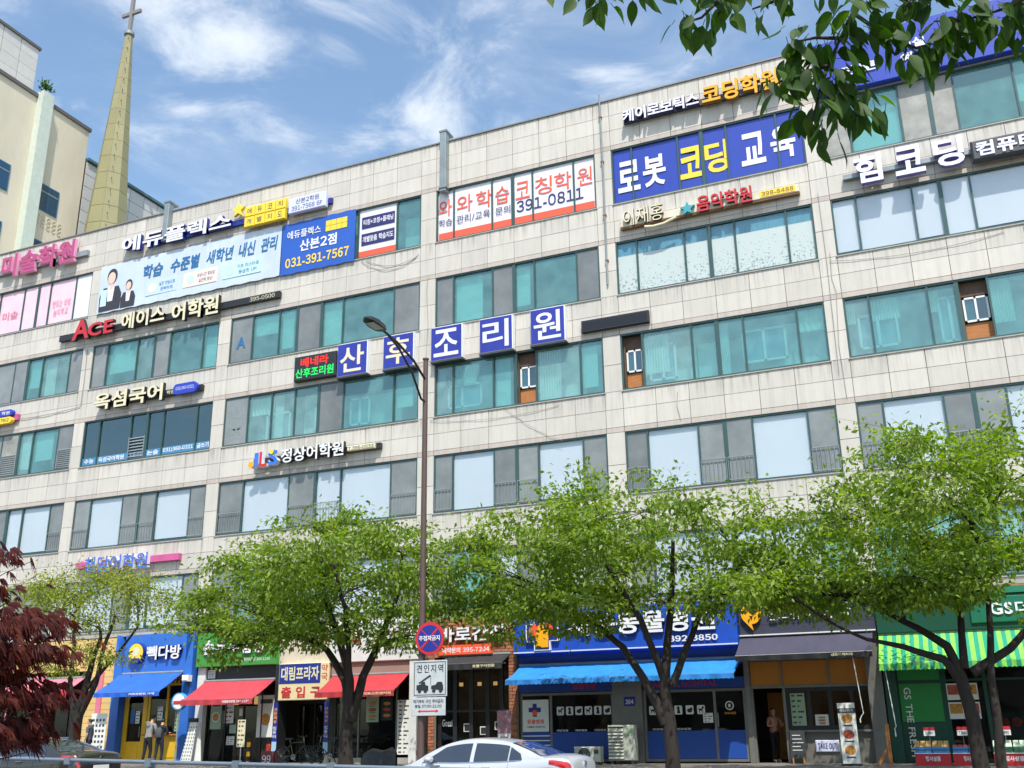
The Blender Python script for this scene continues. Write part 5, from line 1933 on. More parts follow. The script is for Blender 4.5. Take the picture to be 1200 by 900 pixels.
s_ = thing('wooden_prop', 'leaning wooden timber frame beside the green pier', 'frame', (11.4, -1.4, GZ))
MB().box(11.38, 11.48, -1.5, -1.44, 0.565, 1.62).build('upright', WOOD, s_)
MB().prism([(11.05, 0.58), (11.15, 0.58), (11.42, 0.95), (11.36, 1.02)], -1.42, -1.37).build('brace', WOOD, s_)
s_ = thing('crank_pole', 'thin white awning crank rod hanging by the green pier', 'rod', (11.65, -1.4, 1.4))
MB().tube([(11.55, -1.35, 3.1), (11.66, -1.4, 1.55), (11.62, -1.44, 1.5), (11.63, -1.48, 1.4)], 0.012, 6).build('rod', PVC, s_)
MB().tube([(11.63, -1.48, 1.4), (11.63, -1.48, 1.3)], 0.02, 6).build('grip', PVC, s_)
s_ = thing('crank_pole', 'thin white awning crank rod hanging in front of the serving windows', 'rod', (10.8, -1.1, 1.7))
MB().tube([(10.72, -1.1, 3.4), (10.84, -1.15, 1.9), (10.80, -1.18, 1.86), (10.74, -1.2, 1.75)], 0.012, 6).build('rod', PVC, s_)
MB().tube([(10.74, -1.2, 1.75), (10.74, -1.2, 1.66)], 0.02, 6).build('grip', PVC, s_)

# --- air conditioner outdoor units
ACW = mat('ac_casing', srgb('#b3b4a8'), 0.5, vary=0.15, scale=3)


def ac_unit(x0, x1, z0, z1, y, label, slats):
    s_ = thing('air_conditioner', label, 'air conditioner', ((x0 + x1) / 2, y, z0), 'outdoor air conditioner units')
    MB().bevbox(x0, x1, y - 0.32, y, z0 + 0.06, z1, 0.02).build('casing', ACW, s_)
    for x in (x0 + 0.05, x1 - 0.13):
        MB().box(x, x + 0.08, y - 0.30, y - 0.02, 0.55, z0 + 0.059).build('foot', DKGREY, s_)
    if slats:
        w_ = (x1 - x0) * 0.6
        MB().box(x0 + 0.02, x0 + w_, y - 0.325, y - 0.3205, z0 + 0.1, z1 - 0.05).build('recess', DARKB, s_)
        n = 9
        for i in range(n):
            z = z0 + 0.12 + (z1 - z0 - 0.2) * i / n
            MB().prism_yz([(y - 0.38, z), (y - 0.325, z + 0.08), (y - 0.32, z + 0.08), (y - 0.375, z - 0.012)], x0 + 0.02, x0 + w_).build('slat', ACW, s_)
        MB().box(x0 + w_ + 0.08, x1 - 0.06, y - 0.326, y - 0.3205, z1 - 0.3, z1 - 0.08).build('rating_label', POSTGRN, s_)
    else:
        cx, cz, r_ = x0 + (x1 - x0) * 0.4, (z0 + z1) / 2 + 0.02, (z1 - z0) * 0.4
        MB().disc((cx, y - 0.322, cz), r_, 'y', 0.006, 24).build('fan_opening', DARKB, s_)
        m = MB()
        for k in range(1, 5):
            rr = r_ * k / 4
            m.tube([(cx + rr * math.cos(a * math.pi / 10), y - 0.335, cz + rr * math.sin(a * math.pi / 10)) for a in range(21)], 0.006, 4, caps=False)
        for a in range(6):
            m.tube([(cx, y - 0.337, cz), (cx + r_ * math.cos(a * math.pi / 3), y - 0.337, cz + r_ * math.sin(a * math.pi / 3))], 0.006, 4)
        m.build('fan_guard', GREYM, s_)
        MB().box(x1 - 0.2, x1 - 0.05, y - 0.326, y - 0.3205, z1 - 0.2, z1 - 0.08).build('rating_label', DKGREY, s_)


ac_unit(3.34, 4.17, 0.62, 1.69, -0.5, 'tall grey outdoor air conditioner with louvre slats by the grey pier', True)
ac_unit(2.31, 3.14, 0.58, 1.08, -0.7, 'low grey outdoor air conditioner with round fan by the blue panels', False)

# small standing boards
s_ = thing('standing_banner', 'pink and white tapered poster stand behind the silver car', 'banner', (0.65, -2.5, 0.5))
b = MB()
b.prism([(0.47, 0.75), (0.82, 0.75), (0.90, 2.15), (0.42, 2.15)], -2.5, -2.49, 0)
b.prism([(0.44, 1.5), (0.88, 1.5), (0.90, 2.15), (0.42, 2.15)], -2.506, -2.501, 1)
b.build('sheet', [PAPER, mat('print_mauve', srgb('#a87a86'), 0.6, vary=0.4, scale=8)], s_)
lettering(s_, '한우국밥', 0.52, 0.78, 1.25, 1.42, -2.512, DARKB, 0.03)
MB().tube([(0.65, -2.47, 0.5), (0.65, -2.47, 2.1)], 0.015, 6).build('pole', GREYM, s_)
MB().disc((0.65, -2.47, 0.56), 0.2, 'z', 0.05, 16).build('base', DKGREY, s_)


# ------------------------------------------------------------------ trees
BARK = mat('bark', srgb('#2a231e'), 0.9, vary=0.35, scale=7, bump=0.8, bscale=22, stretch=(1, 1, 0.35))
TWIG = mat('twig', srgb('#3a2f28'), 0.85)
LEAF = leaf_mat('leaf_green', ((0.0, (0.072, 0.140, 0.016)), (0.42, (0.150, 0.240, 0.026)), (0.75, (0.240, 0.330, 0.046)), (0.96, (0.33, 0.41, 0.08)), (1.0, (0.26, 0.17, 0.05))), 0.5)
LEAF_Y = leaf_mat('leaf_yellow_green', ((0.0, (0.12, 0.19, 0.024)), (0.5, (0.23, 0.29, 0.035)), (0.9, (0.32, 0.33, 0.06)), (1.0, (0.32, 0.16, 0.06))), 0.45)


def leaf_mesh(name, pos, direc, size, m, parent, aspect=0.5, up_bias=0.6):
    """many folded leaves: base, two flanks, tip; numpy arrays of positions and growth directions"""
    n = len(pos)
    d = direc + rng.normal(0, 0.55, (n, 3))
    d[:, 2] -= 0.45
    d /= np.linalg.norm(d, axis=1)[:, None] + 1e-9
    nrm = rng.normal(0, 0.75, (n, 3))
    nrm[:, 2] += up_bias + 0.4
    s = np.cross(d, nrm)
    s /= np.linalg.norm(s, axis=1)[:, None] + 1e-9
    nn = np.cross(s, d)
    L = (size * rng.uniform(0.7, 1.3, n))[:, None]
    w_ = L * aspect * 0.5
    base = pos
    a = pos + d * L * 0.45 + s * w_ + nn * w_ * 0.35
    c = pos + d * L * 0.45 - s * w_ + nn * w_ * 0.35
    tip = pos + d * L - nn * L * 0.08
    v = np.stack([base, a, tip, c], axis=1).reshape(-1, 3)
    k = np.arange(n)[:, None] * 4
    tri = np.concatenate([k + np.array([0, 1, 2]), k + np.array([0, 2, 3])], axis=1).reshape(-1)
    me = bpy.data.meshes.new(name)
    me.vertices.add(len(v))
    me.vertices.foreach_set('co', v.astype(np.float32).ravel())
    me.loops.add(len(tri))
    me.loops.foreach_set('vertex_index', tri.astype(np.int32))
    me.polygons.add(len(tri) // 3)
    me.polygons.foreach_set('loop_start', np.arange(0, len(tri), 3, dtype=np.int32))
    me.polygons.foreach_set('loop_total', np.full(len(tri) // 3, 3, dtype=np.int32))
    me.materials.append(m)
    me.update(calc_edges=True)
    return link(bpy.data.objects.new(name, me), parent)


def wobble(p, q, n, amp, lift=0.0):
    p, q = Vector(p), Vector(q)
    L = (q - p).length
    out_ = []
    o = Vector((random.uniform(-1, 1), random.uniform(-1, 1), random.uniform(-0.5, 0.5)))
    o2 = Vector((random.uniform(-1, 1), random.uniform(-1, 1), random.uniform(-0.5, 0.5)))
    for i in range(n + 1):
        t = i / n
        s = math.sin(math.pi * t)
        out_.append(p.lerp(q, t) + o * amp * L * s + o2 * amp * 0.6 * L * math.sin(2 * math.pi * t) + Vector((0, 0, lift * L * s)))
    return out_


def street_tree(label, base, stems, blobs, nclump, per, lm, size=0.13, droop=9, spread=0.55):
    """stems: list of (polyline, r0, r1) from the ground; blobs: ellipsoids (c, radii, weight) that the crown fills"""
    cxs = [q[0][0] for q in blobs]
    x_lo, x_hi = min(cxs) - 0.6, max(cxs) + 0.6
    blobs = [(c, (r_[0] * 1.08, r_[1] * 1.05, r_[2]), g) for c, r_, g in blobs]
    zlow = min(q[0][2] for q in blobs)
    for k in range(droop):           # hanging sprays below the crown
        x = x_lo + (x_hi - x_lo) * (k + random.random()) / droop
        blobs.append(((x, base[1] + random.uniform(-1.6, 0.8), zlow + random.uniform(-0.55, 0.35)), (random.uniform(0.5, 0.9), 0.7, random.uniform(0.18, 0.34)), random.uniform(0.10, 0.20)))
    T = thing('street_tree', label, 'tree', base, 'trees along the pavement')
    nodes = []
    b = MB()
    for pts, r0, r1 in stems:
        n = len(pts)
        fine_ = []
        for i in range(n - 1):
            seg = wobble(pts[i], pts[i + 1], 4, 0.02)
            fine_ += seg[:-1]
        fine_.append(Vector(pts[-1]))
        rr = [r0 + (r1 - r0) * (i / (len(fine_) - 1)) ** 0.85 for i in range(len(fine_))]
        rr = [q * 0.82 for q in rr]
        b.tube(fine_, rr, 10)
        for i, p in enumerate(fine_):
            if p.z > base[2] + 2.4:
                nodes.append((p, rr[i]))
    b.build('trunk', BARK, T, smooth=True)
    # limbs from the stems into every blob
    lb = MB()
    limb_nodes = list(nodes)
    tot = sum(q[2] for q in blobs)
    for c, rad, wgt in blobs:
        c = Vector(c)
        p, r0 = min(nodes, key=lambda q: (q[0] - c).length + 0.7 * max(0, q[0].z - c.z))
        pts = wobble(p, c, 9, 0.07, 0.05)
        rr = [max(0.018, min(r0, 0.085) * (1 - 0.78 * i / 9)) for i in range(10)]
        lb.tube(pts, rr, 7)
        limb_nodes += list(zip(pts, rr))
        for k in range(5):
            s = random.randint(2, 9)
            q = c + Vector((random.uniform(-1, 1) * rad[0], random.uniform(-1, 1) * rad[1], random.uniform(-0.4, 1) * rad[2])) * 0.8
            pt2 = wobble(pts[s], q, 6, 0.09, 0.04)
            r2 = [max(0.009, rr[s] * 0.6 * (1 - 0.8 * i / 6)) for i in range(7)]
            lb.tube(pt2, r2, 5)
            limb_nodes += list(zip(pt2, r2))
    lb.build('limbs', BARK, T, smooth=True, kind='stuff')
    P = np.array([[*q[0]] for q in limb_nodes])
    # clumps of leaves on twigs
    tw = MB()
    allp, alld = [], []
    for c, rad, wgt in blobs:
        n = int(nclump * wgt / tot)
        for k in range(n):
            while True:
                u = rng.normal(0, 1, 3)
                u /= np.linalg.norm(u)
                u *= rng.uniform(0.25, 1.0) ** 0.45 * (1.34 if rng.random() < 0.2 else 0.95)
                if u[2] > -0.75:
                    break
            ctr = np.array(c) + u * np.array(rad)
            d = np.linalg.norm(P - ctr, axis=1)
            j = int(np.argmin(d + 0.25 * np.abs(P[:, 2] - ctr[2])))
            st = P[j]
            vec = ctr - st
            ln = np.linalg.norm(vec)
            if ln > 0.05:
                pts = wobble(st, ctr + vec / ln * 0.25, 4, 0.08, 0.03)
                tw.tube(pts, [0.011, 0.009, 0.007, 0.005, 0.003], 3, caps=False)
            dirv = vec / (ln + 1e-6)
            m = int(per * rng.uniform(0.5, 1.5))
            # leaves string out along the twig and around its end
            t = rng.uniform(0.25, 1.15, m)[:, None] if ln > 0.5 else rng.uniform(0.6, 1.2, m)[:, None]
            sp_ = spread * rng.uniform(0.6, 1.2)
            pos = st + vec * t + rng.normal(0, 1, (m, 3)) * np.array([sp_, sp_, sp_ * 0.36]) * (0.35 + 0.35 * t)
            allp.append(pos)
            alld.append(np.tile(dirv * 0.6, (m, 1)) + (pos - (st + vec * t)) * 1.0)
    tw.build('twigs', TWIG, T, kind='stuff')
    pos = np.concatenate(allp)
    leaf_mesh('crown', pos, np.concatenate(alld), size, lm, T)
    return len(pos)


cnt = 0
TY = -6.0
# tree left of the lamp
cnt += street_tree('broad green street tree left of the lamp pole, before the toast shop', (-2.65, TY, 0.35),
    [([(-2.62, TY, 0.3), (-2.66, TY, 1.2), (-2.62, TY + 0.03, 2.3), (-2.75, TY, 3.0), (-3.6, TY + 0.3, 3.9), (-4.9, TY + 0.8, 4.5)], 0.30, 0.07),
     ([(-2.60, TY, 1.9), (-2.58, TY - 0.03, 3.0), (-2.9, TY - 0.2, 4.2), (-3.3, TY - 0.5, 5.6), (-3.2, TY - 0.5, 7.0)], 0.20, 0.05),
     ([(-2.52, TY + 0.02, 1.9), (-2.2, TY + 0.05, 3.1), (-1.75, TY + 0.3, 4.2), (-1.4, TY + 0.6, 5.5), (-1.2, TY + 0.4, 6.6)], 0.19, 0.05),
     ([(-2.6, TY, 2.0), (-2.35, TY - 0.5, 3.5), (-2.0, TY - 1.3, 4.9), (-2.1, TY - 1.8, 6.0)], 0.14, 0.05)],
    [((-3.3, TY - 0.2, 7.0), (2.3, 1.9, 1.15), 1.3), ((-1.4, TY, 6.6), (1.5, 1.7, 1.1), 0.9), ((-5.7, TY + 0.2, 6.2), (2.1, 1.9, 0.95), 1.1),
     ((-7.7, TY + 0.6, 5.6), (1.8, 1.7, 0.85), 0.9), ((-5.3, TY - 0.3, 4.9), (2.3, 2.0, 0.75), 1.0), ((-2.3, TY - 0.9, 5.3), (2.2, 1.6, 0.95), 1.0), ((-7.6, TY + 0.4, 4.6), (1.3, 1.4, 0.55), 0.45), ((-3.6, TY + 1.9, 6.0), (2.6, 1.4, 1.1), 0.7), ((-0.7, TY - 0.5, 4.8), (1.3, 1.2, 0.5), 0.4), ((-4.3, TY - 0.7, 4.25), (1.9, 1.3, 0.42), 0.45), ((-3.2, TY - 2.3, 6.1), (2.4, 1.2, 1.0), 0.7)],
    420, 56, LEAF, size=0.155, spread=0.44)
# tree in front of the animal hospital
cnt += street_tree('broad green street tree with forked dark trunk before the animal hospital', (6.65, TY, 0.35),
    [([(6.72, TY, 0.3), (6.70, TY, 1.5), (6.62, TY, 2.5), (6.72, TY + 0.1, 3.6), (6.95, TY, 4.8), (7.1, TY - 0.1, 6.2)], 0.25, 0.06),
     ([(6.60, TY, 1.7), (6.2, TY - 0.05, 2.6), (5.55, TY + 0.1, 3.6), (4.8, TY + 0.3, 4.2), (3.8, TY + 0.3, 4.8)], 0.17, 0.06),
     ([(6.80, TY, 2.6), (7.35, TY + 0.2, 3.8), (7.7, TY + 0.4, 4.7), (8.7, TY + 0.6, 5.6)], 0.13, 0.05),
     ([(6.6, TY, 2.8), (6.3, TY - 0.7, 4.2), (5.6, TY - 1.3, 5.6), (5.4, TY - 1.4, 6.6)], 0.12, 0.05)],
    [((5.6, TY - 0.2, 7.1), (2.5, 2.0, 1.2), 1.3), ((2.9, TY + 0.1, 6.4), (2.3, 2.0, 0.95), 1.1), ((0.9, TY + 0.3, 6.0), (1.5, 1.6, 0.9), 0.8), ((8.3, TY, 6.5), (1.9, 1.8, 0.95), 0.9),
     ((3.2, TY - 0.2, 4.9), (2.6, 1.9, 0.75), 1.1), ((6.0, TY - 0.7, 5.4), (1.9, 1.6, 0.8), 0.65), ((1.6, TY + 1.6, 5.0), (1.8, 1.4, 0.6), 0.6), ((9.2, TY + 0.3, 5.5), (1.1, 1.2, 0.5), 0.35), ((4.6, TY + 2.0, 6.2), (2.6, 1.4, 1.1), 0.7), ((5.1, TY - 0.9, 4.55), (1.6, 1.2, 0.45), 0.35), ((8.3, TY - 0.5, 4.8), (1.3, 1.2, 0.42), 0.3), ((5.6, TY - 2.3, 6.2), (2.4, 1.2, 1.0), 0.7)],
    450, 56, LEAF, size=0.155, spread=0.44)
# tree in front of the supermarket
cnt += street_tree('broad green street tree with twin stems before the green supermarket', (13.75, TY, 0.35),
    [([(13.68, TY, 0.3), (13.62, TY, 1.5), (13.5, TY, 2.6), (13.3, TY, 3.3), (12.7, TY + 0.1, 3.75), (11.7, TY + 0.4, 4.4)], 0.24, 0.06),
     ([(14.05, TY, 0.3), (14.10, TY, 1.6), (14.15, TY, 2.9), (14.3, TY, 4.2), (14.2, TY - 0.1, 6.0)], 0.16, 0.05),
     ([(13.60, TY, 2.3), (13.2, TY - 0.1, 3.0), (12.4, TY - 0.3, 3.3), (11.6, TY - 0.4, 3.5)], 0.15, 0.05),
     ([(13.75, TY, 2.7), (14.6, TY + 0.1, 3.2), (15.3, TY + 0.2, 3.9), (16.0, TY + 0.2, 4.7)], 0.14, 0.06),
     ([(13.6, TY, 2.8), (13.7, TY + 0.2, 4.2), (13.2, TY + 0.4, 5.6), (12.6, TY + 0.3, 6.8)], 0.12, 0.04)],
    [((13.2, TY - 0.1, 7.3), (2.2, 1.9, 1.2), 1.2), ((11.3, TY + 0.1, 6.4), (1.7, 1.7, 1.0), 0.9), ((15.6, TY, 7.1), (1.9, 1.8, 1.3), 1.1), ((10.2, TY + 0.3, 5.2), (1.3, 1.5, 0.7), 0.6),
     ((12.5, TY - 0.5, 5.2), (2.0, 1.6, 0.7), 0.8), ((15.0, TY - 0.3, 5.5), (1.9, 1.6, 0.8), 0.8), ((13.1, TY - 1.0, 4.6), (1.2, 1.0, 0.4), 0.35), ((17.4, TY, 6.0), (1.6, 1.7, 1.4), 0.6), ((13.0, TY + 2.0, 6.2), (2.8, 1.4, 1.1), 0.8), ((10.4, TY + 1.4, 4.5), (1.0, 1.0, 0.4), 0.3), ((11.3, TY - 0.4, 4.6), (1.3, 1.1, 0.5), 0.45), ((13.5, TY - 1.0, 4.5), (1.5, 1.1, 0.45), 0.45), ((9.7, TY + 0.2, 4.7), (1.0, 1.0, 0.42), 0.3), ((13.4, TY - 2.3, 6.3), (2.4, 1.2, 1.0), 0.7)],
    470, 56, LEAF, size=0.155, spread=0.44)
# sparser tree at the left
cnt += street_tree('sparse yellow green street tree beside the maple at the left edge', (-12.8, TY, 0.35),
    [([(-12.8, TY, 0.3), (-12.75, TY, 1.6), (-12.6, TY, 2.6), (-12.4, TY, 3.6), (-12.2, TY + 0.1, 4.6)], 0.27, 0.07),
     ([(-12.65, TY, 2.2), (-12.1, TY, 3.2), (-11.9, TY, 4.4), (-11.7, TY + 0.1, 5.3)], 0.14, 0.05),
     ([(-12.8, TY, 2.1), (-13.2, TY, 3.2), (-13.2, TY, 4.4), (-13.5, TY + 0.1, 5.4)], 0.14, 0.05),
     ([(-12.5, TY, 3.0), (-11.6, TY + 0.2, 4.0), (-10.8, TY + 0.2, 4.9)], 0.09, 0.04)],
    [((-12.7, TY, 6.3), (1.9, 1.7, 0.75), 1.2), ((-14.9, TY, 5.9), (1.4, 1.5, 0.6), 0.7), ((-10.8, TY + 0.1, 5.9), (1.5, 1.5, 0.75), 0.8), ((-12.4, TY, 5.2), (2.3, 1.8, 0.45), 0.5), ((-12.5, TY - 0.3, 4.2), (1.0, 0.9, 0.4), 0.15)],
    210, 42, LEAF_Y, size=0.115, spread=0.6, droop=3)

# ------------------------------------------------------------------ the near branch at the top right: every leaf a piece
NEAR = leaf_mat('near_leaf', ((0.0, (0.020, 0.058, 0.008)), (0.6, (0.040, 0.100, 0.010)), (1.0, (0.085, 0.16, 0.018))), 0.5, 0.6, 9.0)
T = thing('cherry_branch', 'near dark green leafy branch hanging into the top right corner', 'branch', (14.2, -29.5, 3.45))


def near_leaf_mesh(seed):
    rr = random.Random(seed)
    b = MB()
    n = 7
    W = 0.5 * rr.uniform(0.46, 0.56)
    rows_ = []
    for i in range(n + 1):
        t = i / n
        half = W * math.sin(math.pi * t ** 0.82) ** 0.9 * (1 - 0.25 * t) if 0 < i < n else 0.002
        if t > 0.8:
            half *= 0.75
        zc = -0.16 * t * t + 0.02 * math.sin(5 * t + seed)
        cup = 0.22 + 0.1 * rr.random()
        rows_.append([(-half, t, zc + half * cup), (0, t, zc), (half, t, zc + half * cup)])
    vs = [p for r_ in rows_ for p in r_]
    fs = []
    for i in range(n):
        for j in range(2):
            a = i * 3 + j
            fs.append((a, a + 1, a + 4, a + 3))
    b.add(vs, fs)
    b.tube([(0, -0.22, 0.03), (0, -0.08, 0.01), (0, 0.02, 0)], 0.012, 4, caps=False)
    me = bpy.data.meshes.new('leaf')
    me.from_pydata(b.v, [], b.f)
    me.polygons.foreach_set('use_smooth', [True] * len(me.polygons))
    me.materials.append(NEAR)
    me.update()
    return me


near_meshes = [near_leaf_mesh(k) for k in range(5)]
# twigs in space (metres); the bough comes in from the right, above the camera's view
BOUGH = [
    [(15.2, -29.3, 3.62), (14.6, -29.55, 3.55), (14.1, -29.7, 3.49), (13.78, -29.80, 3.45), (13.4, -29.95, 3.46), (13.05, -30.05, 3.47)],
    [(13.80, -29.80, 3.46), (13.735, -29.80, 3.37), (13.68, -29.79, 3.28), (13.63, -29.78, 3.18), (13.60, -29.76, 3.10)],
    [(13.735, -29.80, 3.37), (13.80, -29.76, 3.31), (13.87, -29.72, 3.275), (13.92, -29.70, 3.29)],
    [(14.35, -29.62, 3.51), (14.20, -29.65, 3.42), (14.10, -29.67, 3.36), (14.00, -29.70, 3.335), (13.92, -29.72, 3.34)],
    [(14.35, -29.62, 3.51), (14.22, -29.62, 3.42), (14.15, -29.62, 3.37), (14.10, -29.62, 3.33)],
    [(13.45, -29.93, 3.46), (13.42, -29.93, 3.41), (13.38, -29.94, 3.37), (13.33, -29.95, 3.36)],
    [(13.15, -30.03, 3.47), (13.16, -30.04, 3.43), (13.14, -30.05, 3.41)],
    [(13.60, -29.85, 3.46), (13.55, -29.86, 3.42), (13.50, -29.88, 3.40)],
    [(13.95, -29.75, 3.47), (13.90, -29.75, 3.42), (13.86, -29.75, 3.385)],
    [(13.66, -29.79, 3.24), (13.58, -29.82, 3.22), (13.53, -29.84, 3.19)],
    [(13.65, -29.785, 3.2), (13.70, -29.76, 3.16), (13.74, -29.74, 3.12)],
    [(13.70, -29.79, 3.31), (13.64, -29.82, 3.31), (13.59, -29.84, 3.30)],
]
b = MB()
BOUGH = [[(x + 0.03, y, z + (0.035 if i else 0.06)) for x, y, z in pts] for i, pts in enumerate(BOUGH)]
for i, pts in enumerate(BOUGH):
    r0 = 0.012 if i == 0 else 0.0055
    b.tube(pts, [r0 * (1 - 0.6 * k / (len(pts) - 1)) for k in range(len(pts))], 7)
b.build('twigs', TWIG, T, smooth=True)
nleaf = 0
extra = MB()


def put_leaf(p, rad, down=0.75):
    global nleaf
    q = p + Vector((random.uniform(-1, 1), random.uniform(-1, 1), random.uniform(-1, 0.8))) * rad
    L = random.uniform(0.052, 0.082)
    ydir = ((q - p) * 6 + Vector((random.uniform(-1, 1), random.uniform(-0.6, 0.6), -down - random.random() * 0.8)) * 0.6).normalized()
    up = Vector((random.uniform(-0.9, 0.9), random.uniform(-1.2, 0.6), random.uniform(0.1, 1))).normalized()
    xdir = ydir.cross(up).normalized()
    zdir = xdir.cross(ydir)
    mw = Matrix(((xdir.x * L, ydir.x * L, zdir.x * L, q.x), (xdir.y * L, ydir.y * L, zdir.y * L, q.y), (xdir.z * L, ydir.z * L, zdir.z * L, q.z), (0, 0, 0, 1)))
    nleaf += 1
    if nleaf > 298:
        m_ = near_meshes[nleaf % 5]
        extra.add([mw @ v.co for v in m_.vertices], [tuple(f.vertices) for f in m_.polygons])
        return
    o = bpy.data.objects.new('leaf', near_meshes[nleaf % 5])
    C.objects.link(o)
    o.parent = T
    o.matrix_parent_inverse = INV[T.name]
    o.matrix_basis = mw


for i, (pts, n, rad) in enumerate(zip(BOUGH, (130, 96, 34, 70, 56, 24, 7, 10, 30, 22, 24, 26), (0.05, 0.062, 0.045, 0.05, 0.045, 0.04, 0.03, 0.03, 0.04, 0.04, 0.042, 0.04))):
    pts = [Vector(p) for p in pts]
    for k in range(n):
        t = random.uniform(0.15, 1.0) * (len(pts) - 1)
        j = min(int(t), len(pts) - 2)
        put_leaf(pts[j].lerp(pts[j + 1], t - j), rad)
extra.build('leaf_mass', NEAR, T, smooth=True, kind='stuff')

# ------------------------------------------------------------------ red maple at the lower left
RUBY = leaf_mat('maple_leaf', ((0.0, (0.035, 0.006, 0.006)), (0.45, (0.085, 0.012, 0.010)), (0.8, (0.16, 0.026, 0.014)), (1.0, (0.20, 0.06, 0.02))), 0.45, 0.6, 5.0)
M0 = Vector((6.6, -26.8, 0.1))
T = thing('maple_tree', 'dark red lace leaf maple in the lower left foreground', 'tree', M0)
tiers = [(tuple(np.array(c) + np.array([-0.20, -0.09, 0.0])), (r_[0] * 0.80, r_[1], r_[2] * 0.8), int(n * 0.58)) for c, r_, n in [((7.78, -27.0, 2.86), (0.34, 0.25, 0.10), 120), ((7.75, -26.95, 2.62), (0.30, 0.3, 0.10), 90), ((8.02, -26.85, 2.40), (0.42, 0.3, 0.09), 230), ((7.98, -26.75, 2.20), (0.46, 0.3, 0.09), 260),
         ((7.75, -26.75, 2.06), (0.40, 0.3, 0.10), 200), ((8.0, -26.65, 1.92), (0.42, 0.3, 0.10), 170), ((7.80, -26.65, 1.72), (0.42, 0.3, 0.11), 200), ((7.3, -26.85, 2.3), (0.5, 0.5, 0.5), 200), ((8.02, -26.6, 1.64), (0.28, 0.2, 0.08), 60)]]
b = MB()
b.tube(wobble(M0 + Vector((0, 0, 0)), M0 + Vector((0.1, 0, 1.0)), 6, 0.05), [0.09, 0.085, 0.08, 0.075, 0.07, 0.06, 0.05], 9)
b.build('trunk', BARK, T, smooth=True)
b = MB()
mp, md = [], []
for c, rad, n in tiers:
    c = Vector(c)
    pts = wobble(M0 + Vector((0.1, 0, 0.95)), c, 8, 0.1, 0.12)
    b.tube(pts, [0.035 * (1 - 0.8 * i / 8) for i in range(9)], 6)
    for k in range(8):
        q = c + Vector((random.uniform(-1, 1) * rad[0], random.uniform(-1, 1) * rad[1], random.uniform(-1, 1) * rad[2]))
        b.tube(wobble(pts[random.randint(4, 8)], q, 5, 0.1), [0.009, 0.008, 0.006, 0.005, 0.004, 0.003], 4)
    for k in range(n):
        u = rng.normal(0, 0.55, 3)
        mp.append(np.array(c) + u * np.array(rad) + np.array([0, 0, 0.04]))
        md.append(np.array([1.0, 0.15, -0.50]) + rng.normal(0, 0.32, 3))
b.build('limbs', TWIG, T, smooth=True)
# each leaf: seven slender drooping lobes
P_, D_ = [], []
vs, fs = [], []
for p, d in zip(mp, md):
    d = d / np.linalg.norm(d)
    nrm = rng.normal(0, 0.6, 3) + np.array([0.2, -0.5, 0.8])
    s = np.cross(d, nrm)
    s /= np.linalg.norm(s) + 1e-9
    nn = np.cross(s, d)
    L0 = rng.uniform(0.075, 0.13)
    for a, f_ in ((-0.85, 0.55), (-0.55, 0.8), (-0.26, 0.95), (0, 1.05), (0.26, 0.95), (0.55, 0.8), (0.85, 0.55)):
        a += rng.normal(0, 0.08)
        dd = d * math.cos(a) + s * math.sin(a)
        ss = -d * math.sin(a) + s * math.cos(a)
        L = L0 * f_
        w_ = 0.0042
        m_ = p + dd * L * 0.5 - nn * 0.004
        k = len(vs)
        drop = np.array([0, 0, -0.45 * L])
        vs += [p, m_ + ss * w_, p + dd * L + drop, m_ - ss * w_]
        fs += [(k, k + 1, k + 2), (k, k + 2, k + 3)]
me = bpy.data.meshes.new('crown')
me.from_pydata([tuple(q) for q in vs], [], fs)
me.materials.append(RUBY)
me.update()
link(bpy.data.objects.new('crown', me), T)
print('leaves', cnt, nleaf)


# ------------------------------------------------------------------ church behind the left end of the block
CHURCH = mat('church_render', srgb('#d0c6b0'), 0.85, vary=0.12, scale=0.5, stretch=(1, 1, 0.35))
PALET = mat('tower_tile', srgb('#cbc8c2'), 0.6, vary=0.06, rand=0.04)
GREYT = mat('grey_clad', srgb('#c0bfbc'), 0.6, vary=0.06, rand=0.04)
MINT = mat('mint_pipe', srgb('#c3ccbf'), 0.5, vary=0.1)
TARN = mat('roof_edge_dark', srgb('#5d5a58'), 0.6)
T = thing('church_building', 'beige rendered church block with blue windows behind the left roof', 'building', (-44, 8, 0))
XC = -38.0
MB().box(-52, XC, -4, 13.9, 0, 41.7).build('wall', CHURCH, T)
MB().box(-52, XC + 0.12, -4.1, 14.02, 41.7, 41.95).build('roof_edge', TARN, T)
MB().box(-50, XC - 0.35, -3.5, 9.2, 41.951, 45.4).build('tower_core', JOINT, T)
for j in range(4):
    for i in range(9):
        y0 = -3.5 + i * 1.411
        cell('tile', PALET, XC - 0.349, XC - 0.30, y0 + 0.02, y0 + 1.39, 41.97 + j * 0.86, 41.97 + j * 0.86 + 0.84, T)
for i in range(9):
    x = -50 + i * 1.294
    for j in range(4):
        cell('tile', PALET, x + 0.02, x + 1.275, -3.55, -3.501, 41.97 + j * 0.86, 41.97 + j * 0.86 + 0.84, T)
MB().box(-50.1, XC - 0.2, -3.6, 9.3, 45.4, 45.6).build('tower_coping', TARN, T)
MB().box(XC + 0.001, XC + 0.55, 9.35, 10.25, 5, 42.15).build('pilaster', MINT, T)
BLUEW = mat('blue_window_glass', srgb('#20455e'), 0.12, coat=0.6)
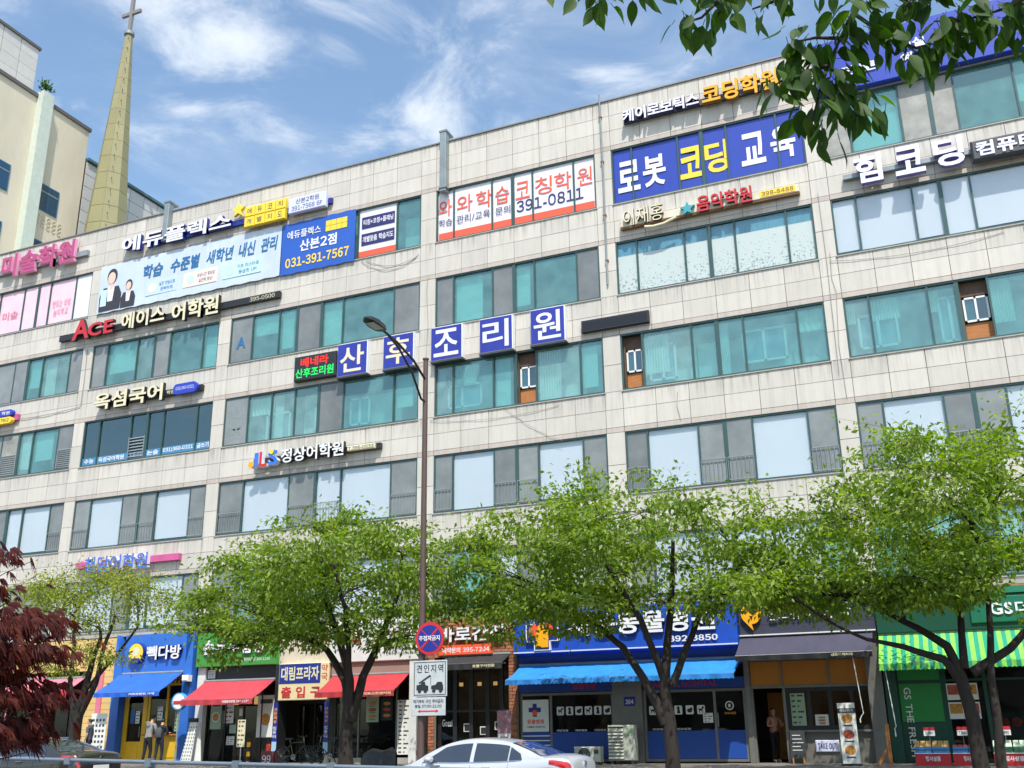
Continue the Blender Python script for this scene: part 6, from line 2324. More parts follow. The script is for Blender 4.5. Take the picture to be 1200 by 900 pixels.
for (y0, y1, zt) in ((4.6, 8.1, 35.9), (10.55, 12.05, 35.9), (10.55, 12.05, 31.9), (4.6, 8.1, 31.9), (10.55, 12.05, 39.2), ):
    if zt == 39.2:
        continue
    W = MB().box(XC + 0.001, XC + 0.06, y0 - 0.08, y1 + 0.08, zt - 1.78, zt + 0.08).build('window', mat('window_blue_frame', srgb('#2f5f80'), 0.5), T)
    INV[W.name] = Matrix.Identity(4)
    for k in range(2):
        a = y0 + (y1 - y0) * k / 2 + 0.03
        cell('pane', BLUEW, XC + 0.061, XC + 0.075, a, a + (y1 - y0) / 2 - 0.06, zt - 1.7, zt, W)
    MB().box(XC + 0.062, XC + 0.09, y0, y1, zt - 0.5, zt - 0.42).build('rail', GREYM, W)
# relief panel between the windows
b = MB()
for i in range(5):
    for j in range(3):
        b.tube([(XC + 0.02, 10.7 + i * 0.45 + 0.14 * math.cos(a * 0.63), 33.1 + j * 0.3 + 0.12 * math.sin(a * 0.63)) for a in range(11)], 0.02, 4, caps=False)
b.build('relief', CHURCH, T)

T = thing('annex_building', 'lower grey clad block right of the beige church', 'building', (-44, 18, 0))
MB().box(-52, XC - 0.05, 14.05, 24, 0, 39.5).build('wall', JOINT, T)
for i in range(7):
    for j in range(7):
        y0 = 14.05 + i * 1.41
        z0 = 39.4 - (j + 1) * 0.92
        cell('tile', GREYT, XC - 0.049, XC, y0 + 0.025, y0 + 1.39, z0 + 0.02, z0 + 0.90, T)
MB().box(-52, XC + 0.15, 14.05, 24.1, 39.5, 39.7).build('roof_edge', mat('teal_edge', srgb('#4a6a72'), 0.5), T)

T = thing('church_spire', 'tall olive yellow tiled spire topped with a slim cross', 'spire', (-35.4, 14, 0))
OLIVE = mat('spire_tile', srgb('#8f8a64'), 0.65, vary=0.07, scale=1.5, rand=0.06)
SEAM = mat('spire_seam', srgb('#8a8564'), 0.7)
cx, cy = -35.45, 14.0
ZB, ZT = 31.0, 49.0


def spire_r(z):
    t = (z - ZB) / (ZT - ZB)
    return 1.50 * (1 - t) + 0.26 * t


n = 8
core = MB()
ang = [2 * math.pi * (k + 0.5) / n + 0.18 for k in range(n)]
v = [(cx + spire_r(z) * 0.985 * math.cos(a), cy + spire_r(z) * 0.985 * math.sin(a), z) for z in (ZB, ZT) for a in ang]
core.add(v, [(k, (k + 1) % n, n + (k + 1) % n, n + k) for k in range(n)] + [tuple(range(n, 2 * n))])
core.build('core', SEAM, T)
rows_ = 14
for j in range(rows_):
    z0 = ZB + (ZT - ZB) * j / rows_ + 0.02
    z1 = ZB + (ZT - ZB) * (j + 1) / rows_ - 0.02
    for k in range(n):
        a0, a1 = ang[k], ang[(k + 1) % n]
        q = []
        for z in (z0, z1):
            p0 = Vector((cx + spire_r(z) * math.cos(a0), cy + spire_r(z) * math.sin(a0), z))
            p1 = Vector((cx + spire_r(z) * math.cos(a1), cy + spire_r(z) * math.sin(a1), z))
            e = (p1 - p0).normalized() * 0.018
            q.append((p0 + e, p1 - e))
        inn = Vector((cx, cy, 0))
        f4 = [q[0][0], q[0][1], q[1][1], q[1][0]]
        bk = [p + (Vector((inn.x, inn.y, p.z)) - p).normalized() * 0.02 for p in f4]
        MB().add(f4 + bk, [(0, 1, 2, 3), (7, 6, 5, 4), (0, 4, 5, 1), (1, 5, 6, 2), (2, 6, 7, 3), (3, 7, 4, 0)]).build('tile', OLIVE, T)
MB().box(cx - 1.7, cx + 1.7, cy - 1.7, cy + 1.7, 0, ZB - 0.001).build('tower_base', GREYT, T)
MB().disc((cx, cy, ZT + 0.12), 0.36, 'z', 0.24, 16).build('cap', GREYM, T)
CROSSM = mat('cross_metal', srgb('#8f8884'), 0.5, 0.3)
MB().box(cx - 0.13, cx + 0.13, cy - 0.1, cy + 0.1, ZT + 0.24, ZT + 3.1).build('cross_post', CROSSM, T)
MB().prism_yz([(cy - 0.1, ZT + 1.75), (cy + 0.1, ZT + 1.75), (cy + 0.1, ZT + 2.0), (cy - 0.1, ZT + 2.0)], cx - 0.85, cx - 0.131).build('cross_arm', CROSSM, T)
MB().prism_yz([(cy - 0.1, ZT + 1.75), (cy + 0.1, ZT + 1.75), (cy + 0.1, ZT + 2.0), (cy - 0.1, ZT + 2.0)], cx + 0.131, cx + 0.85).build('cross_arm', CROSSM, T)
a = ang[int(n * 0.9) % n]
for j in range(20):
    z = ZB + (ZT - ZB) * (j + 0.5) / 20
    r_ = spire_r(z)
    aa = -0.75
    MB().tube([(cx + r_ * 0.97 * math.cos(aa), cy + r_ * 0.97 * math.sin(aa), z), (cx + (r_ + 0.16) * math.cos(aa), cy + (r_ + 0.16) * math.sin(aa), z + 0.04)], 0.025, 4).build('rung', DKGREY, T)
s_ = thing('roof_plant', 'small dark green shrub growing on the church roof edge', 'shrub', (-37.7, 9.6, 42.2))
pp = rng.normal(0, 0.4, (160, 3)) * np.array([0.35, 0.55, 0.4]) + np.array([-37.7, 9.7, 42.6])
leaf_mesh('foliage', pp, np.tile(np.array([0.2, 0.0, 0.6]), (160, 1)), 0.22, NEAR, s_)
MB().tube([(-37.7, 9.6, 42.1), (-37.7, 9.65, 42.7)], 0.03, 5).build('stem', TWIG, s_)

# ------------------------------------------------------------------ street lamp and road signs on its pole
POLE = mat('brown_pole', srgb('#5c4a44'), 0.5, 0.1, vary=0.15, scale=3)
LX, LY = 0.80, -8.0
T = thing('street_lamp', 'brown steel street lamp with a double curved arm and flat head', 'street lamp', (LX, LY, 0.2))
MB().tube([(LX, LY, 0.2), (LX, LY, 6.0), (LX, LY, 11.55)], [0.095, 0.08, 0.068], 14).build('pole', POLE, T, smooth=True)
MB().disc((LX, LY, 11.57), 0.09, 'z', 0.04, 14).build('cap', POLE, T)
MB().disc((LX, LY, 0.4), 0.2, 'z', 0.35, 14).build('base', POLE, T)
MB().tube([(LX, LY, 10.95), (LX, LY - 0.7, 11.30), (LX, LY - 1.6, 11.52), (LX, LY - 2.5, 11.62)], 0.035, 8).build('arm', BLACK, T, smooth=True)
MB().tube([(LX, LY, 10.30), (LX, LY - 0.25, 10.33), (LX, LY - 0.8, 10.95), (LX, LY - 1.55, 11.40), (LX, LY - 2.1, 11.56)], 0.032, 8).build('arm', BLACK, T, smooth=True)
b = MB()
y0 = LY - 2.35
for k, (dy, hw, h) in enumerate(((0, 0.06, 0.05), (-0.12, 0.16, 0.09), (-0.5, 0.19, 0.10), (-0.8, 0.14, 0.07), (-0.92, 0.05, 0.03))):
    b.v += [(LX - hw, y0 + dy, 11.60 - h * 0.4 + dy * -0.04), (LX + hw, y0 + dy, 11.60 - h * 0.4 + dy * -0.04), (LX + hw * 0.8, y0 + dy, 11.60 + h + dy * -0.04), (LX - hw * 0.8, y0 + dy, 11.60 + h + dy * -0.04)]
for k in range(4):
    for j in range(4):
        jj = (j + 1) % 4
        b.f.append((k * 4 + j, k * 4 + jj, (k + 1) * 4 + jj, (k + 1) * 4 + j))
        b.m.append(0)
b.f += [(0, 1, 2, 3), (19, 18, 17, 16)]
b.m += [0, 0]
b.build('lamp_head', BLACK, T)
MB().box(LX - 0.12, LX + 0.12, y0 - 0.72, y0 - 0.2, 11.565, 11.575).build('lens', mat('lamp_lens', srgb('#8d9488'), 0.3), T)
for z in (3.0, 4.1):
    MB().disc((LX, LY, z), 0.115, 'z', 0.06, 14).build('clamp', GREYM, T)

SX, SY = 1.10, -8.14
SREFL = mat('sign_grey_white', srgb('#b9bfc0'), 0.45, vary=0.14, scale=3)
s_ = thing('road_sign', 'round red rimmed blue no parking sign on the lamp pole', 'road sign', (SX, SY, 3.4))
MB().disc((SX, SY, 3.87), 0.41, 'y', 0.02, 40).build('rim', RED, s_)
MB().disc((SX, SY - 0.012, 3.87), 0.335, 'y', 0.008, 40).build('disc', DKBLUE, s_)
b = MB()
for sg in (-1, 1):
    d = 0.235
    b.prism([(SX - d - 0.025, 3.87 - sg * d), (SX - d + 0.025, 3.87 - sg * d - 0.02), (SX + d + 0.025, 3.87 + sg * d), (SX + d - 0.025, 3.87 + sg * d + 0.02)], SY - 0.0205 - 0.003 * sg, SY - 0.017 - 0.003 * sg)
b.build('cross_bars', RED, s_)
lettering(s_, '주정차금지', SX - 0.30, SX + 0.30, 3.81, 3.94, SY - 0.03, WHITE, 0.02)
MB().tube([(SX - 0.12, SY + 0.05, 3.42), (SX - 0.12, SY + 0.05, 3.55)], 0.02, 6).build('bracket', GREYM, s_)
s_ = thing('road_sign', 'grey white tow zone sign with a tow truck picture', 'road sign', (SX, SY, 2.4))
MB().bevbox(0.64, 1.60, SY - 0.012, SY + 0.012, 2.44, 3.32, 0.008).build('plate', SREFL, s_)
b = MB()
for bx in ((0.67, 1.57, 3.27, 3.285), (0.67, 1.57, 2.475, 2.49), (0.67, 0.685, 2.4905, 3.2695), (1.555, 1.57, 2.4905, 3.2695)):
    b.box(bx[0], bx[1], SY - 0.0165, SY - 0.0125, bx[2], bx[3])
b.build('border', DARKB, s_)
lettering(s_, '견인지역', 0.74, 1.50, 3.02, 3.22, SY - 0.017, DARKB, 0.01, 1.15)
b = MB()
ya, yb_ = SY - 0.0175, SY - 0.0125
b.prism([(0.74, 2.60), (0.74, 2.72), (0.86, 2.74), (0.90, 2.80), (0.98, 2.80), (1.00, 2.72), (1.08, 2.70), (1.08, 2.58)], ya, yb_)
b.prism([(0.80, 2.78), (0.83, 2.76), (1.15, 2.94), (1.13, 2.97)], ya - 0.006, yb_ - 0.006)
b.box(1.14, 1.15, ya, yb_, 2.72, 2.94)
b.prism([(1.16, 2.62), (1.16, 2.70), (1.28, 2.72), (1.34, 2.79), (1.46, 2.79), (1.50, 2.70), (1.50, 2.58)], ya, yb_)
b.build('tow_picture', DARKB, s_)
b = MB()
for x in (0.83, 1.0, 1.24, 1.43):
    b.disc((x, SY - 0.02, 2.58), 0.05, 'y', 0.004, 14)
b.build('wheel_picture', DARKB, s_)
s_ = thing('road_sign', 'small grey white plate with a red double arrow under the tow sign', 'road sign', (SX, SY, 2.0))
MB().bevbox(0.60, 1.56, SY - 0.012, SY + 0.012, 1.98, 2.42, 0.008).build('plate', SREFL, s_)
lettering(s_, '여기부터 구간 주차금지', 0.66, 1.50, 2.28, 2.37, SY - 0.017, DARKB, 0.01)
lettering(s_, '평일 07:00-21:00', 0.70, 1.46, 2.17, 2.25, SY - 0.017, DARKB, 0.01)
b = MB()
b.prism([(0.78, 2.09), (0.86, 2.13), (0.86, 2.105), (1.30, 2.105), (1.30, 2.13), (1.38, 2.09), (1.30, 2.05), (1.30, 2.075), (0.86, 2.075), (0.86, 2.05)], SY - 0.017, SY - 0.0125)
b.build('arrow', RED, s_)

# ------------------------------------------------------------------ guard rail along the middle of the road
RAILM = mat('rail_paint', srgb('#7d8a96'), 0.4, 0.4, vary=0.12, scale=4)
T = thing('guard_rail', 'blue grey steel pipe guard rail along the road', 'railing', (-4, -14.5, 0))
for z in (1.085, 0.72):
    MB().tube([(-16, -14.5, z + 0.285), (8, -14.5, z - 0.165)], 0.04, 10).build('pipe', RAILM, T, smooth=True)
for k in range(11):
    x = -15.2 + k * 2.2
    dz = -0.015 - 0.01875 * x
    MB().box(x - 0.06, x + 0.06, -14.44, -14.36, 0.0, 1.12 + dz).build('post', RAILM, T)
    MB().box(x - 0.075, x + 0.075, -14.56, -14.441, 1.0 + dz, 1.15 + dz).build('clamp', RAILM, T)
MB().box(-18, 12, -14.8, -14.2, 0.0, 0.2).build('footing', KERB, T)


# ------------------------------------------------------------------ cars
TYRE = mat('tyre_rubber', srgb('#1f1f20'), 0.85)
RIM = mat('alloy', srgb('#a9abad'), 0.3, 0.8)
CARGLASS = mat('car_glass', srgb('#2b3440'), 0.06, coat=0.8)
LAMPRED = mat('tail_lamp', srgb('#b01218'), 0.15, coat=0.8)
LAMPW = mat('head_lamp', srgb('#cfd4d8'), 0.1, coat=0.8)
CHROME = mat('chrome', srgb('#c9ccd0'), 0.15, 1.0)
TRIMBLK = mat('black_trim', srgb('#161618'), 0.5)


def lerp_curve(pts, x):
    for (x0, z0), (x1, z1) in zip(pts, pts[1:]):
        if x <= x1:
            t = (x - x0) / (x1 - x0)
            t = max(0, min(1, t))
            return z0 + (z1 - z0) * t
    return pts[-1][1]


def smooth_curve(pts):
    """catmull-rom through the points as a fine lookup"""
    out_ = []
    n = len(pts)
    for i in range(n - 1):
        p0, p1, p2, p3 = pts[max(0, i - 1)], pts[i], pts[i + 1], pts[min(n - 1, i + 2)]
        for k in range(8):
            t = k / 8
            z = 0.5 * (2 * p1[1] + (p2[1] - p0[1]) * t + (2 * p0[1] - 5 * p1[1] + 4 * p2[1] - p3[1]) * t * t + (3 * p1[1] - p0[1] - 3 * p2[1] + p3[1]) * t ** 3)
            out_.append((p1[0] + (p2[0] - p1[0]) * t, z))
    out_.append(pts[-1])
    return out_


def sedan(label, x_rear, yc, paint, group='parked cars', zg=0.0):
    """sedan facing -X; local s runs from the rear bumper (0) to the nose"""
    L, HW = 4.82, 0.915
    T = thing('parked_car', label, 'car', (x_rear - L / 2, yc, 0.0), group)
    deck = smooth_curve([(0, 0.62), (0.03, 0.92), (0.12, 1.04), (0.45, 1.10), (0.8, 1.06), (1.6, 0.99), (2.6, 0.965), (3.3, 0.985), (3.7, 0.96), (4.3, 0.84), (4.65, 0.70), (4.78, 0.55), (4.82, 0.42)])
    roof = smooth_curve([(0.62, 1.08), (1.0, 1.24), (1.45, 1.395), (2.0, 1.465), (2.5, 1.465), (2.95, 1.38), (3.35, 1.20), (3.72, 0.985)])
    width = smooth_curve([(0, 0.70), (0.12, 0.82), (0.5, 0.90), (1.2, 0.915), (2.4, 0.915), (3.6, 0.90), (4.3, 0.84), (4.65, 0.70), (4.82, 0.46)])
    X = lambda s: x_rear - s

    def side(s, t):
        """body side and deck: t 0 sill .. 0.72 shoulder .. 1 centre line"""
        w_ = lerp_curve(width, s)
        d = lerp_curve(deck, s)
        prof = [(0.90, 0.20), (0.985, 0.34), (1.0, 0.34 + (d - 0.34) * 0.5), (0.975, d - 0.10), (0.93, d - 0.02), (0.80, d + 0.008), (0.42, d + 0.035), (0.0, d + 0.045)]
        q = t * (len(prof) - 1)
        i = min(int(q), len(prof) - 2)
        f = q - i
        return (w_ * (prof[i][0] + (prof[i + 1][0] - prof[i][0]) * f), prof[i][1] + (prof[i + 1][1] - prof[i][1]) * f)

    ss = [0, 0.015, 0.04, 0.08, 0.14, 0.25, 0.4, 0.6, 0.8] + [1.0 + 0.2 * i for i in range(16)] + [4.15, 4.3, 4.45, 4.58, 4.68, 4.75, 4.79, 4.82]
    NT = 14
    b = MB()
    ring = 2 * NT + 1
    for s in ss:
        prof = [side(s, j / NT) for j in range(NT + 1)]
        pts = [(-y, z) for y, z in prof] + [(y, z) for y, z in reversed(prof[:-1])]
        b.v += [(X(s), yc + y, z) for y, z in pts]
    for i in range(len(ss) - 1):
        for j in range(ring - 1):
            b.f.append((i * ring + j, i * ring + j + 1, (i + 1) * ring + j + 1, (i + 1) * ring + j))
            b.m.append(0)
        b.f.append((i * ring + ring - 1, i * ring, (i + 1) * ring, (i + 1) * ring + ring - 1))
        b.m.append(0)
    b.f += [tuple(range(ring)), tuple((len(ss) - 1) * ring + ring - 1 - j for j in range(ring))]
    b.m += [0, 0]
    b.build('body', paint, T, smooth=True)

    # greenhouse
    def gh(s, t):
        """t 0 shoulder .. 0.5 roof rail .. 1 centre; returns (y, z)"""
        w_ = lerp_curve(width, s) * 0.90
        d = lerp_curve(deck, s) - 0.03
        r_ = lerp_curve(roof, s)
        k = max(0.0, min(1.0, (r_ - d) / 0.48))
        rail = w_ - 0.27 * k
        zr_ = d + (r_ - d) * 0.90
        if t <= 0.5:
            f = t / 0.5
            bul = 0.018 * math.sin(math.pi * f)
            return (w_ + (rail - w_) * f + bul, d + (zr_ - d) * f)
        f = (t - 0.5) / 0.5
        return (rail * math.cos(f * math.pi / 2) ** 0.75, zr_ + (r_ - zr_) * math.sin(f * math.pi / 2) ** 0.8)

    gs = [0.62 + (3.72 - 0.62) * i / 30 for i in range(31)]
    NG = 12
    b = MB()
    ring = 2 * NG + 1
    for s in gs:
        prof = [gh(s, j / NG) for j in range(NG + 1)]
        pts = [(-y, z) for y, z in prof] + [(y, z) for y, z in reversed(prof[:-1])]
        b.v += [(X(s), yc + y, z) for y, z in pts]
    for i in range(len(gs) - 1):
        for j in range(ring - 1):
            b.f.append((i * ring + j, i * ring + j + 1, (i + 1) * ring + j + 1, (i + 1) * ring + j))
            b.m.append(0)
    b.build('roof', paint, T, smooth=True)

    def patch(name, m, fn, s0, s1, lo, hi, off=0.007, ns=10, ntt=6, sg=-1, both=False):
        """glass or lamp patch lying just off a body surface; lo/hi: t bounds as functions of s"""
        b = MB()
        W_ = ntt + 1
        for i in range(ns + 1):
            s = s0 + (s1 - s0) * i / ns
            a, c = lo(s), hi(s)
            for j in range(W_):
                t = a + (c - a) * j / ntt
                y, z = fn(s, t)
                y2, z2 = fn(s, min(1, t + 0.02))
                y1, z1 = fn(s, max(0, t - 0.02))
                nx, nz = (z2 - z1), -(y2 - y1)
                l_ = math.hypot(nx, nz) + 1e-9
                b.v.append((X(s), yc + sg * (y + off * nx / l_), z + off * nz / l_))
        for i in range(ns):
            for j in range(ntt):
                b.f.append((i * W_ + j, i * W_ + j + 1, (i + 1) * W_ + j + 1, (i + 1) * W_ + j))
                b.m.append(0)
        return b.build(name, m, T, smooth=True)

    def dlo(top):
        return lambda s: top

    # side windows: top edge follows the arc of the roof rail
    def hi_t(s):
        r_, d = lerp_curve(roof, s), lerp_curve(deck, s)
        k = (r_ - d)
        return 0.07 + 0.37 * max(0.0, min(1.0, (k - 0.10) / 0.30))

    for sg in (-1, 1):
        patch('side_window', CARGLASS, gh, 1.12, 1.42, lambda s: 0.065, lambda s: hi_t(s) if s > 1.13 else 0.075, 0.008, 6, 5, sg)
        patch('side_window', CARGLASS, gh, 1.45, 2.24, lambda s: 0.06, hi_t, 0.008, 10, 5, sg)
        patch('side_window', CARGLASS, gh, 2.33, 3.46, lambda s: 0.06, lambda s: hi_t(s) if s < 3.42 else 0.065, 0.008, 14, 5, sg)
    # windscreen and rear window over the top
    for nm, s0, s1 in (('windscreen', 3.02, 3.66), ('rear_window', 0.72, 1.42)):
        b = MB()
        ns = 8
        cols_ = 17
        for i in range(ns + 1):
            s = s0 + (s1 - s0) * i / ns
            for j in range(cols_):
                u = -1 + 2 * j / (cols_ - 1)
                t = 0.56 + 0.44 * (1 - abs(u))
                y, z = gh(s, t)
                b.v.append((X(s) + (-0.006 if s > 2 else 0.006), yc + math.copysign(y, u) if u else yc, z + 0.008))
        for i in range(ns):
            for j in range(cols_ - 1):
                b.f.append((i * cols_ + j, i * cols_ + j + 1, (i + 1) * cols_ + j + 1, (i + 1) * cols_ + j))
                b.m.append(0)
        b.build(nm, CARGLASS, T, smooth=True)
    for sg in (-1, 1):
        patch('tail_light', LAMPRED, side, 0.02, 0.50, lambda s: 0.36 + 0.10 * s, lambda s: 0.53 - 0.10 * s, 0.01, 8, 4, sg)
        patch('headlight', LAMPW, side, 4.25, 4.72, lambda s: 0.40, lambda s: 0.56, 0.01, 8, 4, sg)
        for s in (1.9, 3.0):
            y, z = side(s, 0.43)
            MB().tube([(X(s - 0.10), yc + sg * (y + 0.03), z), (X(s + 0.10), yc + sg * (y + 0.03), z)], 0.016, 6).build('door_handle', CHROME if sg else paint, T, smooth=True)
        # shut lines
        for s in (1.42, 2.29, 3.42):
            b = MB()
            pts = []
            for j in range(8):
                y, z = side(s, 0.10 + 0.45 * j / 7)
                pts.append((X(s), yc + sg * (y + 0.001), z))
            b.tube(pts, 0.004, 4)
            b.build('shut_line', TRIMBLK, T)
        # mirror
        y, z = side(3.2, 0.55)
        b = MB()
        c = (X(3.22), yc + sg * (y + 0.11), z + 0.10)
        for i in range(7):
            a = math.pi * i / 6
            rr = math.sin(a)
            for j in range(10):
                q = 2 * math.pi * j / 10
                b.v.append((c[0] + 0.10 * math.cos(q) * (0.35 + 0.65 * rr), c[1] - 0.12 * math.cos(a), c[2] + 0.075 * math.sin(q) * (0.35 + 0.65 * rr)))
        for i in range(6):
            for j in range(10):
                b.f.append((i * 10 + j, i * 10 + (j + 1) % 10, (i + 1) * 10 + (j + 1) % 10, (i + 1) * 10 + j))
                b.m.append(0)
        b.f += [tuple(range(10)), tuple(69 - j for j in range(10))]
        b.m += [0, 0]
        b.build('wing_mirror', paint, T, smooth=True)
        for s in (0.98, 3.80):
            w_ = lerp_curve(width, s)
            b = MB()
            b.disc((X(s), yc + sg * (w_ - 0.02), 0.33), 0.375, 'y', 0.05, 28)
            b.build('wheel_arch', TRIMBLK, T)
            W = MB().disc((X(s), yc + sg * (w_ - 0.09), 0.33), 0.33, 'y', 0.22, 32).build('wheel', TYRE, T, smooth=True)
            INV[W.name] = Matrix.Identity(4)
            MB().disc((X(s), yc + sg * (w_ + 0.022), 0.33), 0.225, 'y', 0.012, 28).build('rim', RIM, W)
            for k in range(5):
                a = 2 * math.pi * k / 5
                MB().prism([(X(s) + 0.05 * math.cos(a - 0.5), 0.33 + 0.05 * math.sin(a - 0.5)), (X(s) + 0.215 * math.cos(a - 0.13), 0.33 + 0.215 * math.sin(a - 0.13)), (X(s) + 0.215 * math.cos(a + 0.13), 0.33 + 0.215 * math.sin(a + 0.13)), (X(s) + 0.05 * math.cos(a + 0.5), 0.33 + 0.05 * math.sin(a + 0.5))], yc + sg * (w_ + 0.029), yc + sg * (w_ + 0.045)).build('spoke', RIM, W)
    MB().box(X(-0.012), X(0.03), yc - 0.26, yc + 0.26, 0.66, 0.78).build('licence_plate', PAPER, T)
    MB().box(X(-0.006), X(0.05), yc - 0.34, yc + 0.34, 0.80, 0.83).build('trunk_trim', CHROME, T)
    MB().disc((X(0.03), yc, 0.95), 0.05, 'x', 0.05, 16).build('emblem', CHROME, T)
    MB().prism_yz([(yc - 0.5, 0.42), (yc + 0.5, 0.42), (yc + 0.42, 0.60), (yc - 0.42, 0.60)], X(4.815), X(4.79)).build('grille', TRIMBLK, T)
    # window line trim
    for sg in (-1, 1):
        pts = []
        for i in range(16):
            s = 1.12 + (3.46 - 1.12) * i / 15
            y, z = gh(s, 0.05)
            pts.append((X(s), yc + sg * (y + 0.006), z))
        MB().tube(pts, 0.011, 5).build('window_trim', CHROME, T)
    for o in [T]:
        o.location.z += zg
    return T


SILVER = mat('silver_paint', srgb('#c6c8cb'), 0.3, 0.35, coat=0.7)
CHARCOAL = mat('charcoal_paint', srgb('#3a3733'), 0.25, 0.4, coat=0.8)
sedan('silver sedan parked at the kerb before the brick restaurant', 6.08, -10.5, SILVER)
sedan('dark grey sedan parked at the kerb behind the red maple', -7.15, -10.5, CHARCOAL, zg=0.13)

# ------------------------------------------------------------------ people
SKIN = mat('skin', srgb('#c99a7c'), 0.55)
HAIR = mat('black_hair', srgb('#17130f'), 0.5)


def person(label, loc, heading, H, top, trousers, lean=0.0, arms='down', sleeves=True, shoes=None, stride=0.05, hair_long=False):
    """one continuous skinned body; heading: direction faced, degrees from -Y turning to +X"""
    T = thing('person', label, 'person', loc)
    k = H / 1.72
    J = {'pelvis': (0, 0.0, 0.93), 'waist': (0, 0.01 - lean * 0.1, 1.08), 'chest': (0, 0.0 - lean * 0.25, 1.28), 'neck': (0, 0.01 - lean * 0.4, 1.46), 'head0': (0, -0.01 - lean * 0.5, 1.55), 'head1': (0, -0.015 - lean * 0.55, 1.64), 'crown': (0, 0.0 - lean * 0.55, 1.685)}
    Rr = {'pelvis': (0.150, 0.105), 'waist': (0.135, 0.095), 'chest': (0.165, 0.108), 'neck': (0.056, 0.058), 'head0': (0.072, 0.088), 'head1': (0.078, 0.096), 'crown': (0.05, 0.06)}
    E_ = [('pelvis', 'waist'), ('waist', 'chest'), ('chest', 'neck'), ('neck', 'head0'), ('head0', 'head1'), ('head1', 'crown')]
    for sg, n in ((1, 'l'), (-1, 'r')):
        st = stride * sg
        J['hip' + n] = (sg * 0.095, 0, 0.88)
        J['knee' + n] = (sg * 0.10, -0.02 + st, 0.48)
        J['ankle' + n] = (sg * 0.105, 0.03 + st * 1.2, 0.085)
        J['toe' + n] = (sg * 0.12, -0.14 + st * 1.2, 0.035)
        J['sh' + n] = (sg * 0.185, 0.005 - lean * 0.33, 1.40)
        if arms == 'down':
            J['el' + n] = (sg * 0.25, 0.03 - lean * 0.2, 1.13)
            J['wr' + n] = (sg * 0.245, -0.06 - lean * 0.2, 0.90)
            J['hand' + n] = (sg * 0.24, -0.09 - lean * 0.2, 0.82)
        else:
            J['el' + n] = (sg * 0.26, -0.06 - lean * 0.2, 1.14)
            J['wr' + n] = (sg * 0.17, -0.28 - lean * 0.2, 1.16)
            J['hand' + n] = (sg * 0.14, -0.36 - lean * 0.2, 1.18)
        for j, r_ in (('hip', (0.098, 0.10)), ('knee', (0.062, 0.064)), ('ankle', (0.043, 0.048)), ('toe', (0.04, 0.03)), ('sh', (0.07, 0.068)), ('el', (0.045, 0.045)), ('wr', (0.031, 0.034)), ('hand', (0.03, 0.036))):
            Rr[j + n] = r_
        E_ += [('pelvis', 'hip' + n), ('hip' + n, 'knee' + n), ('knee' + n, 'ankle' + n), ('ankle' + n, 'toe' + n), ('chest', 'sh' + n), ('sh' + n, 'el' + n), ('el' + n, 'wr' + n), ('wr' + n, 'hand' + n)]
    names = list(J)
    h = R(heading)
    rot = Matrix.Rotation(h, 4, 'Z')
    me = bpy.data.meshes.new('body')
    me.from_pydata([tuple(Vector(J[n]) * k) for n in names], [(names.index(a), names.index(c)) for a, c in E_], [])
    o = bpy.data.objects.new('body', me)
    TYPE.collection.objects.link(o)
    md = o.modifiers.new('skin', 'SKIN')
    md.use_smooth_shade = True
    for i, n in enumerate(names):
        sv = me.skin_vertices[0].data[i]
        sv.radius = (Rr[n][0] * k, Rr[n][1] * k)
        sv.use_root = n == 'pelvis'
    sd = o.modifiers.new('sub', 'SUBSURF')
    sd.levels = 2
    sd.render_levels = 2
    vl = TYPE.view_layers[0]
    vl.update()
    m2 = bpy.data.meshes.new_from_object(o.evaluated_get(vl.depsgraph))
    bpy.data.objects.remove(o)
    m2.materials.clear()
    for q in (trousers, top, SKIN, shoes or BLACK):
        m2.materials.append(q)
    for p in m2.polygons:
        c = p.center / k
        i = 1
        if c.z < 0.10:
            i = 3
        elif c.z < 0.95 and abs(c.x) < 0.2:
            i = 0
        elif c.z > 1.475:
            i = 2
        elif arms == 'down' and abs(c.x) > 0.2 and c.z < (0.93 if sleeves else 1.2):
            i = 2
        elif arms != 'down' and c.y < (-0.24 if sleeves else -0.08) and c.z > 1.0:
            i = 2
        p.material_index = i
        p.use_smooth = True
    M = Matrix.Translation(Vector(loc)) @ rot
    m2.transform(M)
    m2.name = 'body'
    link(bpy.data.objects.new('body', m2), T)
    # fingers, curled
    hb = MB()
    for n, sg in (('l', 1), ('r', -1)):
        hp = Vector(J['hand' + n]) * k
        d = (Vector(J['hand' + n]) - Vector(J['wr' + n])).normalized()
        a = Vector((1, 0, 0)) if arms != 'down' else Vector((0, 1, 0))
        cu = d.cross(a) * (1 if arms == 'down' else -1) * -sg
        for f in range(4):
            L = (0.075, 0.085, 0.08, 0.062)[f] * k
            p0 = hp + a * (f - 1.5) * 0.018 * k
            hb.tube([M @ p0, M @ (p0 + d * L * 0.55 + cu * 0.006), M @ (p0 + d * L * 0.95 + cu * 0.025)], [0.009 * k, 0.008 * k, 0.006 * k], 6)
        p0 = hp - d * 0.03 * k - a * 0.032 * k
        hb.tube([M @ p0, M @ (p0 - a * 0.02 * k + d * 0.03 * k), M @ (p0 - a * 0.022 * k + d * 0.058 * k)], [0.011 * k, 0.01 * k, 0.007 * k], 6)
    hb.build('fingers', SKIN, T, smooth=True)
    # face
    fb = MB()
    hc = Vector(J['head1']) * k
    fy = -0.088 * k
    fb.add([M @ (hc + Vector(q) * k) for q in ((-0.014, -0.090, -0.055), (0.014, -0.090, -0.055), (0, -0.113, -0.048), (0, -0.092, 0.0))], [(0, 1, 2), (0, 2, 3), (1, 3, 2)])
    fb.build('nose', SKIN, T)
    eb = MB()
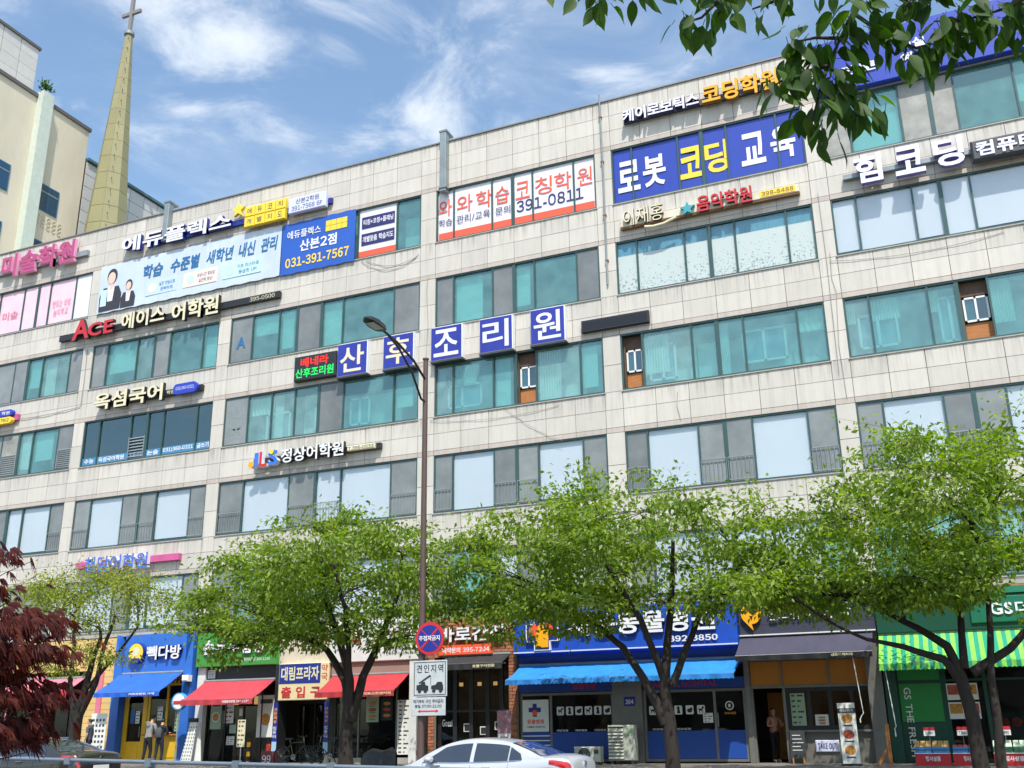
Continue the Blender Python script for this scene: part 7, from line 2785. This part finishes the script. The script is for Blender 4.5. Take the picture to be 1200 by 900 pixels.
    for sg in (-1, 1):
        q = hc + Vector((sg * 0.03, -0.083, -0.005)) * k
        eb.tube([M @ (q - Vector((0.013 * k, 0, 0))), M @ (q + Vector((0.013 * k, 0, 0)))], 0.006 * k, 6)
    eb.build('eyes', HAIR, T)
    mb_ = MB()
    q = hc + Vector((0, -0.082, -0.085)) * k
    mb_.tube([M @ (q - Vector((0.022 * k, 0, 0))), M @ (q + Vector((0.022 * k, 0, 0)))], 0.006 * k, 6)
    mb_.build('mouth', mat('lips', srgb('#9a5a50'), 0.5), T)
    for sg in (-1, 1):
        q = hc + Vector((sg * 0.078, 0.005, -0.02)) * k
        MB().tube([M @ (q + Vector((0, 0, -0.028 * k))), M @ (q + Vector((sg * 0.008 * k, 0.008 * k, 0.0))), M @ (q + Vector((0, 0.01 * k, 0.028 * k)))], [0.008 * k, 0.013 * k, 0.008 * k], 6).build('ear', SKIN, T, smooth=True)
    # hair cap
    hbm = MB()
    nu, nv = 16, 9
    for i in range(nv + 1):
        ph = math.pi / 2 * i / nv * (1.28 if not hair_long else 1.62)
        for j in range(nu):
            th = 2 * math.pi * j / nu
            fr_ = 0.5 - 0.5 * math.cos(th - math.pi / 2 + math.pi)   # 1 behind, 0 at the face
            back = math.sin(th) > -0.25
            p_ = ph if back else min(ph, 1.02)
            rr = 1.0 + 0.04 * math.sin(7 * th + i)
            hbm.v.append(tuple(M @ (hc + Vector((0.089 * math.sin(p_) * math.cos(th) * rr, 0.012 + 0.106 * math.sin(p_) * math.sin(th) * rr, -0.008 + 0.088 * math.cos(p_) * rr)) * k)))
    for i in range(nv):
        for j in range(nu):
            jj = (j + 1) % nu
            hbm.f.append((i * nu + j, i * nu + jj, (i + 1) * nu + jj, (i + 1) * nu + j))
            hbm.m.append(0)
    hbm.build('hair', HAIR, T, smooth=True)
    return T, M, k


GREYH = mat('grey_hoodie', srgb('#8a8a88'), 0.9, vary=0.12, scale=9)
DARKC = mat('dark_jacket', srgb('#232530'), 0.9, vary=0.15, scale=9)
PINKT = mat('dusty_pink_top', srgb('#b06a70'), 0.9, vary=0.12, scale=9)
BLKTR = mat('black_trousers', srgb('#1d1d21'), 0.9, vary=0.1, scale=9)
SLATE = mat('slate_shirt', srgb('#4a5260'), 0.9, vary=0.12, scale=9)
# facing the counter (towards +Y) is a heading of 180 degrees
T_, M_, k_ = person('person in a grey hoodie and black trousers ordering at the coffee counter', (-14.12, -1.15, 0.57), 172, 1.70, GREYH, BLKTR, 0.3, 'front')
hd = MB()
for i in range(5):
    a = math.pi * i / 4
    hd.v += [tuple(M_ @ (Vector((0.10 * math.cos(a) * f, 0.06 + 0.06 * f * math.sin(a), 1.40 + z)) * k_)) for f, z in ((1.0, 0.0), (1.15, 0.06), (0.95, 0.10))]
for i in range(4):
    for j in range(2):
        hd.f.append((i * 3 + j, i * 3 + j + 1, (i + 1) * 3 + j + 1, (i + 1) * 3 + j))
        hd.m.append(0)
hd.build('hood', GREYH, T_, smooth=True)
T_, M_, k_ = person('person in a dark jacket carrying a backpack at the coffee counter', (-13.58, -1.15, 0.57), 185, 1.58, DARKC, DARKC, 0.25, 'front', hair_long=True)
bp_ = thing('backpack', 'small grey backpack on the person in the dark jacket', 'backpack', (-13.58, -1.33, 1.5))
b = MB()
hw_ = 0.14
for z, w_, d0 in ((0.98, 0.10, 0.10), (1.02, 0.14, 0.22), (1.15, 0.15, 0.25), (1.30, 0.145, 0.22), (1.38, 0.10, 0.13)):
    for th in range(12):
        a = 2 * math.pi * th / 12
        b.v.append(tuple(M_ @ (Vector((w_ * math.cos(a), 0.125 - 0.0 + (d0 / 2) * (1 + math.sin(a)) * 0.7 - 0.08, z)) * k_)))
for i in range(4):
    for j in range(12):
        b.f.append((i * 12 + j, i * 12 + (j + 1) % 12, (i + 1) * 12 + (j + 1) % 12, (i + 1) * 12 + j))
        b.m.append(0)
b.f += [tuple(range(12)), tuple(59 - j for j in range(12))]
b.m += [0, 0]
b.build('bag', mat('backpack_cloth', srgb('#4b4d55'), 0.9, vary=0.15, scale=9), bp_, smooth=True)
b = MB()
for sg in (-1, 1):
    b.tube([M_ @ (Vector((sg * 0.10, 0.12, 1.36)) * k_), M_ @ (Vector((sg * 0.115, -0.04, 1.44)) * k_), M_ @ (Vector((sg * 0.12, -0.16, 1.30)) * k_), M_ @ (Vector((sg * 0.14, -0.03, 1.05)) * k_)], 0.018, 6)
b.build('straps', DARKB, bp_, smooth=True)
person('person in a slate shirt passing behind the dark sedan', (-16.1, -2.0, 0.56), -70, 1.62, SLATE, BLKTR, 0.05, 'down', sleeves=False, stride=0.14)
person('person in a dusty pink top standing inside the sandwich shop doorway', (8.05, 0.75, 0.57), 40, 1.56, PINKT, BLKTR, 0.05, 'front', sleeves=False, shoes=PAPER, hair_long=True)

# ------------------------------------------------------------------ bicycles by the entrance
def bicycle(label, x, y, z, m, flip=1):
    T = thing('bicycle', label, 'bicycle', (x, y, z), 'bicycles by the entrance')
    r_ = 0.31
    for dx in (-0.5, 0.5):
        W = MB()
        W.tube([(x + dx + r_ * math.cos(a * math.pi / 14), y, z + r_ + r_ * math.sin(a * math.pi / 14)) for a in range(29)], 0.02, 6, caps=False)
        wo = W.build('wheel', TYRE, T, smooth=True)
        INV[wo.name] = Matrix.Identity(4)
        sp_ = MB()
        for a in range(9):
            t = math.pi * a / 9
            sp_.tube([(x + dx - r_ * math.cos(t), y, z + r_ - r_ * math.sin(t)), (x + dx + r_ * math.cos(t), y, z + r_ + r_ * math.sin(t))], 0.003, 3)
        sp_.build('spokes', GREYM, wo)
        MB().disc((x + dx, y, z + r_), 0.03, 'y', 0.08, 10).build('hub', GREYM, wo)
    fx = 0.5 * flip
    bb = (x - 0.05 * flip, y, z + 0.28)
    st = (x - 0.18 * flip, y, z + 0.72)
    hd = (x + 0.36 * flip, y, z + 0.74)
    rear = (x - fx, y, z + r_)
    front = (x + fx, y, z + r_)
    f = MB()
    for p, q in ((bb, st), (bb, (x + 0.38 * flip, y, z + 0.64)), (st, hd), (bb, rear), ((x - 0.16 * flip, y, z + 0.66), rear)):
        f.tube([p, q], 0.017, 7)
    f.build('frame', m, T, smooth=True)
    MB().tube([hd, (x + 0.40 * flip, y, z + 0.55), front], 0.016, 7).build('fork', m, T, smooth=True)
    MB().tube([(x + 0.36 * flip, y, z + 0.72), (x + 0.33 * flip, y, z + 0.90)], 0.014, 6).build('stem', GREYM, T)
    MB().tube([(x + 0.26 * flip, y - 0.27, z + 0.95), (x + 0.34 * flip, y - 0.16, z + 0.91), (x + 0.34 * flip, y + 0.16, z + 0.91), (x + 0.26 * flip, y + 0.27, z + 0.95)], 0.013, 6).build('handlebar', BLACK, T, smooth=True)
    MB().prism_yz([(y - 0.07, z + 0.82), (y + 0.07, z + 0.82), (y + 0.05, z + 0.87), (y - 0.05, z + 0.87)], x - 0.34 * flip, x - 0.08 * flip).build('saddle', TRIMBLK, T)
    MB().tube([st, (x - 0.2 * flip, y, z + 0.82)], 0.013, 6).build('seat_post', GREYM, T)
    MB().disc(bb, 0.09, 'y', 0.02, 16).build('chainring', GREYM, T)
    MB().tube([(bb[0], y - 0.05, bb[2]), (bb[0] + 0.12, y - 0.05, bb[2] - 0.12)], 0.01, 5).build('crank', GREYM, T)


bicycle('dark olive bicycle farther from the tree trunk by the entrance', -7.0, -2.2, 0.565, mat('bike_olive', srgb('#3d3a22'), 0.4))
bicycle('black bicycle nearest the tree trunk by the entrance', -6.0, -1.7, 0.57, BLACK, -1)
s_ = thing('notice_box', 'low maroon notice box with an orange top left of the bicycles', 'box', (-8.3, -1.8, 0.57))
MB().bevbox(-8.5, -7.95, -2.0, -1.7, 0.57, 1.02, 0.02).build('box', mat('maroon', srgb('#6a3238'), 0.6), s_)
MB().disc((-8.3, -1.85, 1.14), 0.08, 'z', 0.22, 12).build('orange_bottle', ORANGE, s_)
lettering(s_, '99', -8.42, -8.08, 0.66, 0.9, -2.006, WHITE, 0.0)
s_ = thing('bollard', 'black and yellow striped bollard beside the entrance plate', 'bollard', (-9.0, -2.0, 0.57))
for k in range(5):
    MB().disc((-9.0, -2.0, 0.64 + k * 0.15), 0.06, 'z', 0.149, 12).build('band', GOLD if k % 2 == 0 else BLACK, s_)
MB().disc((-9.0, -2.0, 1.335), 0.045, 'z', 0.04, 12).build('cap', BLACK, s_)
s_ = thing('crash_barrier', 'low red and blue pipe barrier before the beige boarded shop', 'barrier', (-18.2, -1.6, 0.57))
for k in range(9):
    x = -19.4 + k * 0.28
    MB().tube([(x, -1.6, 0.57), (x, -1.6, 1.5)], 0.025, 6).build('bar', RED if k < 5 else MIDBLUE, s_)
MB().tube([(-19.45, -1.6, 1.52), (-18.2, -1.6, 1.52)], 0.03, 6).build('top_rail', RED, s_)
MB().tube([(-18.19, -1.6, 1.52), (-17.1, -1.6, 1.52)], 0.03, 6).build('top_rail', MIDBLUE, s_)
s_ = thing('covered_scooter', 'dark covered scooter seat beside the white post', 'scooter', (-3.6, -2.6, 0.5))
b = MB()
for i, (x, w_, h) in enumerate(((-4.2, 0.05, 0.75), (-4.1, 0.16, 0.98), (-3.8, 0.2, 1.12), (-3.4, 0.18, 1.05), (-3.1, 0.16, 1.15), (-2.95, 0.06, 1.0))):
    for j in range(8):
        a = math.pi * j / 7
        b.v.append((x, -2.6 - w_ * math.cos(a), 0.55 + (h - 0.55) * math.sin(a) ** 0.6))
for i in range(5):
    for j in range(7):
        b.f.append((i * 8 + j, i * 8 + j + 1, (i + 1) * 8 + j + 1, (i + 1) * 8 + j))
        b.m.append(0)
b.build('cover', mat('tarpaulin', srgb('#34373a'), 0.5, vary=0.2, scale=5), s_, smooth=True)
for x in (-4.0, -3.15):
    MB().disc((x, -2.6, 0.72), 0.2, 'y', 0.1, 18).build('wheel', TYRE, s_)


# ------------------------------------------------------------------ unseen blocks on the camera's side, added to darken and vary glass reflections
OPPW = mat('opposite_wall', srgb('#8d7f72'), 0.8, vary=0.12)
OPPG = mat('opposite_glass', srgb('#2c3a40'), 0.15)
for k, (x0, x1, h, lab) in enumerate(((-42, -20, 13, 'unseen low brown block added for glass reflections, westernmost'), (-17, 6, 17, 'unseen tall brown block added for glass reflections, between two lower ones'), (9, 34, 12, 'unseen low brown block added for glass reflections, behind the camera'))):
    s_ = thing('reflection_block', lab, 'building', ((x0 + x1) / 2, -66, 0), 'unseen blocks added for reflections')
    MB().box(x0, x1, -72, -60, 0, h).build('wall', OPPW, s_)
    MB().box(x0 - 0.2, x1 + 0.2, -72.2, -59.8, h, h + 0.3).build('roof_edge', CONCRETE, s_)
    n = int((x1 - x0) / 4)
    for j in range(int(h / 3.4)):
        for i in range(n):
            a = x0 + 1 + i * (x1 - x0 - 1) / n
            cell('window', OPPG, a, a + 2.4, -60.0, -59.95, 1.2 + j * 3.3, 2.9 + j * 3.3, s_)


# ------------------------------------------------------------------ set all lettering
need = {}
for text, bold, job in QUEUE:
    need.setdefault(bold, set()).update(c for c in text if c != ' ')
for bold, chars in need.items():
    typeset(sorted(chars), bold)
for text, bold, job in QUEUE:
    job()
bpy.data.scenes.remove(TYPE)
